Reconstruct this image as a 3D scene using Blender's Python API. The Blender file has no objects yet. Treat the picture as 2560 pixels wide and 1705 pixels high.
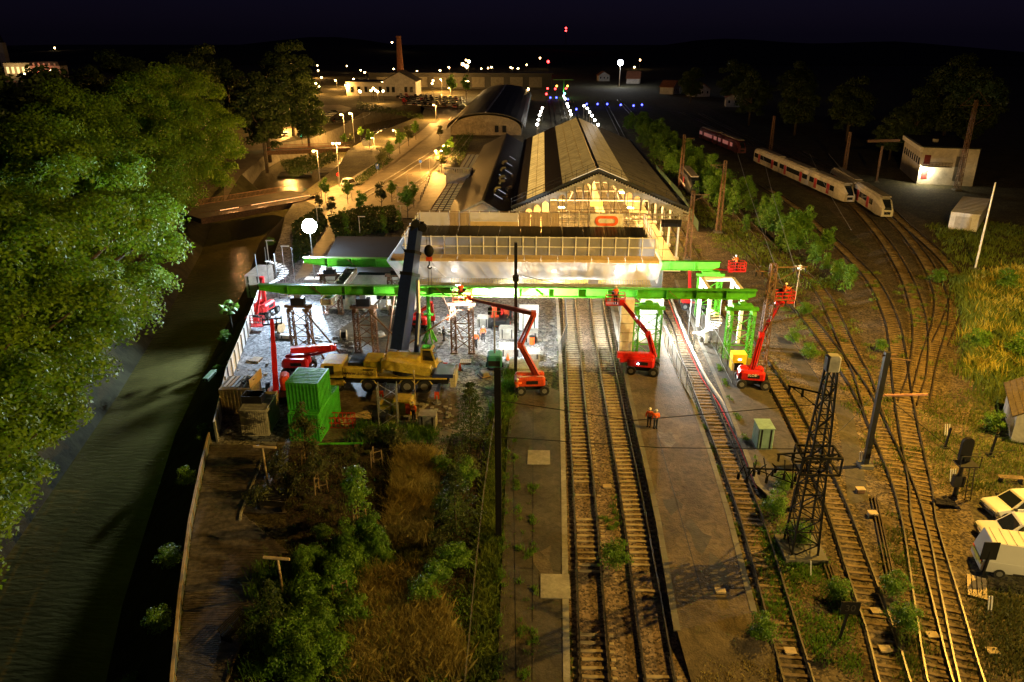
import bpy, bmesh, math, random
import numpy as np
from mathutils import Vector, Matrix
random.seed(7)
rng = np.random.default_rng(7)
S = bpy.context.scene
C = S.collection
R = math.radians
U = random.uniform

# ---------------------------------------------------------------- camera
F, CY, CX, H, YH, VX = 1900., 852.5, 1280., 32., 85., 1358.
PITCH = math.atan((CY - YH) / F)
YAW = math.atan((VX - CX) / math.hypot(F, CY - YH))
cd = bpy.data.cameras.new('camera')
cam = bpy.data.objects.new('camera', cd)
C.objects.link(cam)
cam.location = (0, 0, H)
cam.rotation_euler = (R(90) - PITCH, 0, YAW)
cd.sensor_width = 36
cd.lens = F / 2560 * 36
cd.clip_start, cd.clip_end = .5, 6000
S.camera = cam

# ---------------------------------------------------------------- night sky, faint sun added as fill, exposure
W = bpy.data.worlds.new('World')
S.world = W
W.use_nodes = True
nt = W.node_tree
bg = nt.nodes['Background']
sky = nt.nodes.new('ShaderNodeTexSky')
sky.sky_type = 'NISHITA'
sky.sun_disc = False
sky.sun_elevation = R(35)
sky.sun_rotation = R(200)
tint = nt.nodes.new('ShaderNodeMix')
tint.data_type = 'RGBA'
tint.blend_type = 'MULTIPLY'
tint.inputs[0].default_value = 1
tint.inputs[7].default_value = (.36, .26, .9, 1)
nt.links.new(sky.outputs[0], tint.inputs[6])
nt.links.new(tint.outputs[2], bg.inputs[0])
bg.inputs[1].default_value = .0012
sl = bpy.data.lights.new('night_fill', 'SUN')  # faint bluish sun with no visible source, added only as fill
sl.energy = .012
sl.angle = R(.5)
sl.color = (.75, .85, 1)
so = bpy.data.objects.new('night_fill', sl)
C.objects.link(so)
so.rotation_euler = (R(55), 0, R(-20))
S.view_settings.view_transform = 'Standard'
S.view_settings.look = 'None'
S.view_settings.gamma = 1
S.view_settings.use_curve_mapping = False
S.view_settings.exposure = .45
S.cycles.max_bounces = 5
S.cycles.diffuse_bounces = 3
S.cycles.glossy_bounces = 2
S.cycles.transparent_max_bounces = 12
S.cycles.transmission_bounces = 2
S.cycles.use_light_tree = True
S.cycles.sample_clamp_indirect = 4
S.cycles.caustics_reflective = False
S.cycles.caustics_refractive = False
S.cycles.use_denoising = True

# ---------------------------------------------------------------- where things stand: image pixels cast through the camera onto a level or upright plane
def ray(px, py):
    u = (px - CX) / F
    v = -(py - CY) / F
    d = (u, math.cos(PITCH) + v * math.sin(PITCH), -math.sin(PITCH) + v * math.cos(PITCH))
    c, s = math.cos(YAW), math.sin(YAW)
    return d[0] * c - d[1] * s, d[0] * s + d[1] * c, d[2]
def G(px, py, z=0.):
    d = ray(px, py)
    t = (H - z) / -d[2]
    return Vector((d[0] * t, d[1] * t, z))
def GY(px, py, Y):
    d = ray(px, py)
    t = Y / d[1]
    return Vector((d[0] * t, Y, H + d[2] * t))

# ---------------------------------------------------------------- mesh building
class MB:
    def __init__(s):
        s.v, s.f, s.T = [], [], None
    def add(s, vs, fs):
        n = len(s.v)
        s.v += [tuple(s.T @ Vector(p)) for p in vs] if s.T is not None else [tuple(p) for p in vs]
        s.f += [tuple(i + n for i in f) for f in fs]
        return s
    def box(s, x0, x1, y0, y1, z0, z1):
        return s.add([(x0, y0, z0), (x1, y0, z0), (x1, y1, z0), (x0, y1, z0), (x0, y0, z1), (x1, y0, z1), (x1, y1, z1), (x0, y1, z1)],
                     [(3, 2, 1, 0), (4, 5, 6, 7), (0, 1, 5, 4), (1, 2, 6, 5), (2, 3, 7, 6), (3, 0, 4, 7)])
    def bev(s, x0, x1, y0, y1, z0, z1, b=.1):      # box with chamfered upright edges and top
        p = [(x0 + b, y0), (x1 - b, y0), (x1, y0 + b), (x1, y1 - b), (x1 - b, y1), (x0 + b, y1), (x0, y1 - b), (x0, y0 + b)]
        cx, cy = (x0 + x1) / 2, (y0 + y1) / 2
        q = [(cx + (x - cx) * (1 - 2 * b / max(.01, x1 - x0)), cy + (y - cy) * (1 - 2 * b / max(.01, y1 - y0))) for x, y in p]
        vs = [(x, y, z0) for x, y in p] + [(x, y, z1 - b) for x, y in p] + [(x, y, z1) for x, y in q]
        fs = [tuple(range(7, -1, -1)), tuple(range(16, 24))]
        for k in range(8):
            j = (k + 1) % 8
            fs += [(k, j, 8 + j, 8 + k), (8 + k, 8 + j, 16 + j, 16 + k)]
        return s.add(vs, fs)
    def bar(s, p, q, w, h=None):
        p, q = Vector(p), Vector(q)
        d = (q - p)
        if d.length < 1e-6:
            return s
        d.normalize()
        up = Vector((0, 0, 1)) if abs(d.z) < .95 else Vector((0, 1, 0))
        a = d.cross(up).normalized() * (w / 2)
        b = a.cross(d).normalized() * ((h or w) / 2)
        return s.add([p - a - b, p + a - b, p + a + b, p - a + b, q - a - b, q + a - b, q + a + b, q - a + b],
                     [(3, 2, 1, 0), (4, 5, 6, 7), (0, 1, 5, 4), (1, 2, 6, 5), (2, 3, 7, 6), (3, 0, 4, 7)])
    def tube(s, p, q, r, r2=None, n=6):
        p, q = Vector(p), Vector(q)
        d = (q - p)
        if d.length < 1e-6:
            return s
        d.normalize()
        up = Vector((0, 0, 1)) if abs(d.z) < .95 else Vector((0, 1, 0))
        a = d.cross(up).normalized()
        b = a.cross(d)
        r2 = r if r2 is None else r2
        vs = []
        for c, rr in ((p, r), (q, r2)):
            for k in range(n):
                t = 2 * math.pi * k / n
                vs.append(c + a * (math.cos(t) * rr) + b * (math.sin(t) * rr))
        fs = [tuple(range(n)), tuple(range(2 * n - 1, n - 1, -1))]
        fs += [(k, k + n, (k + 1) % n + n, (k + 1) % n) for k in range(n)]
        return s.add(vs, fs)
    def path(s, pts, r, n=4):
        for a, b in zip(pts, pts[1:]):
            s.tube(a, b, r, n=n)
        return s
    def prism(s, poly, z0, z1):
        n = len(poly)
        return s.add([(x, y, z0) for x, y in poly] + [(x, y, z1) for x, y in poly],
                     [tuple(range(n - 1, -1, -1)), tuple(range(n, 2 * n))] + [(k, (k + 1) % n, (k + 1) % n + n, k + n) for k in range(n)])
    def ext(s, poly, y0, y1):                      # profile in x,z pulled along y
        n = len(poly)
        return s.add([(x, y0, z) for x, z in poly] + [(x, y1, z) for x, z in poly],
                     [tuple(range(n)), tuple(range(2 * n - 1, n - 1, -1))] + [(k, k + n, (k + 1) % n + n, (k + 1) % n) for k in range(n)])
    def quad(s, *p):
        return s.add(p, [tuple(range(len(p)))])
    def ball(s, c, r, nu=8, nv=6, sc=(1, 1, 1)):
        vs, fs = [], []
        for i in range(nv + 1):
            t = math.pi * i / nv
            for k in range(nu):
                a = 2 * math.pi * k / nu
                vs.append((c[0] + r * sc[0] * math.sin(t) * math.cos(a), c[1] + r * sc[1] * math.sin(t) * math.sin(a), c[2] + r * sc[2] * math.cos(t)))
        for i in range(nv):
            for k in range(nu):
                fs.append((i * nu + k, (i + 1) * nu + k, (i + 1) * nu + (k + 1) % nu, i * nu + (k + 1) % nu))
        return s.add(vs, fs)
    def lattice(s, p, q, w, n, r=.05, rd=.03, w2=None, arms=True):   # four-legged braced mast or truss from p to q
        p, q = Vector(p), Vector(q)
        d = (q - p).normalized()
        up = Vector((0, 0, 1)) if abs(d.z) < .9 else Vector((0, 1, 0))
        a = d.cross(up).normalized()
        b = a.cross(d)
        w2 = w if w2 is None else w2
        def cor(t):
            c = p.lerp(q, t)
            h = (w + (w2 - w) * t) / 2
            return [c + a * h * i + b * h * j for i, j in ((-1, -1), (1, -1), (1, 1), (-1, 1))]
        e0, e1 = cor(0), cor(1)
        for k in range(4):
            s.bar(e0[k], e1[k], r * 1.9)
        for i in range(n):
            c0, c1 = cor(i / n), cor((i + 1) / n)
            for k in range(4):
                j = (k + 1) % 4
                s.bar(c0[k], c1[j], rd * 2) if (i + k) % 2 else s.bar(c0[j], c1[k], rd * 2)
                s.bar(c1[k], c1[j], rd * 2)
        return s
    def data(s, name, m, smooth=False):
        me = bpy.data.meshes.new(name)
        me.from_pydata(s.v, [], s.f)
        me.materials.append(m)
        if smooth:
            me.polygons.foreach_set('use_smooth', [True] * len(me.polygons))
        return me
    def build(s, name, m, parent=None, smooth=False, kind=None):
        return obj(name, s.data(name, m, smooth), parent, kind)

def obj(name, data, parent=None, kind=None, loc=None, rz=0):
    o = bpy.data.objects.new(name, data)
    C.objects.link(o)
    if parent is not None:
        o.parent = parent
    if kind:
        o['kind'] = kind
    if loc is not None:
        o.location = loc
    if rz:
        o.rotation_euler = (0, 0, rz)
    return o
def tag(o, label, cat, group=None):
    o['label'] = label
    o['category'] = cat
    if group:
        o['group'] = group
    return o
def thing(name, label, cat, loc=(0, 0, 0), rz=0, group=None):
    o = bpy.data.objects.new(name, None)
    C.objects.link(o)
    o.location = loc
    o.rotation_euler = (0, 0, rz)
    o.empty_display_size = .2
    return tag(o, label, cat, group)
def dup(root, loc, rz=0, label=None, sc=None):
    r = root.copy()
    C.objects.link(r)
    r.location = loc
    r.rotation_euler = (0, 0, rz)
    if sc:
        r.scale = sc if isinstance(sc, tuple) else (sc, sc, sc)
    if label:
        r['label'] = label
    for ch in KIDS(root):
        c = ch.copy()
        C.objects.link(c)
        c.parent = r
        for g in KIDS(ch):
            d = g.copy()
            C.objects.link(d)
            d.parent = c
    return r
def KIDS(o):
    return [c for c in o.children]
def struct(mb, name, m):
    return mb.build(name, m, kind='structure')
def sheet(name, pts, z, m, kind='structure'):
    return MB().quad(*[(p[0], p[1], z) for p in pts]).build(name, m, kind=kind)
def lamp(parent, loc, power, col, kind='POINT', r=.15, aim=None, cone=100, name='lamp_light'):
    l = bpy.data.lights.new(name, kind)
    l.energy = power
    l.color = col
    l.shadow_soft_size = r
    o = bpy.data.objects.new(name, l)
    C.objects.link(o)
    o.parent = parent
    o.location = loc
    if kind == 'SPOT':
        l.spot_size = R(cone)
        l.spot_blend = .5
        o.rotation_euler = Vector(aim).to_track_quat('-Z', 'Y').to_euler()
    return o
def words(parent, s, loc, size, m, rot, name='lettering'):
    cu = bpy.data.curves.new(name, 'FONT')
    cu.body = s
    cu.size = size
    cu.extrude = .005
    cu.align_x = 'CENTER'
    cu.align_y = 'CENTER'
    cu.materials.append(m)
    tmp = bpy.data.objects.new(name, cu)
    C.objects.link(tmp)
    me = bpy.data.meshes.new_from_object(tmp.evaluated_get(bpy.context.evaluated_depsgraph_get()))
    bpy.data.objects.remove(tmp)
    o = obj(name, me, parent, loc=loc)
    o.rotation_euler = rot
    return o

# ---------------------------------------------------------------- materials
def mat(name, c, rough=.7, metal=0., var=.25, scale=1.5, bump=0., c2=None, fine=0., spec=.4, bscale=None, mott=None):
    m = bpy.data.materials.new(name)
    m.use_nodes = True
    t = m.node_tree
    b = t.nodes['Principled BSDF']
    b.inputs['Roughness'].default_value = rough
    b.inputs['Metallic'].default_value = metal
    b.inputs['Specular IOR Level'].default_value = spec
    if var == 0 and not c2:
        b.inputs['Base Color'].default_value = (*c, 1)
        return m
    g = t.nodes.new('ShaderNodeNewGeometry')
    n = t.nodes.new('ShaderNodeTexNoise')
    n.inputs['Scale'].default_value = scale
    n.inputs['Detail'].default_value = 6
    n.inputs['Roughness'].default_value = .65
    t.links.new(g.outputs['Position'], n.inputs['Vector'])
    r = t.nodes.new('ShaderNodeValToRGB')
    r.color_ramp.elements[0].position = .34
    r.color_ramp.elements[1].position = .66
    a = c2 if c2 else tuple(x * (1 + var) for x in c)
    lo = c if c2 else tuple(x * (1 - var) for x in c)
    r.color_ramp.elements[0].color = (*lo, 1)
    r.color_ramp.elements[1].color = (*a, 1)
    t.links.new(n.outputs['Fac'], r.inputs[0])
    out = r.outputs[0]
    if mott:                                       # patches, stains and repairs at a second size
        n3 = t.nodes.new('ShaderNodeTexNoise')
        n3.inputs['Scale'].default_value = mott[0]
        n3.inputs['Detail'].default_value = 8
        n3.inputs['Roughness'].default_value = .75
        n3.inputs['Distortion'].default_value = 1.2
        t.links.new(g.outputs['Position'], n3.inputs['Vector'])
        m3 = t.nodes.new('ShaderNodeMapRange')
        m3.inputs[1].default_value, m3.inputs[2].default_value = .3, .7
        m3.inputs[3].default_value, m3.inputs[4].default_value = 1 - mott[1], 1 + mott[1]
        t.links.new(n3.outputs['Fac'], m3.inputs[0])
        x3 = t.nodes.new('ShaderNodeVectorMath')
        x3.operation = 'SCALE'
        t.links.new(out, x3.inputs[0])
        t.links.new(m3.outputs[0], x3.inputs['Scale'])
        out = x3.outputs[0]
    if fine:                                       # fine grain: stones, chippings, soil
        v = t.nodes.new('ShaderNodeTexVoronoi')
        v.inputs['Scale'].default_value = fine
        t.links.new(g.outputs['Position'], v.inputs['Vector'])
        hs = t.nodes.new('ShaderNodeSeparateColor')
        t.links.new(v.outputs['Color'], hs.inputs[0])
        mr = t.nodes.new('ShaderNodeMapRange')
        mr.inputs[3].default_value = .2
        mr.inputs[4].default_value = 1.9
        t.links.new(hs.outputs[0], mr.inputs[0])
        mx = t.nodes.new('ShaderNodeVectorMath')
        mx.operation = 'SCALE'
        t.links.new(out, mx.inputs[0])
        t.links.new(mr.outputs[0], mx.inputs['Scale'])
        out = mx.outputs[0]
        if bump:
            bp = t.nodes.new('ShaderNodeBump')
            bp.inputs['Strength'].default_value = bump
            bp.inputs['Distance'].default_value = .05
            t.links.new(hs.outputs[1], bp.inputs['Height'])
            t.links.new(bp.outputs[0], b.inputs['Normal'])
    elif bump:
        n2 = t.nodes.new('ShaderNodeTexNoise')
        n2.inputs['Scale'].default_value = bscale or scale * 4
        n2.inputs['Detail'].default_value = 4
        t.links.new(g.outputs['Position'], n2.inputs['Vector'])
        bp = t.nodes.new('ShaderNodeBump')
        bp.inputs['Strength'].default_value = bump
        bp.inputs['Distance'].default_value = .1
        t.links.new(n2.outputs['Fac'], bp.inputs['Height'])
        t.links.new(bp.outputs[0], b.inputs['Normal'])
    t.links.new(out, b.inputs['Base Color'])
    return m
def glow(name, c, k):
    m = bpy.data.materials.new(name)
    m.use_nodes = True
    b = m.node_tree.nodes['Principled BSDF']
    b.inputs['Base Color'].default_value = (*[min(.8, x) for x in c], 1)
    b.inputs['Emission Color'].default_value = (*c, 1)
    b.inputs['Emission Strength'].default_value = k
    return m
def leafmat(name, c, c2, rough=.45, scale=.5, trans=.25):
    m = mat(name, c, rough, c2=c2, scale=scale, spec=.5)
    t = m.node_tree
    b = t.nodes['Principled BSDF']
    b.inputs['Specular IOR Level'].default_value = .28
    o = t.nodes['Material Output']
    if trans:
        tr = t.nodes.new('ShaderNodeBsdfTranslucent')
        tr.inputs[0].default_value = (*[x * 1.3 for x in c2], 1)
        mx = t.nodes.new('ShaderNodeMixShader')
        mx.inputs[0].default_value = trans
        t.links.new(b.outputs[0], mx.inputs[1])
        t.links.new(tr.outputs[0], mx.inputs[2])
        t.links.new(mx.outputs[0], o.inputs[0])
    return m
def veil(name, c, a, rough=.6):                    # netting, sheeting and glass that lets part of the view through
    m = mat(name, c, rough, var=.15, scale=.8)
    t = m.node_tree
    b = t.nodes['Principled BSDF']
    b.inputs['Alpha'].default_value = a
    tr = t.nodes.new('ShaderNodeBsdfTranslucent')
    tr.inputs[0].default_value = (*c, 1)
    tp = t.nodes.new('ShaderNodeBsdfTransparent')
    m1, m2 = t.nodes.new('ShaderNodeMixShader'), t.nodes.new('ShaderNodeMixShader')
    m1.inputs[0].default_value = a
    m2.inputs[0].default_value = .4
    t.links.new(tp.outputs[0], m1.inputs[1])
    t.links.new(tr.outputs[0], m1.inputs[2])
    t.links.new(b.outputs[0], m2.inputs[1])
    t.links.new(m1.outputs[0], m2.inputs[2])
    t.links.new(m2.outputs[0], t.nodes['Material Output'].inputs[0])
    return m

M = {}
M['ground'] = mat('rough_ground', (.035, .028, .016), .9, c2=(.07, .066, .03), scale=.22, fine=6, bump=.5, mott=(.9, .7))
M['ballast'] = mat('ballast', (.12, .085, .062), .85, c2=(.18, .135, .10), scale=.5, fine=8, bump=1., mott=(.8, .35))
M['ballast_old'] = mat('old_ballast', (.055, .042, .028), .9, c2=(.10, .078, .05), scale=.35, fine=7, bump=1., mott=(.7, .6))
M['asphalt'] = mat('asphalt', (.036, .032, .027), .72, c2=(.07, .062, .05), scale=.35, bump=.25, bscale=8, mott=(1.3, .6))
M['platform'] = mat('platform_asphalt', (.048, .036, .025), .78, c2=(.105, .08, .052), scale=.3, bump=.5, bscale=9, mott=(1.1, .65))
M['road'] = mat('road_paving', (.12, .10, .075), .6, c2=(.20, .17, .13), scale=.12, bump=.15, bscale=5, mott=(.5, .4))
M['paving'] = mat('pale_paving', (.2, .17, .13), .65, c2=(.28, .24, .19), scale=.2, bump=.15, bscale=5, mott=(.6, .35))
M['yard'] = mat('crushed_stone', (.10, .10, .105), .8, c2=(.20, .20, .205), scale=.35, fine=5, bump=1., mott=(.5, .6))
M['mud'] = mat('mud', (.06, .045, .03), .7, c2=(.11, .09, .06), scale=.4, bump=.8, bscale=3, mott=(.8, .7))
M['soil'] = mat('planting_soil', (.022, .016, .011), .9, c2=(.05, .036, .024), scale=.8, fine=7, bump=.6)
M['concrete'] = mat('concrete', (.28, .27, .25), .75, scale=.9, bump=.15, mott=(1.2, .35))
M['concrete_dark'] = mat('stained_concrete', (.12, .115, .10), .8, scale=.7, bump=.2)
M['white'] = mat('white_paint', (.72, .71, .68), .5, var=.08, mott=(1.5, .2))
M['wall'] = mat('pale_render', (.5, .47, .42), .8, var=.12, scale=.4, mott=(.8, .3))
M['cream'] = mat('cream_plaster', (.6, .5, .36), .8, var=.15, scale=.5)
M['slate'] = mat('slate_roof', (.011, .012, .014), .5, var=.35, scale=.6, bump=.3, mott=(1.5, .4))
M['roofgrey'] = mat('grey_sheet_roof', (.24, .22, .19), .6, var=.15, scale=.4, mott=(.6, .45))
M['felt'] = mat('roof_felt', (.008, .013, .018), .85, var=.3, scale=.5)
M['steel'] = mat('galvanised_steel', (.35, .36, .37), .4, .7, var=.15)
M['rail'] = mat('worn_rail', (.12, .112, .105), .42, .9, var=.3, scale=3)
M['railrust'] = mat('rusty_rail', (.06, .045, .035), .6, .5, var=.3, scale=3)
M['rust'] = mat('brown_rusted_steel', (.15, .085, .05), .7, .3, var=.4, scale=3, mott=(2.5, .4))
M['dark'] = mat('dark_steel', (.02, .02, .022), .5, .5, var=.2)
M['black'] = mat('black_paint', (.008, .008, .009), .6, var=.2, spec=.15)
M['sleeper'] = mat('concrete_sleeper', (.34, .28, .19), .85, var=.25, scale=1.5)
M['timber'] = mat('timber_sleeper', (.16, .115, .065), .9, var=.45, scale=1.2)
M['wood'] = mat('weathered_boards', (.11, .095, .09), .38, var=.5, scale=2.5, spec=.7, mott=(4., .5))
M['pale_wood'] = mat('pale_timber', (.40, .31, .19), .7, var=.25, scale=2)
M['green'] = mat('green_steel', (.07, .36, .02), .4, .0, var=.12, scale=.6, mott=(2.2, .35))
M['greenbox'] = mat('green_container_paint', (.045, .30, .025), .45, var=.15, scale=.7, mott=(1.6, .4))
M['red'] = mat('red_paint', (.50, .014, .012), .35, var=.12, mott=(2.4, .35))
M['orange'] = mat('orange_red_paint', (.50, .06, .02), .35, var=.12, mott=(2.4, .35))
M['yellow'] = mat('crane_yellow', (.44, .33, .05), .45, var=.12, mott=(2., .4))
M['navy'] = mat('navy_boom_paint', (.016, .028, .11), .32, var=.1, mott=(1.2, .3))
M['hivis'] = mat('hi_vis_orange', (.85, .13, .02), .8, var=.1)
M['trousers'] = mat('dark_work_trousers', (.02, .022, .035), .8, var=.1)
M['skin'] = mat('skin', (.45, .27, .19), .6, var=.05)
M['rubber'] = mat('tyre_rubber', (.014, .014, .014), .8, var=.2)
M['glass'] = mat('dark_glass', (.012, .016, .02), .08, var=0, spec=.7)
M['hub'] = mat('wheel_rim', (.28, .28, .28), .4, .6, var=.1)
M['beige'] = mat('beige_container_paint', (.36, .32, .22), .6, var=.2, scale=.8, mott=(2., .4))
M['teal'] = mat('teal_paint', (.03, .20, .19), .45, var=.1)
M['blue'] = mat('blue_plastic', (.02, .07, .4), .5, var=.1)
M['bark'] = mat('bark', (.07, .055, .04), .9, var=.4, scale=3, bump=.4)
M['net'] = veil('white_scaffold_netting', (.8, .79, .78), .36)
M['sheeting'] = veil('pale_scaffold_sheeting', (.66, .66, .68), .86)
M['tarp'] = mat('beige_tarpaulin', (.38, .29, .22), .7, var=.12, scale=1.5, bump=.4)
M['ply'] = mat('pale_board', (.55, .42, .25), .7, var=.12)
M['brick'] = mat('dull_brick', (.26, .10, .05), .8, var=.3, scale=1)
M['glaze'] = mat('roof_glazing_bar', (.03, .028, .02), .5, var=.2)
M['carwhite'] = mat('white_car_paint', (.58, .58, .58), .25, var=.02)
M['plastic'] = mat('black_plastic', (.02, .02, .02), .6, var=.1)
M['leafA'] = leafmat('plane_leaves', (.042, .12, .004), (.135, .225, .008), .6, .35)
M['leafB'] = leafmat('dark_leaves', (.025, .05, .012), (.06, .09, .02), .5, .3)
M['leafC'] = leafmat('young_leaves', (.05, .14, .012), (.13, .24, .025), .45, .7)
M['leafD'] = leafmat('olive_leaves', (.04, .055, .018), (.10, .11, .035), .5, .8)
M['straw'] = leafmat('straw_grass', (.19, .155, .04), (.33, .27, .09), .7, .5, .15)
M['grass'] = leafmat('wild_grass', (.06, .11, .012), (.17, .22, .03), .7, .6, .15)
M['flower'] = leafmat('yellow_flowers', (.3, .25, .03), (.45, .4, .08), .7, 1, .1)
M['lamp_warm'] = glow('sodium_lens', (1, .62, .22), 30)
M['lamp_white'] = glow('white_lens', (1, .93, .82), 30)
M['flood'] = glow('flood_lens', (.86, .93, 1), 60)
M['sigred'] = glow('red_lens', (1, .03, .03), 12)
M['siggreen'] = glow('green_lens', (.1, 1, .5), 9)
M['sigblue'] = glow('blue_lens', (.05, .06, 1), 12)
M['sigamber'] = glow('amber_lens', (1, .5, .05), 9)
# ================================================================ SETTING: ground, river, yards, platforms
RB = [Vector((-6, -15, 0)), Vector((-12.5, 8, 0)), Vector((-16, 20, 0))] + [G(*p) for p in ((440, 1705), (480, 1330), (527, 1110), (560, 960), (600, 860), (650, 735), (690, 640), (712, 540))]
RB2 = [G(*p) for p in ((745, 490), (800, 450), (850, 410), (872, 372), (960, 325), (1055, 288), (1062, 268))]
LB = [Vector(p) for p in ((-48, -15, 0), (-47, 20, 0), (-44.5, 36, 0), (-44.5, 43, 0), (-47.5, 57, 0), (-51, 73, 0), (-57, 97, 0), (-66, 130, 0), (-73, 152, 0))] + [G(*p) for p in ((600, 432), (640, 385), (690, 360), (780, 345), (850, 318), (905, 282), (1050, 258))]
ring = [Vector((900, -15, 0)), Vector((900, 2600, 0)), Vector((-1600, 2600, 0)), Vector((-1600, -15, 0))]
sheet('ground', ring + LB + (RB + RB2)[::-1], 0, M['ground'])
water = mat('river_water', (.095, .085, .026), .2, var=.25, scale=.15, bump=.9, bscale=1.6, spec=.6)
wn = water.node_tree
for nd in wn.nodes:                                # ripples stretched across the flow
    if nd.type == 'TEX_NOISE' and abs(nd.inputs['Scale'].default_value - 1.6) < 1e-4:
        mp = wn.nodes.new('ShaderNodeMapping')
        mp.inputs['Scale'].default_value = (.55, 1.6, 1)
        mp.inputs['Rotation'].default_value = (0, 0, .25)
        wn.links.new(nd.inputs['Vector'].links[0].from_socket, mp.inputs[0])
        wn.links.new(mp.outputs[0], nd.inputs['Vector'])
sheet('river_water', [(-140, -15), (20, -15), (20, 60), (-20, 120), (-30, 700), (-330, 700), (-140, 150)], -5, water)
M['bank'] = mat('river_bank_earth', (.02, .02, .012), .9, c2=(.045, .045, .022), scale=.5, bump=.8, bscale=2, spec=.08)
M['quay'] = mat('stone_quay_wall', (.16, .15, .13), .85, var=.3, scale=.8, bump=.3)
def bank(pts, out, name, m):
    mb = MB()
    low = []
    for i, p in enumerate(pts):
        a, b = pts[max(0, i - 1)], pts[min(len(pts) - 1, i + 1)]
        d = (b - a).normalized()
        low.append(Vector((p.x + d.y * out, p.y - d.x * out, -5.3)))
    for i in range(len(pts) - 1):
        mb.quad(pts[i], pts[i + 1], low[i + 1], low[i])
    struct(mb, name, m)
bank(LB[:10], 5, 'river_bank', M['bank'])
bank(RB, -5.6, 'river_bank', M['bank'])
bank(LB[9:], 1, 'canal_quay', M['quay'])
bank(RB2, -2, 'canal_quay', M['bank'])
def area(name, px, z, m):
    return sheet(name, [G(*p, z) for p in px], z, m)
# forecourt roads and pavements
area('road', [(778, 505), (800, 480), (860, 455), (1065, 330), (1100, 300), (1080, 275), (1010, 252), (930, 244), (940, 235), (1040, 246), (1130, 262), (1165, 278), (1150, 300), (1000, 560), (905, 560), (830, 605), (770, 690), (735, 700), (790, 600), (815, 545)], .012, M['road'])
area('pavement', [(1100, 410), (1190, 410), (1145, 470), (1060, 545), (985, 545)], .10, M['paving'])
area('pavement', [(1050, 330), (1075, 308), (1112, 308), (985, 405), (880, 475), (850, 475)], .10, M['paving'])
area('pavement', [(760, 500), (880, 445), (935, 420), (960, 425), (800, 520)], .08, M['paving'])
kerb = MB()
for a, b in (((1100, 365), (890, 495)), ((1112, 368), (905, 500)), ((1140, 375), (990, 495)), ((1150, 385), (1010, 500)), ((1180, 335), (1130, 400)), ((1165, 330), (1115, 395))):
    kerb.bar(G(*a, .06), G(*b, .06), .3, .16)
struct(kerb, 'kerb', M['concrete'])
mk = MB()
for a, b in (((1035, 470), (1105, 420)), ((985, 500), (1030, 470)), ((1130, 330), (1155, 312))):
    A, B = G(*a), G(*b)
    n = int((B - A).length / 3)
    for k in range(n):
        p, q = A.lerp(B, k / n), A.lerp(B, (k + .5) / n)
        mk.bar(p + Vector((0, 0, .03)), q + Vector((0, 0, .03)), .14, .01)
for k in range(7):
    mk.bar(G(1122 + 8 * k, 300 + 1.2 * k, .03), G(1128 + 8 * k, 292 + 1.2 * k, .03), .5, .01)
struct(mk, 'road_marking', M['white'])
area('road', [(560, 505), (600, 440), (700, 355), (790, 318), (850, 292), (880, 270), (850, 262), (760, 262), (745, 275), (775, 290), (770, 305), (720, 318), (640, 335), (560, 400)], .012, M['road'])
mk = MB()
for k in range(24):                                # the curved edge line of the road on the far bank
    a, b = math.pi * (-.55 + k / 24 * .95), math.pi * (-.55 + (k + 1) / 24 * .95)
    c = G(815, 290)
    mk.bar(c + Vector((math.cos(a) * 17, math.sin(a) * 36, .03)), c + Vector((math.cos(b) * 17, math.sin(b) * 36, .03)), .3, .01)
struct(mk, 'road_marking', M['white'])
# building yard and garden
area('gravel_yard', [(712, 560), (650, 736), (560, 960), (524, 1112), (700, 1112), (900, 1060), (1180, 1090), (1240, 1050), (1290, 930), (1395, 930), (1394, 740), (1360, 660), (1000, 640)], .01, M['yard'])
area('mud', [(690, 1110), (800, 960), (980, 915), (1120, 955), (1190, 1010), (1150, 1060), (1000, 1085)], .022, M['mud'])
area('mud', [(760, 880), (900, 790), (1060, 790), (1120, 850), (1000, 900)], .022, M['mud'])
area('planting_bed', [(690, 1117), (1175, 1092), (1236, 1060), (1164, 1705), (567, 1705), (634, 1530), (672, 1397), (722, 1385), (715, 1285), (602, 1285), (655, 1150)], .014, M['soil'])
area('gravel_path', [(1075, 1075), (1130, 1075), (1110, 1150), (1085, 1170)], .03, M['paving'])
# railway ballast
def band(name, L, Rr, z, m):
    return area(name, L + Rr[::-1], z, m)
band('ballast_bed', [(1418, 1705), (1410, 1250), (1404, 980), (1394, 750), (1370, 640)], [(1760, 1705), (1693, 1577), (1646, 1303), (1575, 985), (1527, 756), (1500, 640)], .012, M['ballast'])
band('ballast_bed', [(1885, 1530), (1822, 1287), (1729, 1000), (1650, 780), (1610, 640)], [(1990, 1480), (1925, 1300), (1850, 1090), (1750, 850), (1665, 640)], .012, M['ballast_old'])
area('ballast_bed', [(1700, 1600), (1890, 1530), (1990, 1480), (1960, 1250), (2010, 1150), (1925, 985), (1860, 840), (1720, 590), (1640, 430), (1500, 250), (1560, 250), (1850, 480), (2000, 560), (2200, 640), (2400, 700), (2440, 850), (2420, 1250), (2560, 1705), (2560, 1760), (1700, 1760)], .006, M['ballast_old'])
area('ballast_bed', [(1720, 240), (2000, 390), (2330, 560), (2380, 700), (2250, 700), (2050, 500), (1800, 350), (1620, 250)], .008, M['ballast_old'])
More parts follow.
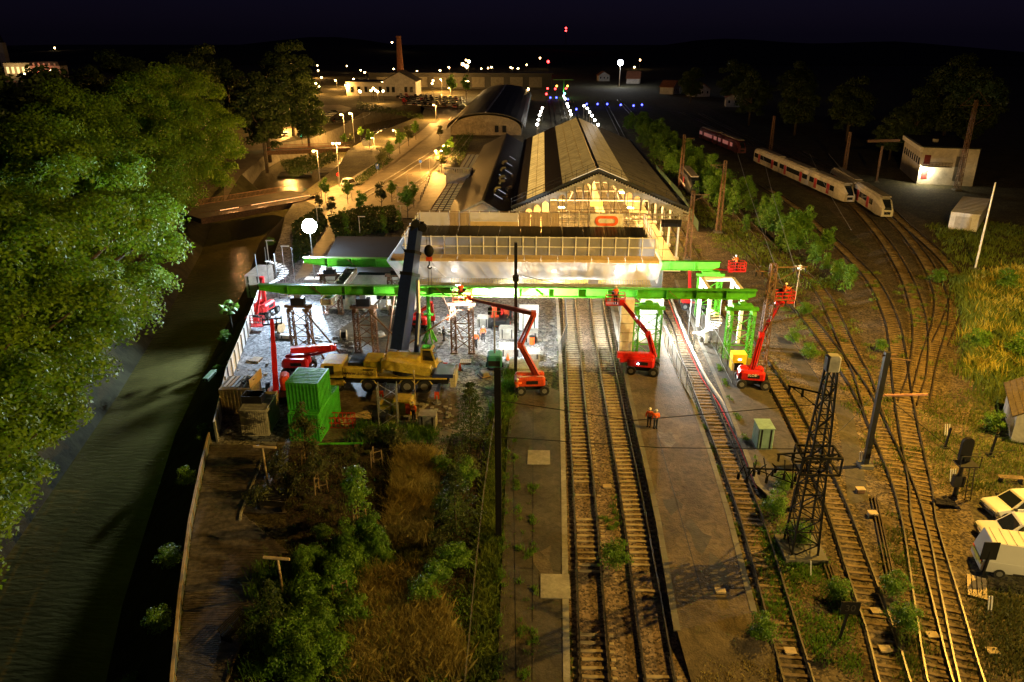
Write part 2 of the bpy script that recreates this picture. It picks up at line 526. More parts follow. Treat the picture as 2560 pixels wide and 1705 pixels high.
# platforms with edge stones (each stone a part)
def platform(name, px, z, m, edges, stone=M['concrete']):
    p = MB().prism([tuple(G(*q, z)[:2]) for q in px], 0, z).build(name, m, kind='structure')
    cube = MB().box(-.45, .45, -.5, .5, -.12, .03).data('edge_stone', stone)
    for e in edges:
        pts = [G(*q, z) for q in e]
        for a, b in zip(pts, pts[1:]):
            n = max(1, round((b - a).length / 1.6))
            for k in range(n):
                c = a.lerp(b, (k + .5) / n)
                o = obj('edge_stone', cube, p, loc=c, rz=math.atan2(b.y - a.y, b.x - a.x) - math.pi / 2)
                o.scale = (.42, (b - a).length / n - .02, 1)
    return p
E1 = [(1418, 1760), (1410, 1250), (1404, 980), (1396, 800), (1388, 700)]
platform('railway_platform', [(1240, 1760), (1253, 1458), (1268, 1090), (1290, 930)] + E1[::-1][2:], .5, M['asphalt'], [E1])
E2 = [(1693, 1577), (1646, 1303), (1611, 1143), (1573, 980), (1527, 756), (1503, 660)]
E3 = [(1885, 1530), (1822, 1287), (1774, 1128), (1729, 1000), (1653, 789), (1614, 670)]
platform('railway_platform', E2 + E3[::-1], .5, M['platform'], [E2, E3], M['concrete_dark'])
E4 = [(1950, 1260), (1895, 1210), (1815, 1000), (1750, 850), (1690, 700)]
platform('railway_platform', E4 + [(1745, 700), (1870, 880), (1925, 985), (2010, 1150)], .45, M['asphalt'], [E4], M['concrete_dark'])
area('service_path', [(2085, 1000), (2125, 1000), (2150, 1120), (2172, 1250), (2120, 1262), (2110, 1150)], .02, M['asphalt'])
area('service_path', [(1935, 830), (1990, 870), (2085, 1000), (2060, 1010), (1960, 880)], .02, M['asphalt'])
slab = MB().box(-.9, .9, -1.1, 1.1, 0, .05)
for px, lab in (((1388, 1466), 'grey concrete cover plate set into the platform near the bottom edge'), ((1347, 1144), 'pale cover plate with rusty middle set into the platform')):
    tag(obj('cover_plate', slab.data('cover_plate', M['concrete']), None, loc=G(*px, .5)), lab, 'cover plate')

# ================================================================ TRACKS
def smooth(pts, step):
    P = [pts[0] * 2 - pts[1]] + pts + [pts[-1] * 2 - pts[-2]]
    out = []
    for i in range(1, len(P) - 2):
        a, b, c, d = P[i - 1:i + 3]
        n = max(2, int((c - b).length / .5))
        for k in range(n):
            t = k / n
            out.append(.5 * ((2 * b) + (c - a) * t + (2 * a - 5 * b + 4 * c - d) * t * t + (3 * b - a - 3 * c + d) * t ** 3))
    out.append(P[-2])
    res, acc = [out[0]], 0
    for a, b in zip(out, out[1:]):
        L = (b - a).length
        while acc + L >= step:
            f = (step - acc) / L
            a = a.lerp(b, f)
            res.append(a)
            L = (b - a).length
            acc = 0
        acc += L
    return res
SLP = {k: MB().bev(-.7, .7, -.115, .115, 0, .075, .02).bev(-1.2, -.92, -.11, .11, 0, .055, .02).bev(.92, 1.2, -.11, .11, 0, .055, .02).data('sleeper', M[k]) for k in ('sleeper', 'timber')}
def track(label, px, kind, far, world=(), gap=.62, old=False, skip=()):
    pts = [G(*p) for p in px] + [Vector(w) for w in world]
    path = smooth(pts, gap)
    t = thing('railway_track', label, 'railway track', path[0])
    o0 = path[0]
    gq = .79
    for sd in (-1, 1):
        mb = MB()
        base = MB()
        q = []
        for i in range(0, len(path), 3):
            a, b = path[max(0, i - 1)], path[min(len(path) - 1, i + 1)]
            d = (b - a).normalized()
            q.append(path[i] - o0 + Vector((d.y * gq * sd, -d.x * gq * sd, 0)))
        for a, b in zip(q, q[1:]):
            e = (b - a).normalized() * .01
            mb.bar(a + Vector((0, 0, .245)), b + e + Vector((0, 0, .245)), .1, .06)
            base.bar(a + Vector((0, 0, .135)), b + e + Vector((0, 0, .135)), .06, .17)
        rl = mb.build('rail', M['railrust' if old else 'rail'], t)
        base.build('rail_web', M['railrust'], rl)
    n = 0
    for i, p in enumerate(path):
        if p.y > far or n >= 299 or p.y < 26:
            continue
        if any(lo < p.y < hi for lo, hi in skip) and random.random() < .8:
            continue
        a, b = path[max(0, i - 1)], path[min(len(path) - 1, i + 1)]
        s = obj('sleeper', SLP[kind], t, loc=p - o0 + Vector((U(-.04, .04), 0, U(.0, .012) if kind == 'sleeper' else U(-.045, .015))), rz=math.atan2(b.y - a.y, b.x - a.x) - math.pi / 2 + U(-.03, .03))
        n += 1
    return t
track('double main line, track beside the long asphalt platform, pale concrete sleepers', [(1494, 1790), (1488, 1705), (1463, 1275), (1441, 1000), (1424, 780)], 'sleeper', 112, [(3.9, 112, 0), (4.2, 150, 0), (4.4, 230, 0), (4.6, 420, 0)], skip=((46, 50), (34, 39.5)))
track('double main line, track beside the workers\' platform, pale concrete sleepers', [(1664, 1790), (1650, 1705), (1583, 1275), (1540, 1040), (1494, 780)], 'sleeper', 112, [(8.2, 112, 0), (8.6, 150, 0), (8.8, 230, 0), (9, 420, 0)], skip=((29, 40),))
track('dark rusty track between the workers\' platform and the cabinet platform', [(2020, 1790), (1994, 1704), (1926, 1465), (1874, 1290), (1817, 1137), (1762, 1000), (1719, 890), (1683, 790)], 'timber', 125, [(14.2, 112, 0), (14.8, 150, 0), (15, 230, 0), (15, 420, 0)], gap=.65)
track('straight timber sleepered track running past the foot of the black lattice mast', [(2262, 1790), (2233, 1704), (2204, 1594), (2160, 1468), (2102, 1300), (2070, 1222), (2030, 1135), (1962, 1000), (1900, 904)], 'timber', 140, [(23.2, 90, 0), (23.6, 112, 0), (24.2, 150, 0), (26, 230, 0), (32, 420, 0)], gap=.66)
track('switch track on its own long timbers merging in from the yard, nearest rails', [(2385, 1790), (2355, 1704), (2318, 1500), (2282, 1300), (2238, 1168), (2162, 1000), (2118, 929), (2040, 824), (1988, 761), (1930, 700), (1880, 640), (1800, 560), (1740, 480), (1660, 400)], 'timber', 170, [(36, 230, 0), (40, 420, 0)], gap=.66)
track('switch track curving off to the parked cars side of the turnout', [(2455, 1790), (2417, 1704), (2362, 1500), (2308, 1300), (2302, 1230), (2284, 1142), (2258, 1000), (2245, 890), (2233, 818), (2218, 776), (2194, 725), (2161, 680), (2080, 600), (1990, 520), (1900, 460)], 'timber', 170, gap=.66)
track('overgrown yard track leaving the turnout beside the scrub strip', [(2190, 1060), (2155, 944), (2128, 890), (2086, 794), (2059, 740), (2020, 695), (1950, 640), (1870, 560), (1790, 480), (1700, 400)], 'timber', 170, gap=.66, old=True)
track('yard track leading up to the front of the long white train', [(2268, 1010), (2295, 920), (2297, 800), (2262, 690), (2200, 590), (2125, 507), (2060, 466), (1930, 388), (1800, 325), (1700, 280)], 'timber', 180, gap=.66, old=True)
track('yard track leading up to the second white train nose', [(2300, 1000), (2322, 900), (2350, 800), (2345, 720), (2290, 620), (2215, 540), (2100, 462), (2000, 405), (1850, 335), (1750, 285)], 'timber', 180, gap=.66, old=True)
track('outermost yard track curving under the tall grass', [(2350, 860), (2382, 780), (2392, 700), (2350, 640), (2260, 560), (2150, 462), (2000, 380)], 'timber', 150, gap=.66, old=True)
# loose rails lying between the tracks
for (a, b), lab in ((((2180, 1245), (2224, 1455)), 'pair of spare rails lying on timbers between two tracks'), (((2064, 1415), (2108, 1540)), 'short spare rails lying beside the speed board')):
    A, B = G(*a), G(*b)
    t = thing('spare_rail', lab, 'spare rail', A)
    for k in (-.12, .12, .3):
        MB().bar(Vector((k, 0, .12)), B - A + Vector((k, 0, .12)), .08, .14).build('rail', M['railrust'], t)
    for k in (.2, .8):
        MB().bar((B - A) * k + Vector((-.5, 0, .03)), (B - A) * k + Vector((.6, 0, .03)), .2, .06).build('timber', M['timber'], t)
a_, b_, c_, d_ = G(1693, 1577, .5), G(1885, 1530, .5), G(1960, 1690, .03), G(1735, 1730, .03)
MB().add([a_, b_, c_, d_, a_ - Vector((0, 0, .5)), b_ - Vector((0, 0, .5)), c_ - Vector((0, 0, .1)), d_ - Vector((0, 0, .1))], [(3, 2, 1, 0), (0, 1, 5, 4), (1, 2, 6, 5), (2, 3, 7, 6), (3, 0, 4, 7)]).build('platform_ramp', M['platform'], kind='structure')
for i, (px, n, z) in enumerate((((1340, 1010), 9, .5), ((1300, 1180), 8, .5), ((1360, 1560), 9, .5), ((1310, 1620), 7, .5), ((1690, 1260), 9, .5), ((1740, 1340), 8, .5), ((1660, 1090), 9, .5), ((1790, 1430), 8, .5), ((1640, 930), 8, .5), ((1620, 860), 7, .5), ((1880, 1080), 8, .45), ((1870, 960), 8, .45), ((1355, 1400), 8, .5))):
    c = G(*px, z)
    pts = [(c.x + math.cos(2 * math.pi * k / n) * U(.3, 1.1), c.y + math.sin(2 * math.pi * k / n) * U(.5, 2.2)) for k in range(n)]
    sheet('asphalt_patch', pts, z + .004 + .001 * (i % 3), M['mud'] if i % 3 == 0 else M['asphalt'])
for a, b, z in (((1333, 980), (1330, 1700), .5), ((1283, 1120), (1290, 1700), .5), ((1620, 1000), (1760, 1500), .5)):
    MB().bar(G(*a, z + .002), G(*b, z + .002), .05, .006).build('asphalt_joint', M['dark'], kind='structure')
# ================================================================ STATION HALL
HX0, HX1, HXR, HY0, HY1 = -3.6, 21., 8.4, 113., 192.
ZE, ZR = 8., 13.2
def slope_z(x):
    return ZE + (ZR - ZE) * ((x - HX0) / (HXR - HX0) if x < HXR else (HX1 - x) / (HX1 - HXR))
hall = thing('station_hall', 'long gabled train hall with glazed roof strips glowing from the lights inside', 'train hall', (0, HY0, 0))
LIT = bpy.data.materials.new('lit_roof_glazing')
LIT.use_nodes = True
_t = LIT.node_tree
_b = _t.nodes['Principled BSDF']
_b.inputs['Base Color'].default_value = (.16, .12, .06, 1)
_b.inputs['Roughness'].default_value = .35
_g = _t.nodes.new('ShaderNodeNewGeometry')
_n = _t.nodes.new('ShaderNodeTexNoise')
_n.inputs['Scale'].default_value = .6
_n.inputs['Detail'].default_value = 5
_t.links.new(_g.outputs['Position'], _n.inputs['Vector'])
_r = _t.nodes.new('ShaderNodeMapRange')
_r.inputs[1].default_value, _r.inputs[2].default_value = .3, .7
_r.inputs[3].default_value, _r.inputs[4].default_value = .11, .22
_t.links.new(_n.outputs['Fac'], _r.inputs[0])
_t.links.new(_r.outputs[0], _b.inputs['Emission Strength'])
_b.inputs['Emission Color'].default_value = (1, .58, .13, 1)
LIT2 = LIT.copy()
LIT2.name = 'brightly_lit_roof_glazing'
for nd in LIT2.node_tree.nodes:
    if nd.type == 'MAP_RANGE':
        nd.inputs[3].default_value, nd.inputs[4].default_value = .38, .7
def strip(xa, xb, n, m, name, gap=.12, seg=1):
    L = (HY1 - HY0 - 1.5) / n
    for s in range(seg):
        x0, x1 = xa + (xb - xa) * s / seg, xa + (xb - xa) * (s + 1) / seg
        x0, x1 = x0 + .05, x1 - .05
        me = MB()
        z0, z1 = slope_z(x0), slope_z(x1)
        me.add([(x0, gap / 2, z0), (x1, gap / 2, z1), (x1, L - gap / 2, z1), (x0, L - gap / 2, z0), (x0, gap / 2, z0 + .08), (x1, gap / 2, z1 + .08), (x1, L - gap / 2, z1 + .08), (x0, L - gap / 2, z0 + .08)],
               [(3, 2, 1, 0), (4, 5, 6, 7), (0, 1, 5, 4), (1, 2, 6, 5), (2, 3, 7, 6), (3, 0, 4, 7)])
        d = me.data(name, m)
        for k in range(n):
            obj(name, d, hall, loc=(0, 1 + L * k, .06))
def plane_roof(xa, xb, m, name, dz=.06):
    mb = MB()
    za, zb = slope_z(xa) + dz, slope_z(xb) + dz
    mb.add([(xa, .3, za), (xb, .3, zb), (xb, HY1 - HY0, zb), (xa, HY1 - HY0, za), (xa, .3, za + .1), (xb, .3, zb + .1), (xb, HY1 - HY0, zb + .1), (xa, HY1 - HY0, za + .1)],
           [(3, 2, 1, 0), (4, 5, 6, 7), (0, 1, 5, 4), (1, 2, 6, 5), (2, 3, 7, 6), (3, 0, 4, 7)])
    return mb.build(name, m, hall)
plane_roof(HX0 - .4, -2.2, M['slate'], 'roof_sheet')
strip(-2.2, .6, 34, LIT2, 'glazed_panel', .75, 2)
plane_roof(.62, 3.2, M['slate'], 'roof_sheet')
strip(3.2, HXR - .15, 26, LIT, 'glazed_panel', .14, 3)
strip(HXR + .15, 13.4, 26, LIT, 'glazed_panel', .14, 3)
plane_roof(13.42, HX1 + .6, M['roofgrey'], 'roof_sheet')
under = MB()
under.add([(HX0, .4, ZE - .1), (HXR, .4, ZR - .1), (HXR, 78, ZR - .1), (HX0, 78, ZE - .1)], [(0, 1, 2, 3)])
under.add([(HX1, .4, ZE - .1), (HXR, .4, ZR - .1), (HXR, 78, ZR - .1), (HX1, 78, ZE - .1)], [(3, 2, 1, 0)])
under.build('roof_lining', mat('roof_lining', (.55, .4, .2), .8, var=.2, scale=1), hall)
MB().bar((HXR, .2, ZR + .2), (HXR, 78.6, ZR + .2), .45, .3).build('ridge_cap', M['dark'], hall)
MB().bar((HX1 + .7, .3, ZE - .05), (HX1 + .7, 78.6, ZE - .05), .5, .35).build('gutter', M['dark'], hall)
MB().bar((HX0 - .5, .3, ZE - .05), (HX0 - .5, 78.6, ZE - .05), .5, .35).build('gutter', M['dark'], hall)
for xa, za, xb, zb in ((HX0 - .8, slope_z(HX0) - .25, HXR, ZR + .12), (HXR, ZR + .12, HX1 + .9, slope_z(HX1) - .25)):   # bargeboards and the walkway rail up the gable
    g = MB().bar((xa, -.3, za + .15), (xb, -.3, zb + .15), .35, .55).build('bargeboard', M['slate'], hall)
    tr = MB().bar((xa, -.55, za - .32), (xb, -.55, zb - .32), .16, .3)
    tr.build('pale_moulding', mat('gable_grey', (.33, .32, .31), .6), g)
    n = 34
    dn = MB()
    for k in range(n):
        t = (k + .5) / n
        dn.box(xa + (xb - xa) * t - .12, xa + (xb - xa) * t + .12, -.75, -.48, za + (zb - za) * t - .22, za + (zb - za) * t + .02)
    dn.build('dentil', M['black'], g, kind='stuff')
    rl = MB()
    for dz in (.6, 1.1):
        rl.bar((xa, .1, za + .4 + dz), (xb, .1, zb + .4 + dz), .05)
    for k in range(9):
        x, z = xa + (xb - xa) * k / 8, za + (zb - za) * k / 8
        rl.bar((x, .1, z + .4), (x, .1, z + 1.55), .05)
    rl.build('guard_rail', M['dark'], hall)
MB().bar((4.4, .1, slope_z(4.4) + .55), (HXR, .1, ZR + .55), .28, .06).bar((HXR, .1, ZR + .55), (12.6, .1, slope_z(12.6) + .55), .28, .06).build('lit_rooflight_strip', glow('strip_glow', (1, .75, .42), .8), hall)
# arcade of round-headed openings hung under the raking beam
ga = mat('gable_grey_frame', (.30, .285, .26), .6)
gw = 1.18
n = int((HX1 - HX0) / gw)
gw = (HX1 - HX0) / n
def arch_plate(top, h):
    vs, N = [], 8
    r = gw / 2 - .09
    for y in (-.08, .08):
        for k in range(N + 1):
            a = math.pi * k / N
            vs.append((-math.cos(a) * r, y, math.sin(a) * r * 1.15))
            vs.append((-math.cos(a) * gw / 2 if 0 < k < N else -math.copysign(gw / 2, math.cos(a)), y, gw * .62 + top if 0 < k < N else gw * .62 + top))
    fs = []
    o = 2 * (N + 1)
    for k in range(N):
        fs += [(2 * k, 2 * k + 2, 2 * k + 3, 2 * k + 1), (o + 2 * k + 1, o + 2 * k + 3, o + 2 * k + 2, o + 2 * k), (2 * k, o + 2 * k, o + 2 * k + 2, 2 * k + 2)]
    mb = MB().add(vs, fs)
    for sx in (-1, 1):
        mb.box(sx * gw / 2 - .09, sx * gw / 2 + .09, -.1, .1, -h, gw * .62 + top)
    return mb
ad = arch_plate(.5, 1.2).data('gable_arch', ga)
for k in range(n):
    x = HX0 + gw * (k + .5)
    obj('gable_arch', ad, hall, loc=(x, -.3, slope_z(x) - 1.55))
scr = MB()
for k in range(n + 1):
    x = HX0 + gw * k
    if k % 2 == 0:
        scr.bar((x, -.3, 7.2), (x, -.3, slope_z(x) - 1.4), .07)
for z in (7.2, 9.2, 10.6):
    xs = [HX0 + gw * k for k in range(n + 1) if slope_z(HX0 + gw * k) > z + .6]
    scr.bar((xs[0], -.3, z), (xs[-1], -.3, z), .07)
scr.build('glazing_bars', ga, hall)
tr = MB()
tr.lattice((HX0, -.3, 6.7), (HX1 + .8, -.3, 6.7), .7, 26, .06, .03)
tr.build('bottom_truss', ga, hall)
for i, y in enumerate((.0, 8, 16, 24, 32, 40, 48, 56, 64, 72)):
    for x in (HX0 + .1, HX1 - .3):
        MB().tube((x, y, 0), (x, y, 8), .2, .16, 8).box(x - .35, x + .35, y - .35, y + .35, 0, .5).build('column', M['white'], hall)
    if i:
        mb = MB()                                  # iron roof trusses seen through the gable
        mb.bar((HX0, y, ZE - .5), (HXR, y, ZR - .5), .16).bar((HX1, y, ZE - .5), (HXR, y, ZR - .5), .16).bar((HX0, y, ZE - .6), (HX1, y, ZE - .6), .1)
        for x in (1, 4.5, 12.5, 16.5):
            mb.bar((x, y, ZE - .6), (x + (1.6 if x < HXR else -1.6), y, slope_z(x + (1.6 if x < HXR else -1.6)) - .5), .08)
        mb.bar((HXR, y, ZE - .6), (HXR, y, ZR - .5), .1)
        mb.build('roof_truss', M['white'], hall)
MB().box(HX0 - .15, HX0 + .1, 1, 78, 0, ZE - .4).build('side_wall', M['cream'], hall)
MB().box(HX0, HX1, 78.2, 78.5, 4.6, ZE + .2).build('end_wall', M['cream'], hall)
for x0, x1 in ((HX0 + .2, 1.6), (10.6, 12.2), (17.2, 20.4)):
    mb = MB().box(x0, x1, -6, 78, 0, .55)
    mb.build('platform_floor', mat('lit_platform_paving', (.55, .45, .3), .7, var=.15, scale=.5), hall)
WARM = (1, .55, .16)
lm = MB().box(-.5, .5, -.15, .15, 0, .1).data('hall_light', glow('hall_lens', (1, .8, .45), 25))
for y in (4, 16, 28, 42, 58, 72):
    for x in (3.2, 13.8):
        o = obj('hall_light', lm, hall, loc=(x, y, 7.1))
        lamp(hall, (x, y, 6.9), 7500 if y < 30 else 5000, WARM, r=.4)
bx = MB().box(-.9, .9, -.2, .2, 0, .7).build('lit_display', glow('display_yellow', (1, .8, .1), 1.2), hall)
bx.location = (8.5, 3, 7.6)
bn = MB().box(-1.5, 1.5, -.1, .1, 0, 1.1).build('departure_board', M['black'], hall)
bn.location = (19.4, -1, 5.4)
# ================================================================ STATION SIDE RANGE with slate roof, and its canopies
sb = thing('station_building', 'low station range with dark slate roof, bent flues and rooflights beside the hall', 'station building', (0, 119, 0))
SX0, SXR, SX1, SL = -15.2, -9.2, -4.2, 88.
mb = MB()
mb.ext([(SX0 + .3, 0), (SX1 - .2, 0), (SX1 - .2, 4.5), (SXR, 7.2), (SX0 + .3, 4.4)], .4, SL)
mb.build('wall', M['cream'], sb)
for xa, za, xb, zb in ((SX0 - .2, 4.35, SXR, 7.45), (SXR, 7.45, SX1, 4.55)):
    MB().add([(xa, 0, za), (xb, 0, zb), (xb, SL + .3, zb), (xa, SL + .3, za), (xa, 0, za + .14), (xb, 0, zb + .14), (xb, SL + .3, zb + .14), (xa, SL + .3, za + .14)],
             [(3, 2, 1, 0), (4, 5, 6, 7), (0, 1, 5, 4), (1, 2, 6, 5), (2, 3, 7, 6), (3, 0, 4, 7)]).build('roof', M['slate'], sb)
MB().bar((SX0 - .2, -.1, 4.4), (SXR, -.1, 7.55), .12, .3).bar((SXR, -.1, 7.55), (SX1, -.1, 4.6), .12, .3).build('verge', M['concrete'], sb)
MB().bar((SXR, 0, 7.68), (SXR, SL, 7.68), .3, .12).build('ridge_cap', M['concrete_dark'], sb)
for x, y in ((-8, 12), (-7.6, 20), (-7.8, 24), (-8, 33), (-6.2, 18), (-8.1, 41)):
    z = 7.2 - (x + 9.2) * .55
    p = [(x, y, z - .3), (x, y, z + .55), (x + .3, y + .25, z + .85), (x + .95, y + .5, z + .85)]
    MB().path([Vector(q) for q in p], .28, 8).build('flue', M['steel'], sb, smooth=False)
for x, y in ((-7.2, 9), (-6.9, 14.5), (-7.4, 28), (-6.6, 36), (-6.9, 45), (-6.5, 55)):
    z = 7.45 - (x + 9.2) * .58
    MB().add([(x - .7, y, z + .60), (x + .7, y, z - .24), (x + .7, y + .5, z - .24), (x - .7, y + .5, z + .60)], [(0, 1, 2, 3)]).build('rooflight', glow('rooflight_glow', (.8, .85, 1), .35), sb)
def canopy(x0, x1, y0, y1, z, label):
    t = thing('station_canopy', label, 'canopy', (0, y0, 0))
    L = y1 - y0
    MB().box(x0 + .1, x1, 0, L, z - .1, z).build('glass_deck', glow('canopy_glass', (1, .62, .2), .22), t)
    mb = MB()
    for k in range(int(L / 1.5) + 1):
        mb.bar((x0, k * 1.5, z + .05), (x1, k * 1.5, z + .05), .10, .12)
    for x in (x0, x0 + (x1 - x0) * .33, x0 + (x1 - x0) * .66, x1):
        mb.bar((x, 0, z + .07), (x, L, z + .07), .14, .16)
    mb.build('roof_bars', M['rust'], t)
    for k in range(int(L / 7) + 1):
        MB().tube((x0 + .3, k * 7 + .3, 0), (x0 + .3, k * 7 + .3, z - .1), .1).build('post', M['dark'], t)
canopy(-18.6, -15.4, 106, 152, 4.3, 'long grid-topped canopy glowing yellow along the slate roofed range')
canopy(-18.4, -15.3, 170, 192, 4.3, 'shorter grid-topped canopy beyond the white balustrade')
t = thing('entrance_pavilion', 'white balustraded parapet of the station entrance between the two canopies', 'entrance', (-17, 157, 0))
MB().box(-2.6, 2.2, 0, 9, 0, 5.2).build('wall', M['white'], t)
p = MB().box(-2.9, 2.5, -.3, .1, 5.2, 5.5).box(-2.9, 2.5, -.3, .1, 6.4, 6.7).build('parapet', M['white'], t)
for k in range(14):
    MB().tube((-2.6 + k * .37, -.1, 5.5), (-2.6 + k * .37, -.1, 6.4), .08).build('baluster', M['white'], p)
MB().ball((-1, 4, 6.2), .9).tube((-1, 4, 5), (-1, 4, 8.6), .35, .1, 8).build('finial', M['concrete_dark'], t)
# ================================================================ BARREL ROOFED DEPOT
A = G(1215, 338)
t = thing('depot', 'dark barrel roofed depot with pale curved end wall behind the station', 'depot', A)
def arc(w, h, n=14, dz=0):
    return [(-math.cos(math.pi * k / n) * w / 2, 2.0 + dz + math.sin(math.pi * k / n) * h) for k in range(n + 1)]
MB().ext([(-12, 0)] + arc(24, 4.6) + [(12, 0)], 0, 150).build('end_wall', mat('dull_plaster', (.2, .17, .12), .85, var=.3, scale=.5, mott=(.9, .4)), t)
a1, a2 = arc(26.5, 5.2), arc(26.5, 5.2, dz=.35)
mb = MB()
for k in range(14):
    mb.add([(a1[k][0], -1, a1[k][1]), (a1[k + 1][0], -1, a1[k + 1][1]), (a1[k + 1][0], 152, a1[k + 1][1]), (a1[k][0], 152, a1[k][1]),
            (a2[k][0], -1, a2[k][1]), (a2[k + 1][0], -1, a2[k + 1][1]), (a2[k + 1][0], 152, a2[k + 1][1]), (a2[k][0], 152, a2[k][1])],
           [(0, 1, 2, 3), (7, 6, 5, 4), (4, 5, 1, 0), (3, 2, 6, 7)])
mb.build('roof', M['slate'], t)
MB().bar((0, -1, 7.6), (0, 152, 7.6), .6, .12).build('ridge_strip', M['steel'], t)
for x in (3, 5.6):
    MB().box(x, x + 1.3, -.12, .05, 1, 3.2).build('window', M['glass'], t)
lamp(t, (-3, -12, 5), 300, WARM)
# ================================================================ FLAT ROOFED WORKS BUILDING beside the footbridge
t = thing('annex_building', 'white walled annex with a dark flat roof beside the wrapped footbridge', 'annex', (0, 0, 0))
a, b, c, d = GY(772, 715, 89), GY(1010, 715, 89), GY(1000, 592, 104), GY(828, 592, 104)
za = 4.6
P4 = [(-26.8, 89), (-15.5, 89), (-15.5, 106), (-29.0, 106)]
MB().prism(P4, 0, za).build('wall', M['white'], t)
MB().prism([(-27.1, 88.7), (-15.2, 88.7), (-15.2, 106.3), (-29.3, 106.3)], za, za + .35).build('flat_roof', M['felt'], t)
for k in range(4):
    w = MB().box(-25.5 + 2.6 * k, -24.1 + 2.6 * k, 88.9, 89.05, 1.3, 2.9).build('window', M['white'], t)
    MB().box(-25.4 + 2.6 * k, -24.2 + 2.6 * k, 88.86, 88.9, 1.4, 2.8).build('pane', M['glass'], w)
# ================================================================ RIGHT SIDE: two-storey house, white shed, huts
A = G(2345, 462)
t = thing('block_house', 'two-storey pale building with sloped eaves band, balcony and outside door lamp', 'building', A, R(-14))
MB().box(-4.5, 7, 0, 22, 0, 8.2).build('wall', M['wall'], t)
MB().box(-4.7, 7.2, -.2, 22.2, 8.2, 8.5).build('roof', M['felt'], t)
MB().box(-5.1, -4.5, -.2, 22.2, 7.3, 8.3).build('eaves_band', M['white'], t)
for k in range(8):
    MB().box(-4.56, -4.44, 1.5 + k * 2.5, 2.6 + k * 2.5, 4.2, 5.7).build('window', M['glass'], t)
for z in (1.2, 4.6):
    MB().box(-3.9, -2.6, -.06, .1, z, z + 2).build('shutter', mat('dark_red_shutter', (.16, .02, .02), .7), t)
b = MB().box(-4.2, 1.8, -1.3, 0, 4.1, 4.25).build('balcony', M['concrete'], t)
MB().bar((-4.2, -1.25, 5.1), (1.8, -1.25, 5.1), .06).bar((-4.2, -1.25, 4.7), (1.8, -1.25, 4.7), .05).build('railing', M['dark'], b)
for k in range(10):
    MB().bar((-4.2 + k * .66, -1.25, 4.25), (-4.2 + k * .66, -1.25, 5.1), .04).build('baluster', M['dark'], b)
MB().box(2.6, 4.4, -.05, .1, 1, 6.5).build('stair_window', M['concrete_dark'], t)
MB().ball((-3.4, -.35, 3.2), .18, 6, 4).build('door_lamp', M['lamp_white'], t)
lamp(t, (-3.4, -1, 3.1), 1500, (1, .85, .5))
MB().box(-1, 0, 8, 9, 8.5, 9.2).build('roof_vent', M['concrete'], t)
A = G(2400, 565)
t = thing('white_shed', 'long white flat roofed shed with an open front of slim posts on the grass', 'shed', G(2368, 572), R(-33))
MB().box(0, 4.6, 0, 17, 2.9, 3.05).build('roof', M['white'], t)
for k in range(12):
    MB().box(0, 4.6, k * 1.4 + .2, k * 1.4 + .25, 3.05, 3.1).build('roof_seam', M['concrete'], t)
MB().box(.1, 4.5, .1, .25, 0, 2.9).box(4.35, 4.5, .1, 16.8, 0, 2.9).build('wall', M['white'], t)
MB().box(.9, 3.4, .02, .1, .3, 2.4).build('shutter', M['wall'], t)
for k in range(7):
    MB().box(.02, .2, .3 + k * 2.7, .48 + k * 2.7, 0, 2.9).build('post', M['white'], t)
t = thing('hut', 'small brick hut with a mossy tiled roof at the edge of the grass', 'hut', G(2606, 1118), R(-24))
MB().ext([(-2.3, 0), (2.3, 0), (2.3, 2.5), (0, 3.9), (-2.3, 2.5)], 0, 6.5).build('wall', M['wall'], t)
for s in (-1, 1):
    rf = MB().add([(s * 2.7, -.4, 2.35), (0, -.4, 4.1), (0, 6.9, 4.1), (s * 2.7, 6.9, 2.35), (s * 2.7, -.4, 2.5), (0, -.4, 4.25), (0, 6.9, 4.25), (s * 2.7, 6.9, 2.5)],
             [(0, 1, 2, 3), (7, 6, 5, 4), (4, 5, 1, 0), (3, 2, 6, 7), (0, 3, 7, 4)]).build('roof', M['bark'], t)
    for k in range(7):
        f = k / 7
        MB().bar((s * 2.7 * (1 - f), -.42, 2.52 + 1.75 * f), (s * 2.7 * (1 - f), 6.92, 2.52 + 1.75 * f), .06, .05).build('tile_course', M['bark'], rf)
MB().box(-.5, .5, -.06, .1, 0, 2).build('door', M['dark'], t)
def house(px, py, w, d, h, rz, label, m=M['wall'], roof=M['brick'], nwin=3):
    t = thing('house', label, 'house', G(px, py), rz)
    MB().ext([(-w / 2, 0), (w / 2, 0), (w / 2, h), (0, h + w * .3), (-w / 2, h)], 0, d).build('wall', m, t)
    for s in (-1, 1):
        MB().add([(s * (w / 2 + .5), -.5, h - .3), (0, -.5, h + w * .3 + .05), (0, d + .5, h + w * .3 + .05), (s * (w / 2 + .5), d + .5, h - .3),
                  (s * (w / 2 + .5), -.5, h), (0, -.5, h + w * .3 + .4), (0, d + .5, h + w * .3 + .4), (s * (w / 2 + .5), d + .5, h)],
                 [(0, 1, 2, 3), (7, 6, 5, 4), (4, 5, 1, 0), (3, 2, 6, 7), (0, 3, 7, 4)]).build('roof', roof, t)
    for k in range(nwin):
        x = -w / 2 + w * (k + .5) / nwin
        f = MB().box(x - .55, x + .55, -.08, .06, h * .4, h * .4 + 1.5).build('window', M['white'], t)
        MB().box(x - .45, x + .45, -.12, -.06, h * .4 + .1, h * .4 + 1.4).build('pane', M['glass'], f)
    return t
house(1838, 268, 9, 11, 4.2, R(-10), 'lone small house with a pale gable beyond the yard tracks')
house(1755, 242, 9, 10, 4, R(15), 'dim small house at the wood edge behind the sidings')
house(1600, 208, 14, 9, 3.5, R(80), 'low long house beneath the far floodlight mast')
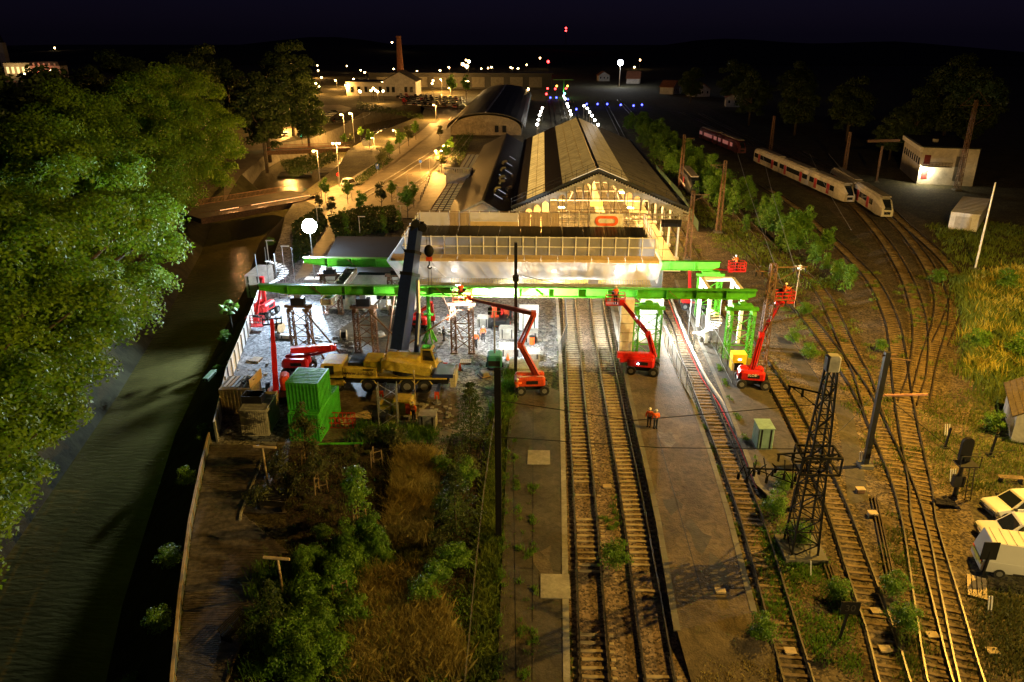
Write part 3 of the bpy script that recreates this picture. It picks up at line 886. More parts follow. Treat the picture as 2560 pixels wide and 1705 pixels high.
house(1510, 203, 8, 9, 4, R(5), 'little house just beside the far floodlight mast')
house(1690, 235, 10, 8, 4, R(60), 'low dark house in the allotments beyond the sidings')
# ================================================================ FACTORY AND CHIMNEY, far terraces
t = thing('factory', 'old two-part factory with pale gables and lit windows near the car park', 'factory', G(965, 240))
MB().ext([(-22, 0), (-1, 0), (-1, 7), (-22, 7.5)], 0, 14).build('wall', M['wall'], t)
MB().ext([(-1, 0), (17, 0), (17, 8), (8, 12.5), (-1, 8)], -1, 18).build('gable_hall', M['wall'], t)
MB().box(-22.5, -.5, -.5, 14.5, 7.5, 7.9).build('roof', M['slate'], t)
for s in (-1, 1):
    MB().add([(8 + s * 9.6, -1.5, 7.7), (8, -1.5, 12.8), (8, 18.5, 12.8), (8 + s * 9.6, 18.5, 7.7), (8 + s * 9.6, -1.5, 8.1), (8, -1.5, 13.2), (8, 18.5, 13.2), (8 + s * 9.6, 18.5, 8.1)],
             [(0, 1, 2, 3), (7, 6, 5, 4), (4, 5, 1, 0), (3, 2, 6, 7)]).build('roof', M['slate'], t)
for x in (-19, -15, -11, -7, -3, 1.5, 4.5, 11.5, 14.5):
    w = MB().box(x - .9, x + .9, -1.1 if x > 0 else -.1, 0, 2, 5).build('window', M['concrete_dark'], t)
    MB().box(x - .7, x + .7, -1.2 if x > 0 else -.2, -1.0 if x > 0 else -.08, 2.2, 4.8).build('pane', M['glass'], w)
t = thing('chimney', 'tall round brick factory chimney standing beside the factory gable', 'chimney', G(1004, 236))
MB().tube((0, 0, 0), (0, 0, 30), 2.3, 1.25, 14).build('shaft', M['brick'], t)
MB().tube((0, 0, 30), (0, 0, 31), 1.5, 1.5, 14).build('cap', M['brick'], t)
t = thing('warehouse', 'long dark warehouse with tall pale bays behind the car park', 'warehouse', G(1160, 222))
MB().box(-60, 55, 0, 18, 0, 9).build('wall', M['slate'], t)
MB().box(-61, 56, -.5, 18.5, 9, 9.5).build('roof', M['slate'], t)
for k in range(9):
    MB().box(-55 + k * 12, -47 + k * 12, -.3, .1, 1, 7).build('bay', M['concrete_dark'], t)
t = thing('apartment_block', 'far town building with arched lit windows across the river', 'building', G(50, 190))
MB().box(-12, 12, 0, 12, 0, 10).build('wall', M['wall'], t)
MB().box(-12.5, 12.5, -.5, 12.5, 10, 10.6).build('roof', M['slate'], t)
for k in range(5):
    MB().box(-10 + k * 4.4, -8 + k * 4.4, -.2, .1, 2, 7).build('window', glow('lit_window', (1, .7, .3), .9), t)
lamp(t, (0, -14, 6), 5000, (1, .6, .2))
t = thing('terrace_house', 'far town terrace with a row of dormers beside the red light', 'building', G(118, 195))
MB().box(-12, 12, 0, 10, 0, 9).build('wall', M['wall'], t)
MB().ext([(-12.4, 9), (12.4, 9), (11, 12), (-11, 12)], -.4, 10.4).build('roof', M['slate'], t)
for k in range(5):
    MB().box(-9 + k * 4.2, -7.6 + k * 4.2, -.15, .1, 3, 6).build('window', M['glass'], t)
    MB().box(-9 + k * 4.2, -7.6 + k * 4.2, -.6, 1, 9.2, 11).build('dormer', M['wall'], t)
lamp(t, (-6, -16, 5), 4000, (1, .6, .25))
t = thing('church', 'dim distant church tower at the edge of the far town', 'church', G(12, 170))
MB().box(-3, 3, 0, 6, 0, 24).build('tower', M['wall'], t)
MB().tube((0, 3, 24), (0, 3, 34), 3, .2, 8).build('spire', M['slate'], t)
# ================================================================ BRIDGES over the river
def bridge(a, b, w, z, label, rail, lights=False):
    A, B = G(*a, z), G(*b, z)
    t = thing('bridge', label, 'bridge', A)
    d = B - A
    L = d.length
    t.rotation_euler = (0, 0, math.atan2(d.y, d.x))
    MB().box(-3, L + 3, 0, w, -.9, 0.03).build('deck', M['asphalt'], t)
    for y in (-.12, w - .1):
        p = MB().bar((-3, y + .1, 1.1), (L + 3, y + .1, 1.1), .12, .1).bar((-3, y + .1, .1), (L + 3, y + .1, .1), .12, .1).build('handrail', rail, t)
        me = MB().box(-.03, .03, -.03, .03, .1, 1.1).data('baluster', rail)
        n = min(140, int(L / .3))
        for k in range(n):
            obj('baluster', me, p, loc=(L * k / n, y + .1, 0))
    MB().box(-3, L + 3, -.05, .0, -1.0, -.05).build('fascia', M['rust'], t)
    if lights:
        for k in range(9):
            f = (.05, .14, .36, .45, .54, .63, .72, .82, .91)[k]
            MB().box(L * f, L * f + 1.9, .0, .06, .95, 1.03).build('handrail_light', glow('handrail_glow', (1, .45, .16), 3), t)
        for f in (.2, .5, .8):
            lamp(t, (L * f, 1, 1.1), 500, (1, .45, .15))
    return t
bridge((540, 541), (775, 500), 12, .05, 'wide road bridge with a balustrade and lit handrail beside the trees', M['rust'], True)
bridge((690, 378), (850, 372), 5, .3, 'curved footbridge with red rails over the upper river', mat('dull_red_rail', (.25, .06, .03), .6))
t = thing('weir', 'stepped concrete weir slabs in the dark river above the road bridge', 'weir', G(800, 440, -5))
MB().prism([(0, 0), (9, 3), (7, 9), (-2, 6)], -.5, 1.0).build('slab', M['concrete_dark'], t)
MB().prism([(-11, -3), (-2, -1), (-4, 5), (-12, 3)], -.5, .5).build('slab', M['concrete_dark'], t)
t = thing('gable_scaffold', 'thin dark scaffold grid standing in front of the lit hall gable', 'scaffold', (0, 111.6, 0))
for k in range(10):
    x = 3.2 + k * 1.9
    h = min(slope_z(x) - .9, 11.5)
    MB().tube((x, 0, 0), (x, 0, h), .035, n=5).build('standard', M['dark'], t)
for z in (2, 4, 6, 8, 9.6, 11):
    xs = [3.2 + k * 1.9 for k in range(10) if min(slope_z(3.2 + k * 1.9) - .9, 11.5) >= z]
    MB().tube((xs[0], 0, z), (xs[-1], 0, z), .03, n=5).build('ledger', M['dark'], t)
# ================================================================ WRAPPED FOOTBRIDGE on its launching beams
def launch_beam(x0, x1, Y, z0, z1, label):
    t = thing('launching_beam', label, 'steel beam', (0, Y, z0))
    h = z1 - z0
    MB().ext([(x0, h * .45), (x0 + 3, .06), (x1 - .8, .06), (x1, h * .3), (x1, h - .06), (x0, h - .06)], -.03, .03).build('web', M['green'], t)
    MB().box(x0 - .05, x1 + .05, -.32, .32, h - .06, h).build('top_flange', M['green'], t)
    MB().box(x0 + 3, x1 - .8, -.32, .32, 0, .06).bar((x0, 0, h * .45), (x0 + 3, 0, .03), .64, .06).build('bottom_flange', M['green'], t)
    st = MB().box(-.03, .03, -.3, .3, .07, h - .07).data('stiffener', M['green'])
    n = 17
    for k in range(1, n):
        obj('stiffener', st, t, loc=(x0 + (x1 - x0) * k / n, 0, 0))
    sk = MB().bar((-.45, -.33, h - .1), (.45, -.36, .1), .16, .05).data('brace_plate', M['rust'])
    for k in (2, 6.3, 9.5, 14.2):
        obj('brace_plate', sk, t, loc=(x0 + (x1 - x0) * k / n, 0, 0))
    return t
launch_beam(-29.4, 22.2, 75, 6.72, 7.72, 'long green launching beam across the tracks in front of the wrapped footbridge')
launch_beam(-28.4, 21.2, 87.4, 6.1, 7.15, 'long green launching beam across the tracks behind the wrapped footbridge')
fb = thing('footbridge', 'new station footbridge wrapped in white netting spanning the main tracks on green beams', 'footbridge', (0, 75, 0))
bx0, bx1, by0, by1 = -13.7, 11.5, .9, 12.6
MB().box(bx0, bx1, .3, by1, 7.76, 8.02).build('deck', M['concrete'], fb)
MB().box(bx0 + 1, bx1 - .3, 2, by1 - .3, 8.02, 10.45).build('wall', M['cream'], fb)
for x0, x1, z0, z1 in ((-9.5, -7, 8.6, 9.9), (2, 5, 8.5, 10), (7.6, 10, 8.6, 9.6)):
    MB().box(x0, x1, 1.94, 2.0, z0, z1).build('wall_panel', M['white'], fb)
rp = MB()
w = (bx1 - bx0 + 1.2) / 11
rp.add([(0.03, 2, 10.55), (w - .03, 2, 10.55), (w - .03, by1, 11.0), (.03, by1, 11.0), (.03, 2, 10.67), (w - .03, 2, 10.67), (w - .03, by1, 11.12), (.03, by1, 11.12)],
       [(3, 2, 1, 0), (4, 5, 6, 7), (0, 1, 5, 4), (1, 2, 6, 5), (2, 3, 7, 6), (3, 0, 4, 7)])
for q in range(1, 6):
    rp.bar((w * q / 6, 2, 10.69), (w * q / 6, by1, 11.14), .06, .06)
rd = rp.data('roof_panel', mat('dark_roof_panel', (.022, .02, .018), .5, var=.3))
for k in range(11):
    obj('roof_panel', rd, fb, loc=(bx0 - .6 + k * w, 0, 0))
MB().box(4, 5.8, 3, 3.8, 10.78, 10.86).box(-12.6, -10.5, 3.4, 5.2, 10.8, 11.1).build('loose_timber', M['ply'], fb)
for x in (-9, -2.5, 1.5, 8):
    wl_ = MB().box(x - .2, x + .2, 1.5, 1.62, 8.9, 9.1).build('work_lamp', M['lamp_white'], fb)
    lamp(fb, (x, 1.2, 9.0), 95, (1, .97, .92), r=.15)
yb = MB().box(-.02, .02, -.02, .02, 8.02, 8.75).data('guard_bar', mat('yellow_rail', (.5, .36, .05), .5))
for k in range(150):
    x = bx0 + (bx1 - bx0) * k / 150
    if -10.2 < x < -9.2 or 5 < x < 6:
        continue
    obj('guard_bar', yb, fb, loc=(x, .35, 0))
# scaffold walkway round the top: decks, toe boards, posts, rails and netting
sc = thing('scaffold_walkway', 'tube scaffold walkway with netting all round the top of the footbridge', 'scaffold', (0, 75, 10.6))
wx0, wx1 = -15.6, 12.3
bd = MB().add([(0.02, -.8, .02), (1.68, -.8, .02), (1.68, -.72, .30), (.02, -.72, .30), (.02, .75, .34), (1.68, .75, .34)], [(0, 1, 2, 3), (3, 2, 5, 4)]).data('walkway_board', M['ply'])
for k in range(16):
    obj('walkway_board', bd, sc, loc=(wx0 + .4 + k * 1.7, 0, 0))
post = MB().tube((0, 0, .05), (0, 0, 2.2), .06, n=6).data('post', M['white'])
for k in range(20):
    obj('post', post, sc, loc=(-13.9 + k * (25.6 / 19), .75, .1))
for k in range(23):
    o = obj('post', post, sc, loc=(-14.2 + k * (25.7 / 22), 13.1, 0))
for side in (-14.2, 11.9):
    for k in range(1, 7):
        obj('post', post, sc, loc=(side, .75 + k * 1.8, .1))
for z in (.12, 1.1, 2.1):
    MB().bar((-14.2, .75, z + .1), (11.9, .75, z + .1), .085).build('rail', M['white'], sc)
    MB().bar((-14.4, 13.1, z), (11.7, 13.1, z), .06).build('rail', M['rust'], sc)
    for side in (-14.2, 11.9):
        MB().bar((side, .75, z + .1), (side, 13.1, z), .06).build('rail', M['pale_wood'], sc)
def cloth(name, p, m, nx=10, nz=5, bulge=.25, parent=sc, ph=0.):
    a, b, c, d = [Vector(q) for q in p]            # lower-left, lower-right, upper-right, upper-left
    nrm = (b - a).cross(d - a).normalized()
    mb = MB()
    vs = []
    for j in range(nz + 1):
        for i in range(nx + 1):
            u, v = i / nx, j / nz
            q = a.lerp(b, u).lerp(d.lerp(c, u), v)
            q = q + nrm * (math.sin(v * math.pi) * bulge * (.6 + .4 * math.sin(u * 17 + ph)) + U(-.03, .03))
            vs.append(q)
    fs = [(j * (nx + 1) + i, j * (nx + 1) + i + 1, (j + 1) * (nx + 1) + i + 1, (j + 1) * (nx + 1) + i) for j in range(nz) for i in range(nx)]
    mb.add(vs, fs)
    return mb.build(name, m, parent, smooth=True)
for k in range(19):
    x = -13.9 + k * (25.6 / 19)
    cloth('netting', [(x + .05, .82, .15), (x + 1.3, .82, .15), (x + 1.3, .82, 2.2), (x + .05, .82, 2.2)], M['net'], 3, 3, .05, ph=k)
seg = [wx0 + (wx1 - wx0) * k / 6 for k in range(7)]
low = [-13.9 + (25.8) * k / 6 for k in range(7)]
for k in range(6):
    cloth('hanging_sheet', [(low[k], -.1 + (k in (0, 5)) * .2, -1.95 - .3 * (k == 0)), (low[k + 1], -.1, -1.95), (seg[k + 1], -.8, 0), (seg[k], -.8, 0)],
          M['sheeting'] if 0 < k < 5 else M['net'], 22, 8, .3, ph=k * 2.1)
for sx, tx, bx in ((1, wx0, -14.3), (-1, wx1, 12.)):
    for k in range(4):
        y0, y1 = -.8 + k * 3.5, -.8 + (k + 1) * 3.5
        q = [(bx, y0 + .6, -2.4), (bx, y1, -2.4), (tx, y1, 0), (tx, y0, 0)]
        cloth('side_net', q if sx > 0 else [q[1], q[0], q[3], q[2]], M['net'], 6, 5, .15, ph=k)
        q = [(tx, y0, 0), (tx, y1, 0), (bx + sx * .1, y1, 2), (bx + sx * .1, y0 + 1.5, 2)]
        cloth('side_net', q if sx > 0 else [q[1], q[0], q[3], q[2]], M['net'], 6, 4, .1, ph=k)
bays = [('hanging_sheet', M['sheeting'], 0, 3.4), ('tarpaulin', M['tarp'], 3.5, 4.6), ('tarpaulin', M['tarp'], 4.7, 5.8), ('hanging_sheet', M['sheeting'], 5.9, 11.6),
        ('tarpaulin', M['tarp'], 11.7, 13), ('tarpaulin', M['tarp'], 13.1, 14.2), ('tarpaulin', M['tarp'], 14.3, 15.4), ('tarpaulin', M['tarp'], 15.5, 16.4)]
for nm, m, u0, u1 in bays:
    cloth(nm, [(-14.2 + u0, 13, .1), (-14.2 + u1, 13, .1), (-14.2 + u1, 13, 2), (-14.2 + u0, 13, 2)], m, 8, 4, .08, ph=u0)
cloth('netting', [(2.3, 13, .1), (11.7, 13, .1), (11.7, 13, 2.05), (2.3, 13, 2.05)], veil('fine_net', (.4, .35, .28), .22), 10, 3, .05)
MB().box(-8.3, -2.6, 12.85, 12.95, .1, .95).build('pale_board', M['ply'], sc)
t = thing('banner', 'white banner with an orange rounded ring symbol tied to the scaffold rail', 'banner', (7.7, 87.85, 10.95))
cloth('sheet', [(-1.9, 0, 0), (1.9, 0, 0), (1.9, 0, 1.65), (-1.9, 0, 1.65)], M['white'], 10, 5, .06, t)
def ringpts(a, r):
    P = []
    for k in range(13):
        w_ = -math.pi / 2 + math.pi * k / 12
        P.append((a + math.cos(w_) * r, math.sin(w_) * r))
    for k in range(13):
        w_ = math.pi / 2 + math.pi * k / 12
        P.append((-a + math.cos(w_) * r, math.sin(w_) * r))
    return P
o1, o2 = ringpts(.75, .6), ringpts(.72, .27)
mb = MB()
mb.add([(x, -.13, z + .85) for x, z in o1] + [(x, -.13, z + .85) for x, z in o2], [(k, (k + 1) % 26, (k + 1) % 26 + 26, k + 26) for k in range(26)])
mb.build('ring_symbol', mat('banner_orange', (.75, .13, .04), .6), t)
# ================================================================ SHORING TOWERS
def tower(x, y, h, m, label, w=1.9, d=1.6, braced=True, group=None):
    t = thing('shoring_tower', label, 'tower', (x, y, 0), 0, group)
    for sx in (-1, 1):
        mb = MB().lattice((sx * w / 2, 0, .1), (sx * w / 2, 0, h - .55), .5, max(4, int(h / .55)), .05, .025)
        mb.box(sx * w / 2 - .4, sx * w / 2 + .4, -.4, .4, 0, .1)
        mb.build('leg', m, t)
        MB().add([(sx * w / 2 - .2, -.7, h - .5), (sx * w / 2 + .2, -.7, h - .5), (sx * w / 2 + .2, .7, h - .5), (sx * w / 2 - .2, .7, h - .5), (sx * w / 2 - .2, -.5, h - .15), (sx * w / 2 + .2, -.5, h - .15), (sx * w / 2 + .2, .5, h - .15), (sx * w / 2 - .2, .5, h - .15)],
                 [(3, 2, 1, 0), (4, 5, 6, 7), (0, 1, 5, 4), (1, 2, 6, 5), (2, 3, 7, 6), (3, 0, 4, 7)]).build('head_frame', m, t)
    mb = MB()
    n = 3
    for k in range(n):
        z0, z1 = .3 + (h - 1) * k / n, .3 + (h - 1) * (k + 1) / n
        mb.bar((-w / 2, -.22, z0), (w / 2, -.22, z1), .07).bar((w / 2, .22, z0), (-w / 2, .22, z1), .07)
        mb.bar((-w / 2, 0, z1), (w / 2, 0, z1), .08)
    mb.build('cross_brace', m, t)
    MB().box(-w / 2 - .5, w / 2 + .5, -.25, .25, h - .15, h + .15).build('cap_beam', m, t)
    return t
for x, y, h, lab in ((-25.6, 75.4, 5.2, 'brown lattice shoring tower nearest the river at the beam end'), (-18.6, 75.4, 5.2, 'brown lattice shoring tower behind the crane truck cab'), (-8.2, 75.6, 5.6, 'brown lattice shoring tower beside the walking workers'),
                     (-25.4, 87.4, 5.0, 'brown lattice shoring tower under the rear beam by the annex corner'), (-17.2, 87.4, 5.0, 'brown lattice shoring tower under the rear beam by the crane boom')):
    tower(x, y, h, M['rust'], lab)
    z1 = 6.72 if y < 80 else 6.1
    p = thing('bearing_block', 'dark bearing block above the ' + lab.replace('brown lattice shoring ', ''), 'bearing', (x, y, h + .15))
    MB().box(-.7, .7, -.4, .4, 0, (z1 - h - .15) * .6).build('base', M['dark'], p)
    MB().box(-.3, .3, -.3, .3, (z1 - h - .15) * .6, z1 - h - .16).build('ram', M['steel'], p)
for x, y, h, lab in ((11.2, 73.9, 6.0, 'green lattice tower on the workers\' platform behind the red lift'), (20.7, 74, 6.0, 'green lattice tower beside the yellow box and rusty mast'),
                     (11.4, 87.4, 5.6, 'green lattice tower under the rear beam on the workers\' platform'), (20.2, 87.2, 5.6, 'green lattice tower under the rear beam end')):
    tower(x, y, h, M['green'], lab, 2.3)
    p = thing('bearing_block', 'green jack block above the ' + lab.replace('lattice ', ''), 'bearing', (x, y, h + .15))
    MB().box(-1, 1, -.5, .5, 0, .3).build('base', M['green'], p)
    MB().box(-.35, .35, -.35, .35, .3, (6.7 if y < 80 else 6.08) - h - .15).build('ram', M['green'], p)
for (a, b), lab in ((((-25, 75, 4.9), (-19.4, 71.5, 0)), 'brown raking prop running down from the river side tower'), (((-25.2, 75.5, 3), (-22.6, 73, 0)), 'short brown raking prop at the river side tower foot'),
                    (((-18, 75, 4.9), (-11.8, 71.8, 0)), 'brown raking prop running down behind the crane cab'), (((-16.5, 75.5, .1), (-15.2, 75.2, 6.6)), 'thin steep brown prop leaning on the beam near the crane boom'),
                    (((-9, 75.4, 4.6), (-15.4, 73.5, .6)), 'brown raking prop crossing behind the green jack post'), (((-16.8, 87, 4.6), (-21.5, 85, .2)), 'brown raking prop in front of the annex wall'), (((-13.5, 88, 6), (-8.6, 79, .3)), 'long thin prop by the white cabin gable')):
    t = thing('raking_prop', lab, 'prop', a)
    d = Vector(b) - Vector(a)
    MB().tube((0, 0, 0), d, .09, n=8).build('tube', M['rust'], t)
    MB().ball((0, 0, 0), .16, 6, 4).build('end_fitting', M['rust'], t)
    MB().ball(tuple(d), .16, 6, 4).build('end_fitting', M['rust'], t)
for x, lab in ((-22.6, 'pale steel runway girder linking the two beams near the river'), (-15.6, 'pale steel runway girder linking the two beams beside the crane boom')):
    t = thing('runway_girder', lab, 'girder', (x, 74, 0))
    for dx in (-.55, .55):
        MB().box(dx - .06, dx + .06, 1.4, 13.2, 5.35, 6.0).build('girder_web', M['wall'], t)
    MB().box(-.75, .75, 1.4, 13.2, 5.28, 5.34).build('bottom_plate', M['white'], t)
    for k in range(10):
        MB().box(-.5, .5, 1.6 + k * 1.25, 1.7 + k * 1.25, 5.4, 5.95).build('diaphragm', M['concrete'], t)
t = thing('jack_post', 'single bright green jacking post with splayed foot under the front beam', 'post', (-12.2, 78.6, 0))
MB().tube((0, 0, 1.5), (0, 0, 5.9), .22, .2, 8).build('shaft', M['green'], t)
for k in range(6):
    a = k * math.pi / 3
    MB().bar((0, 0, 1.9), (math.cos(a) * .75, math.sin(a) * .75, 0.05), .12, .22).build('foot_rib', M['green'], t)
MB().box(-.5, .5, -.5, .5, 5.9, 6.5).build('head', M['green'], t)
MB().box(-.55, .55, -.25, .25, 3.2, 3.35).build('collar', M['green'], t)
# white service stairs by the green towers and the spiral stair by the river
def stair(x, y, label, z0, n, m, r=1.5, frame=True):
    t = thing('stair', label, 'stair', (x, y, z0))
    for k in range(n):
        a = k * .38
        MB().add([(0, 0, k * .2), (math.cos(a) * r, math.sin(a) * r, k * .2), (math.cos(a + .36) * r, math.sin(a + .36) * r, k * .2), (0, 0, k * .2 + .05), (math.cos(a) * r, math.sin(a) * r, k * .2 + .05), (math.cos(a + .36) * r, math.sin(a + .36) * r, k * .2 + .05)],
                 [(2, 1, 0), (3, 4, 5), (0, 1, 4, 3), (1, 2, 5, 4), (2, 0, 3, 5)]).build('tread', m, t)
    MB().tube((0, 0, 0), (0, 0, n * .2 + 1), .09).build('newel', M['steel'], t)
    if frame:
        for sx in (-1, 1):
            for sy in (-1, 1):
                MB().tube((sx * r * 1.1, sy * r * 1.1, 0), (sx * r * 1.1, sy * r * 1.1, n * .2 + 1.4), .05).build('frame_post', M['steel'], t)
stair(-34.2, 93.5, 'steel spiral stair tower beside the river end of the yard', 0, 24, M['white'], 1.6)
stair(18.4, 78.4, 'white fan of stair treads behind the green tower near the yellow box', 0, 20, M['white'], 1.5)
t = thing('open_box_gantry', 'white open box frame for a stair head resting above the front beam end', 'frame', (20, 78.5, 0))
for (a, b) in (((-1.6, 0, 6.2), (1.9, 0, 6.2)), ((-1.6, 5, 6.2), (1.9, 5, 6.2)), ((-1.6, 0, 6.2), (-1.6, 5, 6.2)), ((1.9, 0, 6.2), (1.9, 5, 6.2))):
    MB().bar(a, b, .4, .45).build('edge_beam', M['white'], t)
for x in (-1.6, 1.9):
    for y in (0, 5):
        MB().bar((x, y, 0), (x, y, 6), .36).build('post', M['white'], t)
for x, y, w_, h, lab in ((9.0, 73.2, 1.3, 6.6, 'white lift shaft panel standing beside the red lift boom'), (12.2, 78, 2.4, 4.8, 'white boarded hoarding behind the green tower'), (14.6, 92, 1.6, 5, 'blue grey stair shaft near the hall columns')):
    t = thing('shaft_panel', lab, 'panel', (x, y, .5))
    MB().box(-w_ / 2, w_ / 2, 0, .8, 0, h).build('casing', M['white'] if x < 14 else M['steel'], t)
    for k in range(1, int(h)):
        MB().box(-w_ / 2 - .02, w_ / 2 + .02, -.03, .0, k, k + .05).build('panel_joint', M['concrete'], t)
t = thing('control_box', 'bright yellow hydraulic control box with its door open at the green tower foot', 'cabinet', (20.2, 70.9, .0))
MB().box(-.7, .7, 0, 1.2, .3, 2.2).build('casing', mat('bright_yellow', (.75, .6, .03), .5, var=.05), t)
MB().add([(.75, -.05, .1), (1.5, -.5, .1), (1.5, -.5, 1.9), (.75, -.05, 1.9), (.75, .0, .1), (1.5, -.45, .1), (1.5, -.45, 1.9), (.75, 0, 1.9)], [(0, 1, 2, 3), (7, 6, 5, 4), (0, 3, 7, 4), (1, 5, 6, 2), (3, 2, 6, 7)]).build('open_door', mat('bright_yellow_door', (.75, .6, .03), .5, var=.05), t)
MB().box(-.5, .4, -.04, .0, .5, 1.3).build('dark_opening', M['black'], t)
MB().box(-.15, .15, -.06, -.02, 1.6, 1.75).build('indicator_light', glow('indicator', (1, 1, .9), 6), t)
MB().box(-.5, .5, .2, 1, 0, .3).build('plinth', M['dark'], t)

# ================================================================ MOBILE CRANE
cr = thing('crane_truck', 'yellow mobile crane truck with raised navy telescopic boom', 'crane', (-21.0, 65.4, 0))
cw = 2.75
MB().bev(.6, 12.4, .25, cw - .25, .9, 1.35, .05).box(.9, 12, -.02, cw + .02, 1.35, 1.5).build('chassis', M['dark'], cr)
MB().bev(2.6, 12.3, 0, cw, 1.5, 1.62, .03).build('deck', M['yellow'], cr)
b = MB().add([(0, 0, .7), (2.3, 0, .7), (2.3, cw, .7), (0, cw, .7), (.05, .02, 1.75), (2.3, .02, 1.75), (2.3, cw - .02, 1.75), (.05, cw - .02, 1.75), (.35, .15, 2.9), (2.3, .15, 2.9), (2.3, cw - .15, 2.9), (.35, cw - .15, 2.9)],
             [(3, 2, 1, 0), (0, 1, 5, 4), (1, 2, 6, 5), (2, 3, 7, 6), (3, 0, 4, 7), (4, 5, 9, 8), (5, 6, 10, 9), (6, 7, 11, 10), (7, 4, 8, 11), (8, 9, 10, 11)]).build('cab', M['yellow'], cr)
MB().add([(.45, -.0, 1.85), (1.5, -.0, 1.85), (1.5, .1, 2.7), (.6, .1, 2.7)], [(0, 1, 2, 3)]).build('side_window', M['glass'], b)
MB().add([(.02, .2, 1.85), (.02, cw - .2, 1.85), (.28, cw - .3, 2.8), (.28, .3, 2.8)], [(3, 2, 1, 0)]).build('windscreen', M['glass'], b)
MB().box(-.06, 0, .3, .6, .9, 1.1).build('headlight', M['steel'], b)
MB().box(-.06, 0, cw - .6, cw - .3, .9, 1.1).build('headlight', M['steel'], b)
MB().box(-.12, .2, .1, cw - .1, .45, .7).build('bumper', M['dark'], b)
MB().bev(2.35, 5.6, .05, cw - .05, 1.62, 2.55, .06).build('engine_cover', M['yellow'], cr)
MB().box(2.8, 5.3, .5, cw - .4, 2.56, 2.85).build('dark_tray', M['dark'], cr)
words(cr, 'www.autaa.fr', (3.9, .03, 2.0), .55, mat('dark_lettering', (.06, .03, .02), .6), (R(90), 0, 0))
MB().box(4.3, 5.3, .03, .05, 2.3, 2.42).build('badge', M['dark'], cr)
wl = MB()
wl.tube((0, -.2, 0), (0, .2, 0), .66, n=16)
wd = wl.data('wheel', M['rubber'])
rd_ = MB().tube((0, -.22, 0), (0, .22, 0), .36, n=10).data('rim', M['hub'])
for x in (1.75, 4.7, 8.45, 10.1):
    for y in (.25, cw - .25):
        o = obj('wheel', wd, cr, loc=(x, y, .66))
        obj('rim', rd_, o)
        if y < 1:
            MB().path([Vector((math.cos(a) * .82, -.15, math.sin(a) * .82)) for a in (.3, .8, 1.3, 1.8, 2.3, 2.8)], .06).build('mudguard', M['yellow'], o)
for x in (6.4, 11.6):
    for y0, y1 in ((0, -2.1), (cw, cw + 1.8)):
        og = MB().bar((x, y0, .95), (x, y1, .85), .3, .35).build('outrigger', M['navy'], cr)
        MB().tube((x, y1, .9), (x, y1, .12), .1).tube((x, y1, 0), (x, y1, .12), .4, n=10).build('jack_foot', M['steel'], og)
        MB().box(x - .22, x + .22, y1 - (.06 if y1 < 0 else -.04), y1 - (.03 if y1 < 0 else -.06), .5, 1.25).build('hazard_plate', M['orange'], og)
MB().box(10.9, 12.9, .1, cw - .1, 1.62, 2.0).build('rear_deck', M['navy'], cr)
MB().box(12.6, 13.1, .2, cw - .2, .6, 1.9).build('rear_box', M['beige'], cr)
# slewing upper works
MB().tube((8, 1.4, 1.62), (8, 1.4, 1.95), 1.1, n=16).build('slew_ring', M['dark'], cr)
MB().bev(6.2, 9.6, .9, 2.7, 1.95, 3.2, .1).build('upper_frame', M['yellow'], cr)
mb = MB().ext([(6.1, 3.3), (6.6, 3.4), (10.7, 2.65), (10.9, 2.35), (10.7, 1.85), (10.3, 1.85), (6.1, 2.5)], .0, .95)
cwt = mb.build('side_cover', M['yellow'], cr)
for k in range(5):
    MB().box(10.72 + .02 * k, 10.98 - .03 * k, -.03, .9, 1.95 + k * .13, 2.0 + k * .13).build('grille_slat', M['dark'], cwt)
MB().bev(4.3, 6.1, .3, 2.4, 1.95, 3.2, .1).build('counterweight', M['yellow'], cr)
MB().box(5.0, 5.9, .28, .3, 2.3, 3.0).build('access_panel', mat('yellow_panel', (.7, .5, .04), .4), cr)
b = MB().add([(9.6, 1.8, 2.0), (11.1, 1.6, 2.0), (11.2, 2.9, 2.0), (9.6, 2.9, 2.0), (9.6, 1.8, 3.9), (10.7, 1.65, 3.9), (10.8, 2.9, 3.9), (9.6, 2.9, 3.9)],
             [(3, 2, 1, 0), (4, 5, 6, 7), (1, 2, 6, 5), (2, 3, 7, 6), (3, 0, 4, 7), (0, 1, 5, 4)]).build('operator_cab', M['yellow'], cr)
MB().add([(9.8, 1.74, 2.7), (10.85, 1.60, 2.7), (10.6, 1.64, 3.75), (9.8, 1.76, 3.75)], [(0, 1, 2, 3)]).build('side_window', M['glass'], b)
MB().add([(11.04, 1.75, 2.7), (11.1, 2.8, 2.7), (10.86, 2.8, 3.75), (10.78, 1.75, 3.75)], [(0, 1, 2, 3)]).build('windscreen', M['glass'], b)
MB().box(9.75, 10.6, 1.75, 2.85, 3.9, 3.94).build('roof_window', M['glass'], b)
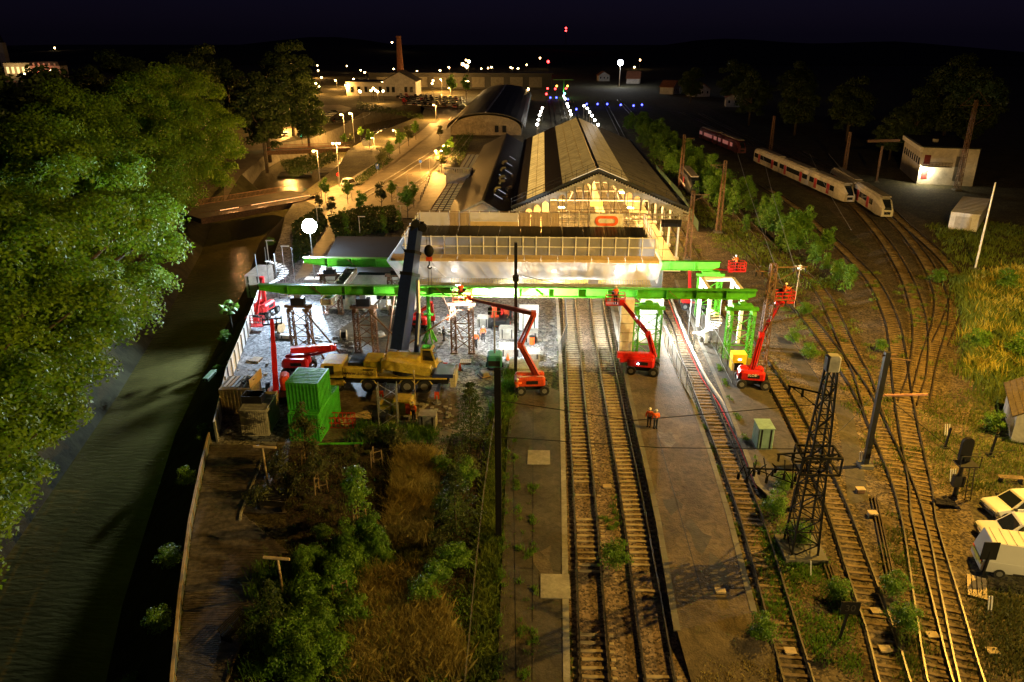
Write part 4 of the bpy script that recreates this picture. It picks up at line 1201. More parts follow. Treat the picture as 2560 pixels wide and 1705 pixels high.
# boom: three sections, lift cylinder, head, hook
B0, B1 = Vector((7.2, 3.6, 3.0)), Vector((8.75, 8.0, 14.3))
b1, b2 = B0.lerp(B1, .62), B0.lerp(B1, .8)
MB().bar(B0, b1, 1.25, 1.5).build('boom_section', M['navy'], cr)
MB().bar(B0.lerp(B1, .55), b2, 1.08, 1.28).build('boom_section', M['navy'], cr)
MB().bar(B0.lerp(B1, .75), B1, .92, 1.1).build('boom_section', M['navy'], cr)
for f in (.62, .8):
    q = B0.lerp(B1, f)
    MB().bar(q - (B1 - B0).normalized() * .2, q + (B1 - B0).normalized() * .12, 1.38 - (f > .7) * .18, 1.62 - (f > .7) * .22).build('boom_collar', M['dark'], cr)
hd = MB().box(8.3, 9.5, 7.4, 8.4, 14.1, 14.8).build('boom_head', M['black'], cr)
MB().tube((9.5, 7.3, 14.4), (9.5, 7.7, 14.4), .4, n=12).build('sheave', M['dark'], hd)
MB().tube((8.8, 7.3, 14.8), (8.8, 7.7, 14.8), .4, n=12).build('sheave', M['dark'], hd)
MB().tube((9.0, 3.0, 2.9), (9.15, 4.6, 6.5), .27, n=10).build('lift_cylinder', M['navy'], cr)
MB().tube((9.15, 4.6, 6.5), (9.05, 5.6, 9.6), .2, n=10).build('piston_rod', M['steel'], cr)
for dx in (-.16, .16):
    MB().tube((9.9 + dx, 7.3, 14.4), (10.0 + dx, 7.3, 12.4), .025, n=4).build('hoist_rope', M['black'], cr)
    MB().tube((10.0 + dx, 7.3, 10.6), (10.0 + dx, 7.3, 5.2), .02, n=4).build('hoist_rope', M['black'], cr)
hk = MB().ball((10, 7.3, 12.1), .5, 10, 8, (1, .6, 1.25)).build('hook_block', M['black'], cr, smooth=True)
MB().box(9.7, 10.3, 7.1, 7.5, 11.1, 11.5).build('striped_plate', M['orange'], hk)
MB().path([Vector((10, 7.3, 11.1)), Vector((10, 7.3, 10.7)), Vector((9.8, 7.3, 10.45)), Vector((10, 7.3, 10.25)), Vector((10.25, 7.3, 10.45))], .08, 6).build('hook', M['dark'], hk)

# ================================================================ BOOM LIFTS
def boomlift(label, base, rz, joints, basket, m, tw=2.2, arm=.3, basket_rz=0., chassis=True):
    t = thing('boom_lift', label, 'boom lift', base, 0)
    o = Vector(base)
    c, s = math.cos(rz), math.sin(rz)
    Tm = Matrix.Rotation(rz, 4, 'Z')
    mb = MB()
    mb.T = Tm
    mb.bev(-1.5, 1.5, -.55, .55, .35, .8, .08)
    mb.box(-1.25, -.95, -1, 1, .45, .65).box(.95, 1.25, -1, 1, .45, .65)
    mb.build('chassis', M['dark'], t)
    for x in (-1.1, 1.1):
        for y in (-1.0, 1.0):
            w = MB()
            w.T = Tm
            w.tube((x, y - .17, .47), (x, y + .17, .47), .47, n=12)
            w = w.build('wheel', M['rubber'], t)
            r_ = MB()
            r_.T = Tm
            r_.tube((x, y - .19, .47), (x, y + .19, .47), .24, n=8)
            r_.build('rim', M['hub'], w)
    mb = MB()
    mb.T = Tm
    mb.bev(-tw / 2 - .35, tw / 2, -.95, -.2, .9, 1.75, .18).bev(-tw / 2 - .35, tw / 2, .2, .95, .9, 1.75, .18).bev(-tw / 2 - .45, -tw / 2 + .4, -.9, .9, .9, 1.6, .2)
    mb.build('turret', m, t)
    mb = MB()
    mb.T = Tm
    mb.box(-.6, .5, -.965, -.955, 1.1, 1.45)
    mb.build('control_panel', M['dark'], t)
    J = [Vector(j) - o for j in joints]
    for k, (a, b) in enumerate(zip(J, J[1:])):
        w = arm * (1 - .12 * k)
        d = (b - a).normalized()
        if k < len(J) - 2 or len(J) < 4:
            up = Vector((0, 0, 1)) if abs(d.z) < .9 else Vector((1, 0, 0))
            off = d.cross(up).cross(d).normalized() * (w * .75)
            MB().bar(a + off * .4, b + off * .4, w, w * .7).build('boom', m, t)
            MB().tube(a - off * .7, b - off * .5, w * .28, n=6).build('link_arm', m, t)
        else:
            mid = a.lerp(b, .6)
            MB().bar(a, mid, w, w * 1.15).build('boom', m, t)
            MB().bar(mid, b, w * .75, w * .85).build('boom', m, t)
        MB().box(b.x - .24, b.x + .24, b.y - .22, b.y + .22, b.z - .28, b.z + .28).build('knuckle', m, t)
    for a, b in zip(J, J[1:]):
        mid = a.lerp(b, .5) + Vector((.12, -.28, .22))
        MB().path([a + Vector((.1, -.2, .1)), a.lerp(b, .25) + Vector((.12, -.26, .2)), mid, a.lerp(b, .75) + Vector((.1, -.24, .12)), b + Vector((.05, -.15, .1))], .035, 5).build('hydraulic_hose', M['black'], t)
    if basket:
        q = Vector(basket) - o
        bk = MB()
        bk.T = Matrix.Translation(q) @ Matrix.Rotation(basket_rz, 4, 'Z')
        bk.box(-.95, .95, -.42, .42, -.05, .05)
        bk = bk.build('basket', m, t)
        cg = MB()
        cg.T = Matrix.Translation(q) @ Matrix.Rotation(basket_rz, 4, 'Z')
        for z in (.4, .75, 1.1):
            for y in (-.42, .42):
                cg.bar((-.95, y, z), (.95, y, z), .05)
            for x in (-.95, .95):
                cg.bar((x, -.42, z), (x, .42, z), .05)
        for x in (-.95, -.32, .32, .95):
            for y in (-.42, .42):
                cg.bar((x, y, .05), (x, y, 1.1), .05)
        cg.build('guard_rail', m, bk)
        cb = MB()
        cb.T = Matrix.Translation(q) @ Matrix.Rotation(basket_rz, 4, 'Z')
        cb.box(-.35, .35, .3, .5, .8, 1.15)
        cb.build('control_box', M['dark'], bk)
    return t
lA = boomlift('big orange-red articulated boom lift on the asphalt platform with its arm stretched to the beam', (-.6, 65.4, .5), R(5),
         [(-.1, 65.6, 1.9), (-1.75, 65.9, 5.0), (-.5, 66.2, 8.0), (-7.2, 73.2, 7.0)], (-7.9, 73.5, 6.7), M['orange'], 2.4, .42)
lp = MB().box(-1.35, -1.25, -1.02, -.98, 1.3, 1.42).build('work_light', glow('lift_lamp', (.9, .95, 1), 25), lA)
boomlift('red boom lift on the workers\' platform lifting a worker to the green beam', (10.5, 70.2, .5), R(-12), [(11.6, 70.6, 1.9), (10.9, 71.2, 4.2), (8.2, 71.9, 7.3)], (7.6, 72.4, 6.9), M['red'], 2.2, .34)
t = bpy.data.objects['boom_lift.001']
MB().bar((-2.7, -.2, 1.9), (.8, .1, 1.75), .5, .55).build('folded_boom', M['red'], t)
MB().bar((-2.4, -.3, 1.4), (.6, .0, 1.3), .4, .4).build('folded_boom', M['red'], t)
MB().box(-.75, -.6, -.98, -.96, 1.2, 1.32).build('work_light', glow('lift_lamp', (.9, .95, 1), 25), t)
lC = boomlift('red telescopic boom lift parked on the rails side with its worker high above the sidings', (20.7, 67.6, .45), R(-8), [(20.6, 67.9, 1.8), (21.2, 68.3, 5.4), (22.9, 69.2, 8.3)], (23.1, 69.3, 8.4), M['red'], 2.0, .36, R(10))
words(lC, 'FLOBAM', (-.1, -.98, 1.42), .36, M['white'], (R(90), 0, 0))
boomlift('distant red boom lift under the far beam end with its cage hanging over the sidings', (19.0, 90, .45), R(0), [(18.6, 89.8, 1.6), (18, 89, 6), (19.8, 88.6, 5.9), (22.6, 87.8, 6.0)], (23.3, 87.6, 6.0), M['red'], 2, .26)
boomlift('red boom lift by the river wall with its empty cage lowered to the gravel', (-33.6, 86.6, 0), R(80), [(-33.7, 87, 1.6), (-33.9, 87.6, 4.3), (-33.2, 82.6, 1.0)], (-33.0, 81.6, .5), M['red'], 2.2, .3)
tg = boomlift('red boom lift parked behind the green containers with its arm folded flat', (-24.3, 69.8, 0), R(3), [(-23.8, 70.4, 1.9), (-20.9, 70.8, 2.4)], None, M['red'], 2.2, .6)
MB().bar((-.6, -.1, 2.5), (3.4, .4, 2.7), .6, .6).build('folded_boom', M['red'], tg)
boomlift('small red boom lift folded up in front of the annex wall', (-13.9, 82.4, 0), R(0), [(-14.6, 82.8, 1.6), (-12.6, 83, 2.9), (-12.4, 83, 1.2)], None, M['red'], 2.0, .3)
# telehandlers
def telehandler(label, base, rz, boom, tip, fork):
    t = thing('telehandler', label, 'telehandler', base, rz)
    MB().bev(-2.2, 2.2, -.9, .9, .55, 1.15, .1).build('chassis', M['dark'], t)
    MB().bev(-2.3, -.2, .1, 1.0, .9, 1.7, .25).build('engine_cover', M['orange'], t)
    b = MB().bev(-.6, 1.0, -1.05, -.15, .9, 2.5, .22).build('cab', M['orange'], t)
    MB().box(-.5, .85, -1.08, -1.05, 1.5, 2.3).build('side_window', M['glass'], b)
    for x in (-1.5, 1.5):
        for y in (-1.05, 1.05):
            w = MB().tube((x, y - .22, .62), (x, y + .22, .62), .62, n=14).build('wheel', M['rubber'], t)
            MB().tube((x, y - .24, .62), (x, y + .24, .62), .3, n=8).build('rim', M['red'], w)
    a, b_ = Vector(boom), Vector(tip)
    MB().bar(a, a.lerp(b_, .65), .46, .5).build('boom', M['red'], t)
    MB().bar(a.lerp(b_, .6), b_, .36, .4).build('boom', M['red'], t)
    if fork:
        cg = MB()
        for z in (-.45, .1):
            cg.bar(b_ + Vector((.2, -.9, z)), b_ + Vector((.2, .9, z)), .14)
        for y in (-.9, -.4, .4, .9):
            cg.bar(b_ + Vector((.2, y, -.45)), b_ + Vector((.2, y, .35)), .1)
        cg.build('fork_carriage', M['black'], t)
    return t
telehandler('orange telehandler behind the beige containers reaching up with a black fork carriage', (-24.3, 63.6, 0), R(108), (-1.7, .2, 1.6), (6.6, .2, 5.6), True)
telehandler('orange-red tractor loader with two big front tyres under the footbridge', (-4.6, 84.6, 0), R(-92), (-1.7, .2, 1.6), (1.6, .2, 1.9), False)
# ================================================================ CONTAINERS, SKIPS, HOARDING
def container(label, loc, w, l, h, m, rz=0, ribs=9, sub='container', cat='container'):
    t = thing(sub, label, cat, loc, rz)
    MB().box(.05, w - .05, .05, l - .05, 0.02, h - .04).build('shell', m, t)
    fr = MB()
    for x in (0, w - .12):
        for y in (0, l - .12):
            fr.box(x, x + .12, y, y + .12, 0, h)
    for z in (0, h - .12):
        fr.box(.12, w - .12, -.0, .12, z, z + .12).box(.12, w - .12, l - .12, l, z, z + .12).box(0, .12, .12, l - .12, z, z + .12).box(w - .12, w, .12, l - .12, z, z + .12)
    fr.build('corner_frame', m, t)
    rb = MB().box(-.045, .045, .0, .05, .13, h - .13).data('rib', m)
    for k in range(ribs):
        obj('rib', rb, t, loc=(w * (k + 1) / (ribs + 1), .0, 0))
    n = int(l / .3)
    rs = MB().box(0, .05, -.05, .05, .13, h - .13).data('rib', m)
    for k in range(1, n):
        obj('rib', rs, t, loc=(w - .055, l * k / n, 0))
    rt = MB().box(.13, w - .13, -.05, .05, h - .05, h).data('roof_rib', m)
    for k in range(1, n):
        obj('roof_rib', rt, t, loc=(0, l * k / n, 0))
    return t
container('beige site container nearest the garden with ribbed front', (-25.3, 56.5, 0), 2.3, 3.6, 2.5, M['beige'], R(3), 11)
tb = container('beige site container by the river wall with scrap piled on its roof', (-28.6, 60.4, 0), 2.9, 2.9, 2.5, M['beige'], R(4), 8)
t = thing('scrap_heap', 'pile of pipes, boards and scrap lying on the river side container', 'scrap', (-28.5, 60.6, 2.5))
for k in range(4):
    MB().bar((.25 + k * .38, .3, .05), (.3 + k * .4, 2.5, .06), .24, .04).build('board', M['ply'] if k % 2 else M['white'], t)
for k in range(14):
    a = U(0, 6.28)
    p = Vector((U(1.4, 2.3), U(.6, 2.3), .1))
    MB().tube(p, p + Vector((math.cos(a) * .6, math.sin(a) * .6, U(.05, .5))), .04, n=5).build('pipe', random.choice([M['rust'], M['steel'], M['dark'], M['orange']]), t)
MB().bar((2.6, .2, .25), (2.75, 2.9, .3), .06, 1.0).build('panel', M['ply'], t)
t = thing('skip_bin', 'dark open skip bin sitting on the front beige container', 'skip', (-24.6, 58.3, 2.5))
for a in ((-.8, .8, -.6, -.54), (-.8, .8, .54, .6)):
    MB().box(*a, 0, .7).build('side', M['dark'], t)
MB().box(-.86, -.8, -.6, .6, 0, .7).box(.8, .86, -.6, .6, 0, .7).build('end', M['dark'], t)
MB().box(-.8, .8, -.54, .54, 0, .05).build('floor', M['dark'], t)
container('green container topmost of the stack beside the crane', (-21.0, 56.4, 2.62), 2.75, 3.1, 2.6, M['greenbox'], R(-3), 8)
container('green container at the bottom of the stack behind the young tree', (-20.9, 55.8, 0), 2.6, 5.8, 2.6, M['greenbox'], R(-3), 8)
ho = thing('hoarding', 'long pale hoarding wall along the river edge of the gravel yard', 'hoarding wall', (0, 0, 0))
hp = [G(*q) for q in ((527, 1105), (560, 962), (602, 860), (650, 738), (672, 680))]
for a, b in zip(hp, hp[1:]):
    n = max(1, round((b - a).length / 2.2))
    for k in range(n):
        p, q = a.lerp(b, k / n), a.lerp(b, (k + .98) / n)
        MB().bar(p + Vector((.5, 0, .95)), q + Vector((.5, 0, .95)), .06, 1.9).build('panel', M['white'], ho)
        MB().bar(p + Vector((.6, 0, 0)), p + Vector((.6, 0, 1.95)), .1).build('post', M['steel'], ho)
def crate(loc, w, d, h, m, label, name='crate', cat='crate', rz=0, lid=True):
    t = thing(name, label, cat, loc, rz)
    MB().bev(-w / 2, w / 2, -d / 2, d / 2, 0, h, .06).build('body', m, t)
    if lid:
        MB().box(-w / 2 - .04, w / 2 + .04, -d / 2 - .04, d / 2 + .04, h, h + .07).build('lid', m, t)
    for k in (-.3, .3):
        MB().box(w * k - .06, w * k + .06, -d / 2 - .03, -d / 2, .05, h - .05).build('batten', M['dark'], t)
    return t
for z, lab in ((0, 'grey tote box at the bottom of the stack by the river wall'), (1.0, 'grey tote box in the middle of the stack by the river wall'), (2.0, 'grey open tote topmost of the stack by the river wall')):
    crate((-37.2, 95.5, z), 2, 5, .92, M['wall'], lab, 'tote_box', 'box')
crate((-24.6, 92.0, 0), 1.6, 1.4, 1.3, M['blue'], 'bright blue skip beside the river side runway girder', 'skip', 'skip')
crate((-13.9, 59.2, 0), 1.3, 1.1, 1.0, M['dark'], 'dark generator box behind the garden grasses', 'generator', 'generator')
crate((-9.6, 58.9, 0), 1.5, 1.2, 1.25, M['concrete'], 'grey mesh cage pallet on the yard edge beside the young conifer', 'cage_pallet', 'pallet cage')
crate((-28.6, 79.2, 0), 1.6, .7, .4, M['white'], 'low white lamp head lying on the shiny wet gravel', 'floor_lamp_head', 'lamp', lid=False)
crate((-33.0, 68.3, 0), .6, 2.2, .35, mat('pale_green', (.3, .5, .25), .6), 'pale green beam lying beside the river hoarding', 'beam_bundle', 'beam', lid=False)
for i, (x, y, w, d, h) in enumerate(((-6.6, 84, 1.4, 1.6, 1.1), (-1.2, 83.5, 2.2, 2, 2.4), (-3.6, 80.4, 1.8, 1.4, 1.2), (-.9, 79.4, 1.6, 1.5, 1.2), (-3.0, 75.6, 2.6, 2.0, .9), (-.6, 74.2, 1.5, 1.6, .9), (-1.5, 71, 3.0, 2.5, .8))):
    crate((x, y, .02), w, d, h, M['concrete'] if i in (0, 2, 3, 4, 5, 6) else M['white'],
          ['pale concrete block nearest the tractor loader', 'white site cabin end under the beam by the tall dark mast', 'concrete block beside the light tower mast', 'concrete block by the mesh fence near the rails', 'broken concrete slab stub under the tall dark mast', 'small concrete block by the platform edge stones', 'broken end of the concrete platform behind the orange lift'][i], 'concrete_block' if i != 1 else 'site_cabin', 'concrete block' if i != 1 else 'cabin', lid=i == 1)
cb = crate((18.6, 56.0, .45), 1.25, 1.7, 1.85, mat('grey_green_cabinet', (.2, .32, .27), .5), 'grey-green relay cabinet standing alone on the asphalt platform', 'relay_cabinet', 'cabinet')
bd_ = thing('timber_stack', 'loose yellowish timber boards leaning beside the ladder tower', 'timber', (-15.8, 59.4, 0), R(40))
for k in range(6):
    MB().box(-1.5, 1.5, k * .25, k * .25 + .22, 0, .06 + .05 * (k % 3)).build('board', M['pale_wood'], bd_)
pl = thing('steel_plate', 'flat yellow-lit ground mat by the ladder tower', 'ground mat', (-12.6, 58.0, 0), R(3))
for k in range(4):
    MB().box(-3.4 + k * 1.75, -1.7 + k * 1.75, -1.6, 1.6, .02, .07).build('mat_board', M['pale_wood'], pl)
# ladder tower, spare crane counterweight, red cage frame, white A-frames
t = thing('scaffold_tower', 'slender aluminium scaffold tower with ladder frames at the yard edge', 'scaffold tower', (-13.8, 58.2, 0), R(6))
for x in (0, 1.6):
    for y in (0, 1.1):
        MB().tube((x, y, 0), (x, y, 4.0), .045).build('upright', M['steel'], t)
for x in (0, 1.6):
    mb = MB()
    for k in range(1, 10):
        mb.bar((x, 0, k * .42), (x, 1.1, k * .42), .04)
    mb.build('rungs' if False else 'ladder_frame', M['steel'], t)
mb = MB()
for k in range(3):
    mb.bar((0, 0, .3 + k * 1.2), (1.6, 0, 1.4 + k * 1.2), .04).bar((0, 1.1, 1.4 + k * 1.2), (1.6, 1.1, .3 + k * 1.2), .04)
mb.build('diagonal_brace', M['steel'], t)
t = thing('spare_counterweight', 'yellow crane counterweight with a red hazard plate on the mud', 'counterweight', (-12.2, 61.6, 0), R(-4))
MB().bev(-.9, .9, -.8, .8, 0, 1.5, .15).build('block', M['yellow'], t)
MB().box(.35, .8, -.84, -.8, .2, 1.2).build('hazard_plate', M['orange'], t)
MB().box(-2.2, -1.1, -.6, .6, 0, .9).build('hook_frame', M['yellow'], t)
t = thing('mesh_cage', 'dark red mesh cage frame on the mud by the green stack', 'cage', (-17.6, 58.2, 0))
mb = MB()
for k in range(9):
    mb.bar((-1.5 + k * .37, 0, 0), (-1.5 + k * .37, 0, 1), .04).bar((-1.5 + k * .37, 1, 0), (-1.5 + k * .37, 1, 1), .04)
for z in (.05, .5, 1):
    mb.bar((-1.5, 0, z), (1.5, 0, z), .05).bar((-1.5, 1, z), (1.5, 1, z), .05).bar((-1.5, 0, z), (-1.5, 1, z), .05).bar((1.5, 0, z), (1.5, 1, z), .05)
mb.build('mesh', M['red'], t)
t = thing('steel_tube', 'bright green steel tube lying along the garden edge of the yard', 'pipe', (-19, 55.2, .1))
MB().tube((0, 0, 0), (4.4, .3, 0), .1, n=8).build('tube', M['green'], t)
for x in (.5, 3.8):
    MB().box(x - .1, x + .1, -.3, .5, -.1, -.02).build('bearer', M['timber'], t)
# ================================================================ LIGHT TOWERS
fx, fy = -30.6, 98.
fl = thing('floodlight_mast', 'dazzling blue-white floodlight mast by the river end of the green beams', 'floodlight', (fx, fy, 0))
MB().tube((0, 0, 0), (0, 0, 7.6), .1, .07, 8).build('pole', M['steel'], fl)
MB().box(-1.3, 1.3, -.7, .7, .3, 1.2).build('trailer', M['white'], fl)
for x in (-.8, .8):
    MB().tube((x, -.8, .3), (x, .8, .3), .3, n=10).build('wheel', M['rubber'], fl)
MB().ball((0, 0, 8.4), .95, 18, 12).build('light_balloon', glow('balloon_glow', (.85, .92, 1), 90), fl, smooth=True)
lamp(fl, (0, -1.5, 8.2), 56000, (.64, .81, 1), 'SPOT', .6, (-.12, -1, -.02), 128)
lt = thing('light_tower', 'teal light tower trailer with raised mast lighting the beam', 'light tower', (-4.5, 71.6, 0))
MB().bev(-.75, .75, -.9, .9, .45, 1.7, .15).build('generator', M['teal'], lt)
MB().box(-.6, .6, -.93, -.9, .6, 1.2).build('grille', M['dark'], lt)
for x in (-.8, .8):
    MB().tube((x - .1, 0, .33), (x + .1, 0, .33), .33, n=10).build('wheel', M['rubber'], lt)
MB().bar((-1.4, -1.2, .35), (1.4, 1.2, .35), .08).bar((-1.4, 1.2, .35), (1.4, -1.2, .35), .08).build('stabiliser', M['steel'], lt)
MB().tube((0, 0, 1.7), (0, 0, 6.2), .09, .06, 8).build('mast', M['steel'], lt)
for dx in (-.45, .45):
    for dz in (6.0, 6.45):
        hd = MB().box(dx - .2, dx + .2, .05, .2, dz - .16, dz + .16).build('lamp_head', M['dark'], lt)
        MB().box(dx - .17, dx + .17, .2, .22, dz - .13, dz + .13).build('lens', M['flood'], hd)
MB().bar((-.6, .05, 6.2), (.6, .05, 6.2), .06).build('cross_arm', M['steel'], lt)
for az, p_, el in ((-56, 30000, .0), (-20, 14000, .06), (20, 14000, .06), (58, 42000, .0)):
    lamp(lt, (math.copysign(.4, az), .35, 6.2), p_ * 1.6, (.97, 1, .97), 'SPOT', .15, (math.sin(R(az)), math.cos(R(az)), el), 46)
lamp(lt, (0, .45, 6.4), 8500, (.97, 1, .95), 'SPOT', .3, (.55, 1, -.45), 120)
lt2 = thing('light_tower', 'slim work light stand behind the green tower lighting the white panels', 'light tower', (13.6, 80, .5))
MB().tube((0, 0, 0), (0, 0, 4.6), .06).build('mast', M['steel'], lt2)
for a in range(3):
    MB().bar((0, 0, .9), (math.cos(a * 2.09) * .7, math.sin(a * 2.09) * .7, 0), .05).build('leg', M['steel'], lt2)
MB().box(-.3, .3, -.12, .0, 4.5, 4.9).build('lens', M['flood'], lt2)
lamp(lt2, (0, -.35, 4.7), 13000, (1, .97, .9), r=.25)
lt3 = thing('light_tower', 'work light stand under the footbridge lighting the gravel', 'light tower', (-9.5, 84.5, 0))
MB().tube((0, 0, 0), (0, 0, 4.9), .06).build('mast', M['steel'], lt3)
for a in range(3):
    MB().bar((0, 0, .9), (math.cos(a * 2.09) * .7, math.sin(a * 2.09) * .7, 0), .05).build('leg', M['steel'], lt3)
MB().box(-.3, .3, -.12, .0, 4.8, 5.2).build('lens', M['flood'], lt3)
lamp(lt3, (0, -.35, 5.0), 2200, (1, .98, .92), r=.25)
# temporary mesh fence panels along the tracks
def fence(pts, label, h=2., step=2.4, m=None, z=0., mesh=None):
    P = [G(*q, z) for q in pts]
    t = thing('mesh_fence', label, 'fence', P[0])
    for a, b in zip(P, P[1:]):
        n = max(1, round((b - a).length / step))
        for k in range(n):
            p, q = a.lerp(b, k / n) - P[0], a.lerp(b, (k + 1) / n) - P[0]
            mb = MB()
            for zz in (.1, h):
                mb.bar(p + Vector((0, 0, zz)), q + Vector((0, 0, zz)), .045)
            for f in np.linspace(0, 1, 9):
                c = p.lerp(q, f)
                mb.bar(c + Vector((0, 0, .1)), c + Vector((0, 0, h)), .02 if 0 < f < 1 else .05)
            mb.build('fence_panel', m or M['steel'], t)
    return t
fence([(1412, 750), (1417, 850), (1395, 905), (1360, 905)], 'bowed grey mesh fence between the orange lift and the rails')
fence([(1545, 770), (1575, 900)], 'grey mesh fence along the rails side of the red lift', z=.5)
fence([(1660, 860), (1700, 950), (1730, 1000)], 'grey mesh fence panels on the workers\' platform edge', z=.5)
fence([(1715, 760), (1790, 880), (1830, 960)], 'grey mesh fence beside the cable duct near the white stair', z=.45)
t = thing('cable_duct', 'grey cable duct with red cable lying along the third track', 'cable duct', (0, 0, 0))
cp = [G(*q, .1) for q in ((1672, 745), (1712, 850), (1760, 950), (1800, 1010), (1850, 1110), (1897, 1222))]
MB().path([p + Vector((.25, 0, .12)) for p in cp], .16, 6).build('duct', M['wall'], t)
MB().path([p + Vector((-.15, 0, .05)) for p in cp], .06, 5).build('red_cable', M['red'], t)
MB().path([p + Vector((.0, 0, .08)) for p in cp], .05, 5).build('dark_cable', M['dark'], t)
# small loose things about the yard
for i, (px, py, kd, lab) in enumerate(((1120, 800, 'cone', 'orange cone between the brown tower and the light tower'), (1270, 900, 'cone', 'orange cone by the orange lift wheel'), (1240, 815, 'barrel', 'orange barrel under the footbridge beside the tractor'), (1150, 925, 'cone', 'orange cone behind the crane outrigger'), (1470, 960, 'cone', ''), (1330, 860, 'barrel', 'orange barrel beside the concrete blocks'), (700, 830, 'reel', 'timber cable reel on the gravel by the fork carriage'), (860, 850, 'reel', 'timber cable reel behind the crane cab'), (1090, 905, 'pallet', 'timber pallet of parts behind the crane tail'), (1165, 905, 'pallet', 'timber pallet on the gravel beside the teal light tower'), (950, 840, 'pallet', 'timber pallet under the leaning prop'), (640, 900, 'pallet', 'timber pallet by the river hoarding'), (1210, 940, 'pallet', 'flat timber pallet by the grass strip head'), (870, 1050, 'pallet', 'muddy pallet below the crane wheels'), (1330, 820, 'pallet', 'pallet of pale slabs by the mesh fence'))):
    if not lab:
        continue
    t = thing({'cone': 'traffic_cone', 'barrel': 'barrel', 'reel': 'cable_reel', 'pallet': 'pallet'}[kd], lab, {'cone': 'cone', 'barrel': 'barrel', 'reel': 'cable reel', 'pallet': 'pallet'}[kd], G(px, py, .03), i * .7)
    if kd == 'cone':
        MB().tube((0, 0, .04), (0, 0, .75), .2, .04, 8).build('cone', M['hivis'], t)
        MB().box(-.24, .24, -.24, .24, 0, .05).build('foot', M['black'], t)
    elif kd == 'barrel':
        MB().tube((0, 0, 0), (0, 0, .9), .3, .3, 10).build('drum', M['hivis'], t)
        MB().tube((0, 0, .9), (0, 0, .95), .33, .33, 10).build('lid', M['dark'], t)
    elif kd == 'reel':
        MB().tube((0, -.35, .6), (0, -.28, .6), .6, .6, 14).tube((0, .28, .6), (0, .35, .6), .6, .6, 14).build('flange', M['pale_wood'], t)
        MB().tube((0, -.28, .6), (0, .28, .6), .35, .35, 10).build('cable_core', M['black'], t)
    else:
        for k in range(6):
            MB().box(-.6 + k * .2, -.44 + k * .2, -.5, .5, .1, .13).build('board', M['pale_wood'], t)
        MB().box(-.6, .56, -.5, -.4, 0, .1).box(-.6, .56, .4, .5, 0, .1).build('bearer', M['timber'], t)
        if i % 2 == 0:
            MB().bev(-.45, .4, -.4, .35, .13, .5, .05).build('load', M['concrete'], t)
rub = MB()
for k in range(420):
    p = random.choice([G(U(1090, 1180), U(790, 840), .03), G(U(760, 880), U(840, 900), .03), G(U(1290, 1390), U(780, 930), .03), G(U(1000, 1130), U(1000, 1070), .03), G(U(560, 700), U(900, 1090), .03)])
    r = U(.06, .22)
    rub.box(p.x - r, p.x + r * U(.3, 1.4), p.y - r, p.y + r, 0.01, r * U(.5, 1.1))
rub.build('rubble', M['concrete'], kind='stuff')
# ================================================================ OVERHEAD LINE MASTS
def lattice_mast(px, top, label, m, w=1.0, w2=.45, arms=(), n=None, cap=False):
    g = G(*px)
    z = GY(*top, g.y).z
    t = thing('catenary_mast', label, 'catenary mast', g)
    MB().lattice((0, 0, .2), (0, 0, z), w, n or int(z / .9), .06, .03, w2).build('lattice_shaft', m, t)
    MB().box(-w * .8, w * .8, -w * .8, w * .8, 0, .35).build('footing', M['concrete_dark'], t)
    if cap:
        MB().bev(-.4, .4, -.35, .35, z, z + 1.0, .1).build('cap_box', M['concrete'], t)
    for dx, dy, zz, drop in arms:
        a = MB().bar((0, 0, zz), (dx, dy, zz), .09).bar((0, 0, zz - drop), (dx * .9, dy * .9, zz), .06).build('bracket_arm', m, t)
        for f in (.6, .95):
            MB().tube((dx * f, dy * f, zz - .05), (dx * f, dy * f, zz - .5), .08, n=6).build('insulator', M['dark'], a)
    return t
def pole_mast(px, top, label, m, r=.14, arms=(), name='catenary_mast', cat='catenary mast', square=True):
    g = G(*px)
    z = GY(*top, g.y).z
    t = thing(name, label, cat, g)
    (MB().box(-r, r, -r, r, .0, z) if square else MB().tube((0, 0, 0), (0, 0, z), r, r * .6, 8)).build('shaft', m, t)
    MB().box(-.5, .5, -.5, .5, 0, .3).build('footing', M['concrete_dark'], t)
    for (a, b, w_, mm) in arms:
        MB().bar(a, b, w_).build('bracket_arm', mm, t)
    return t
mA = lattice_mast((2000, 1378), (2072, 925), 'big black lattice mast with frame and tangled brackets among the timber tracks', M['black'], 1.7, .55, ((-2.6, -.4, 7.6, .8), (-4.2, .2, 6.2, 1.4), (1.6, .3, 7.3, .6), (-2.0, 1.2, 11.6, 1.2)), 14, True)
fr = MB()
for z in (6.4, 7.6):
    fr.bar((-1.1, -.8, z), (1.3, -.8, z), .12).bar((-1.1, .8, z), (1.3, .8, z), .12).bar((-1.1, -.8, z), (-1.1, .8, z), .12).bar((1.3, -.8, z), (1.3, .8, z), .12)
for x in (-1.1, 1.3):
    for y in (-.8, .8):
        fr.bar((x, y, 6.4), (x, y, 7.6), .1)
fr.build('service_frame', M['black'], mA)
for k in range(9):
    p = [Vector((-.8 - .45 * k, U(-.6, .6), 6.6)), Vector((-1.0 - .45 * k, U(-.6, .6), 5.9 + U(-.4, .4))), Vector((-1.3 - .45 * k, U(-.6, .6), 6.5 + U(-.5, .5)))]
    MB().path(p, .04, 4).tube(p[1], p[1] + Vector((0, 0, -.4)), .1, n=6).build('jumper_cable', M['black'], mA)
lattice_mast((1895, 962), (1897, 660), 'rust brown lattice mast beside the worker in the orange cage', M['rust'], .9, .5, ((3.2, .3, 12.0, 1.6), (-1.6, 0, 11.6, 1.0), (2.6, 0, 8.8, 1)), 15, False)
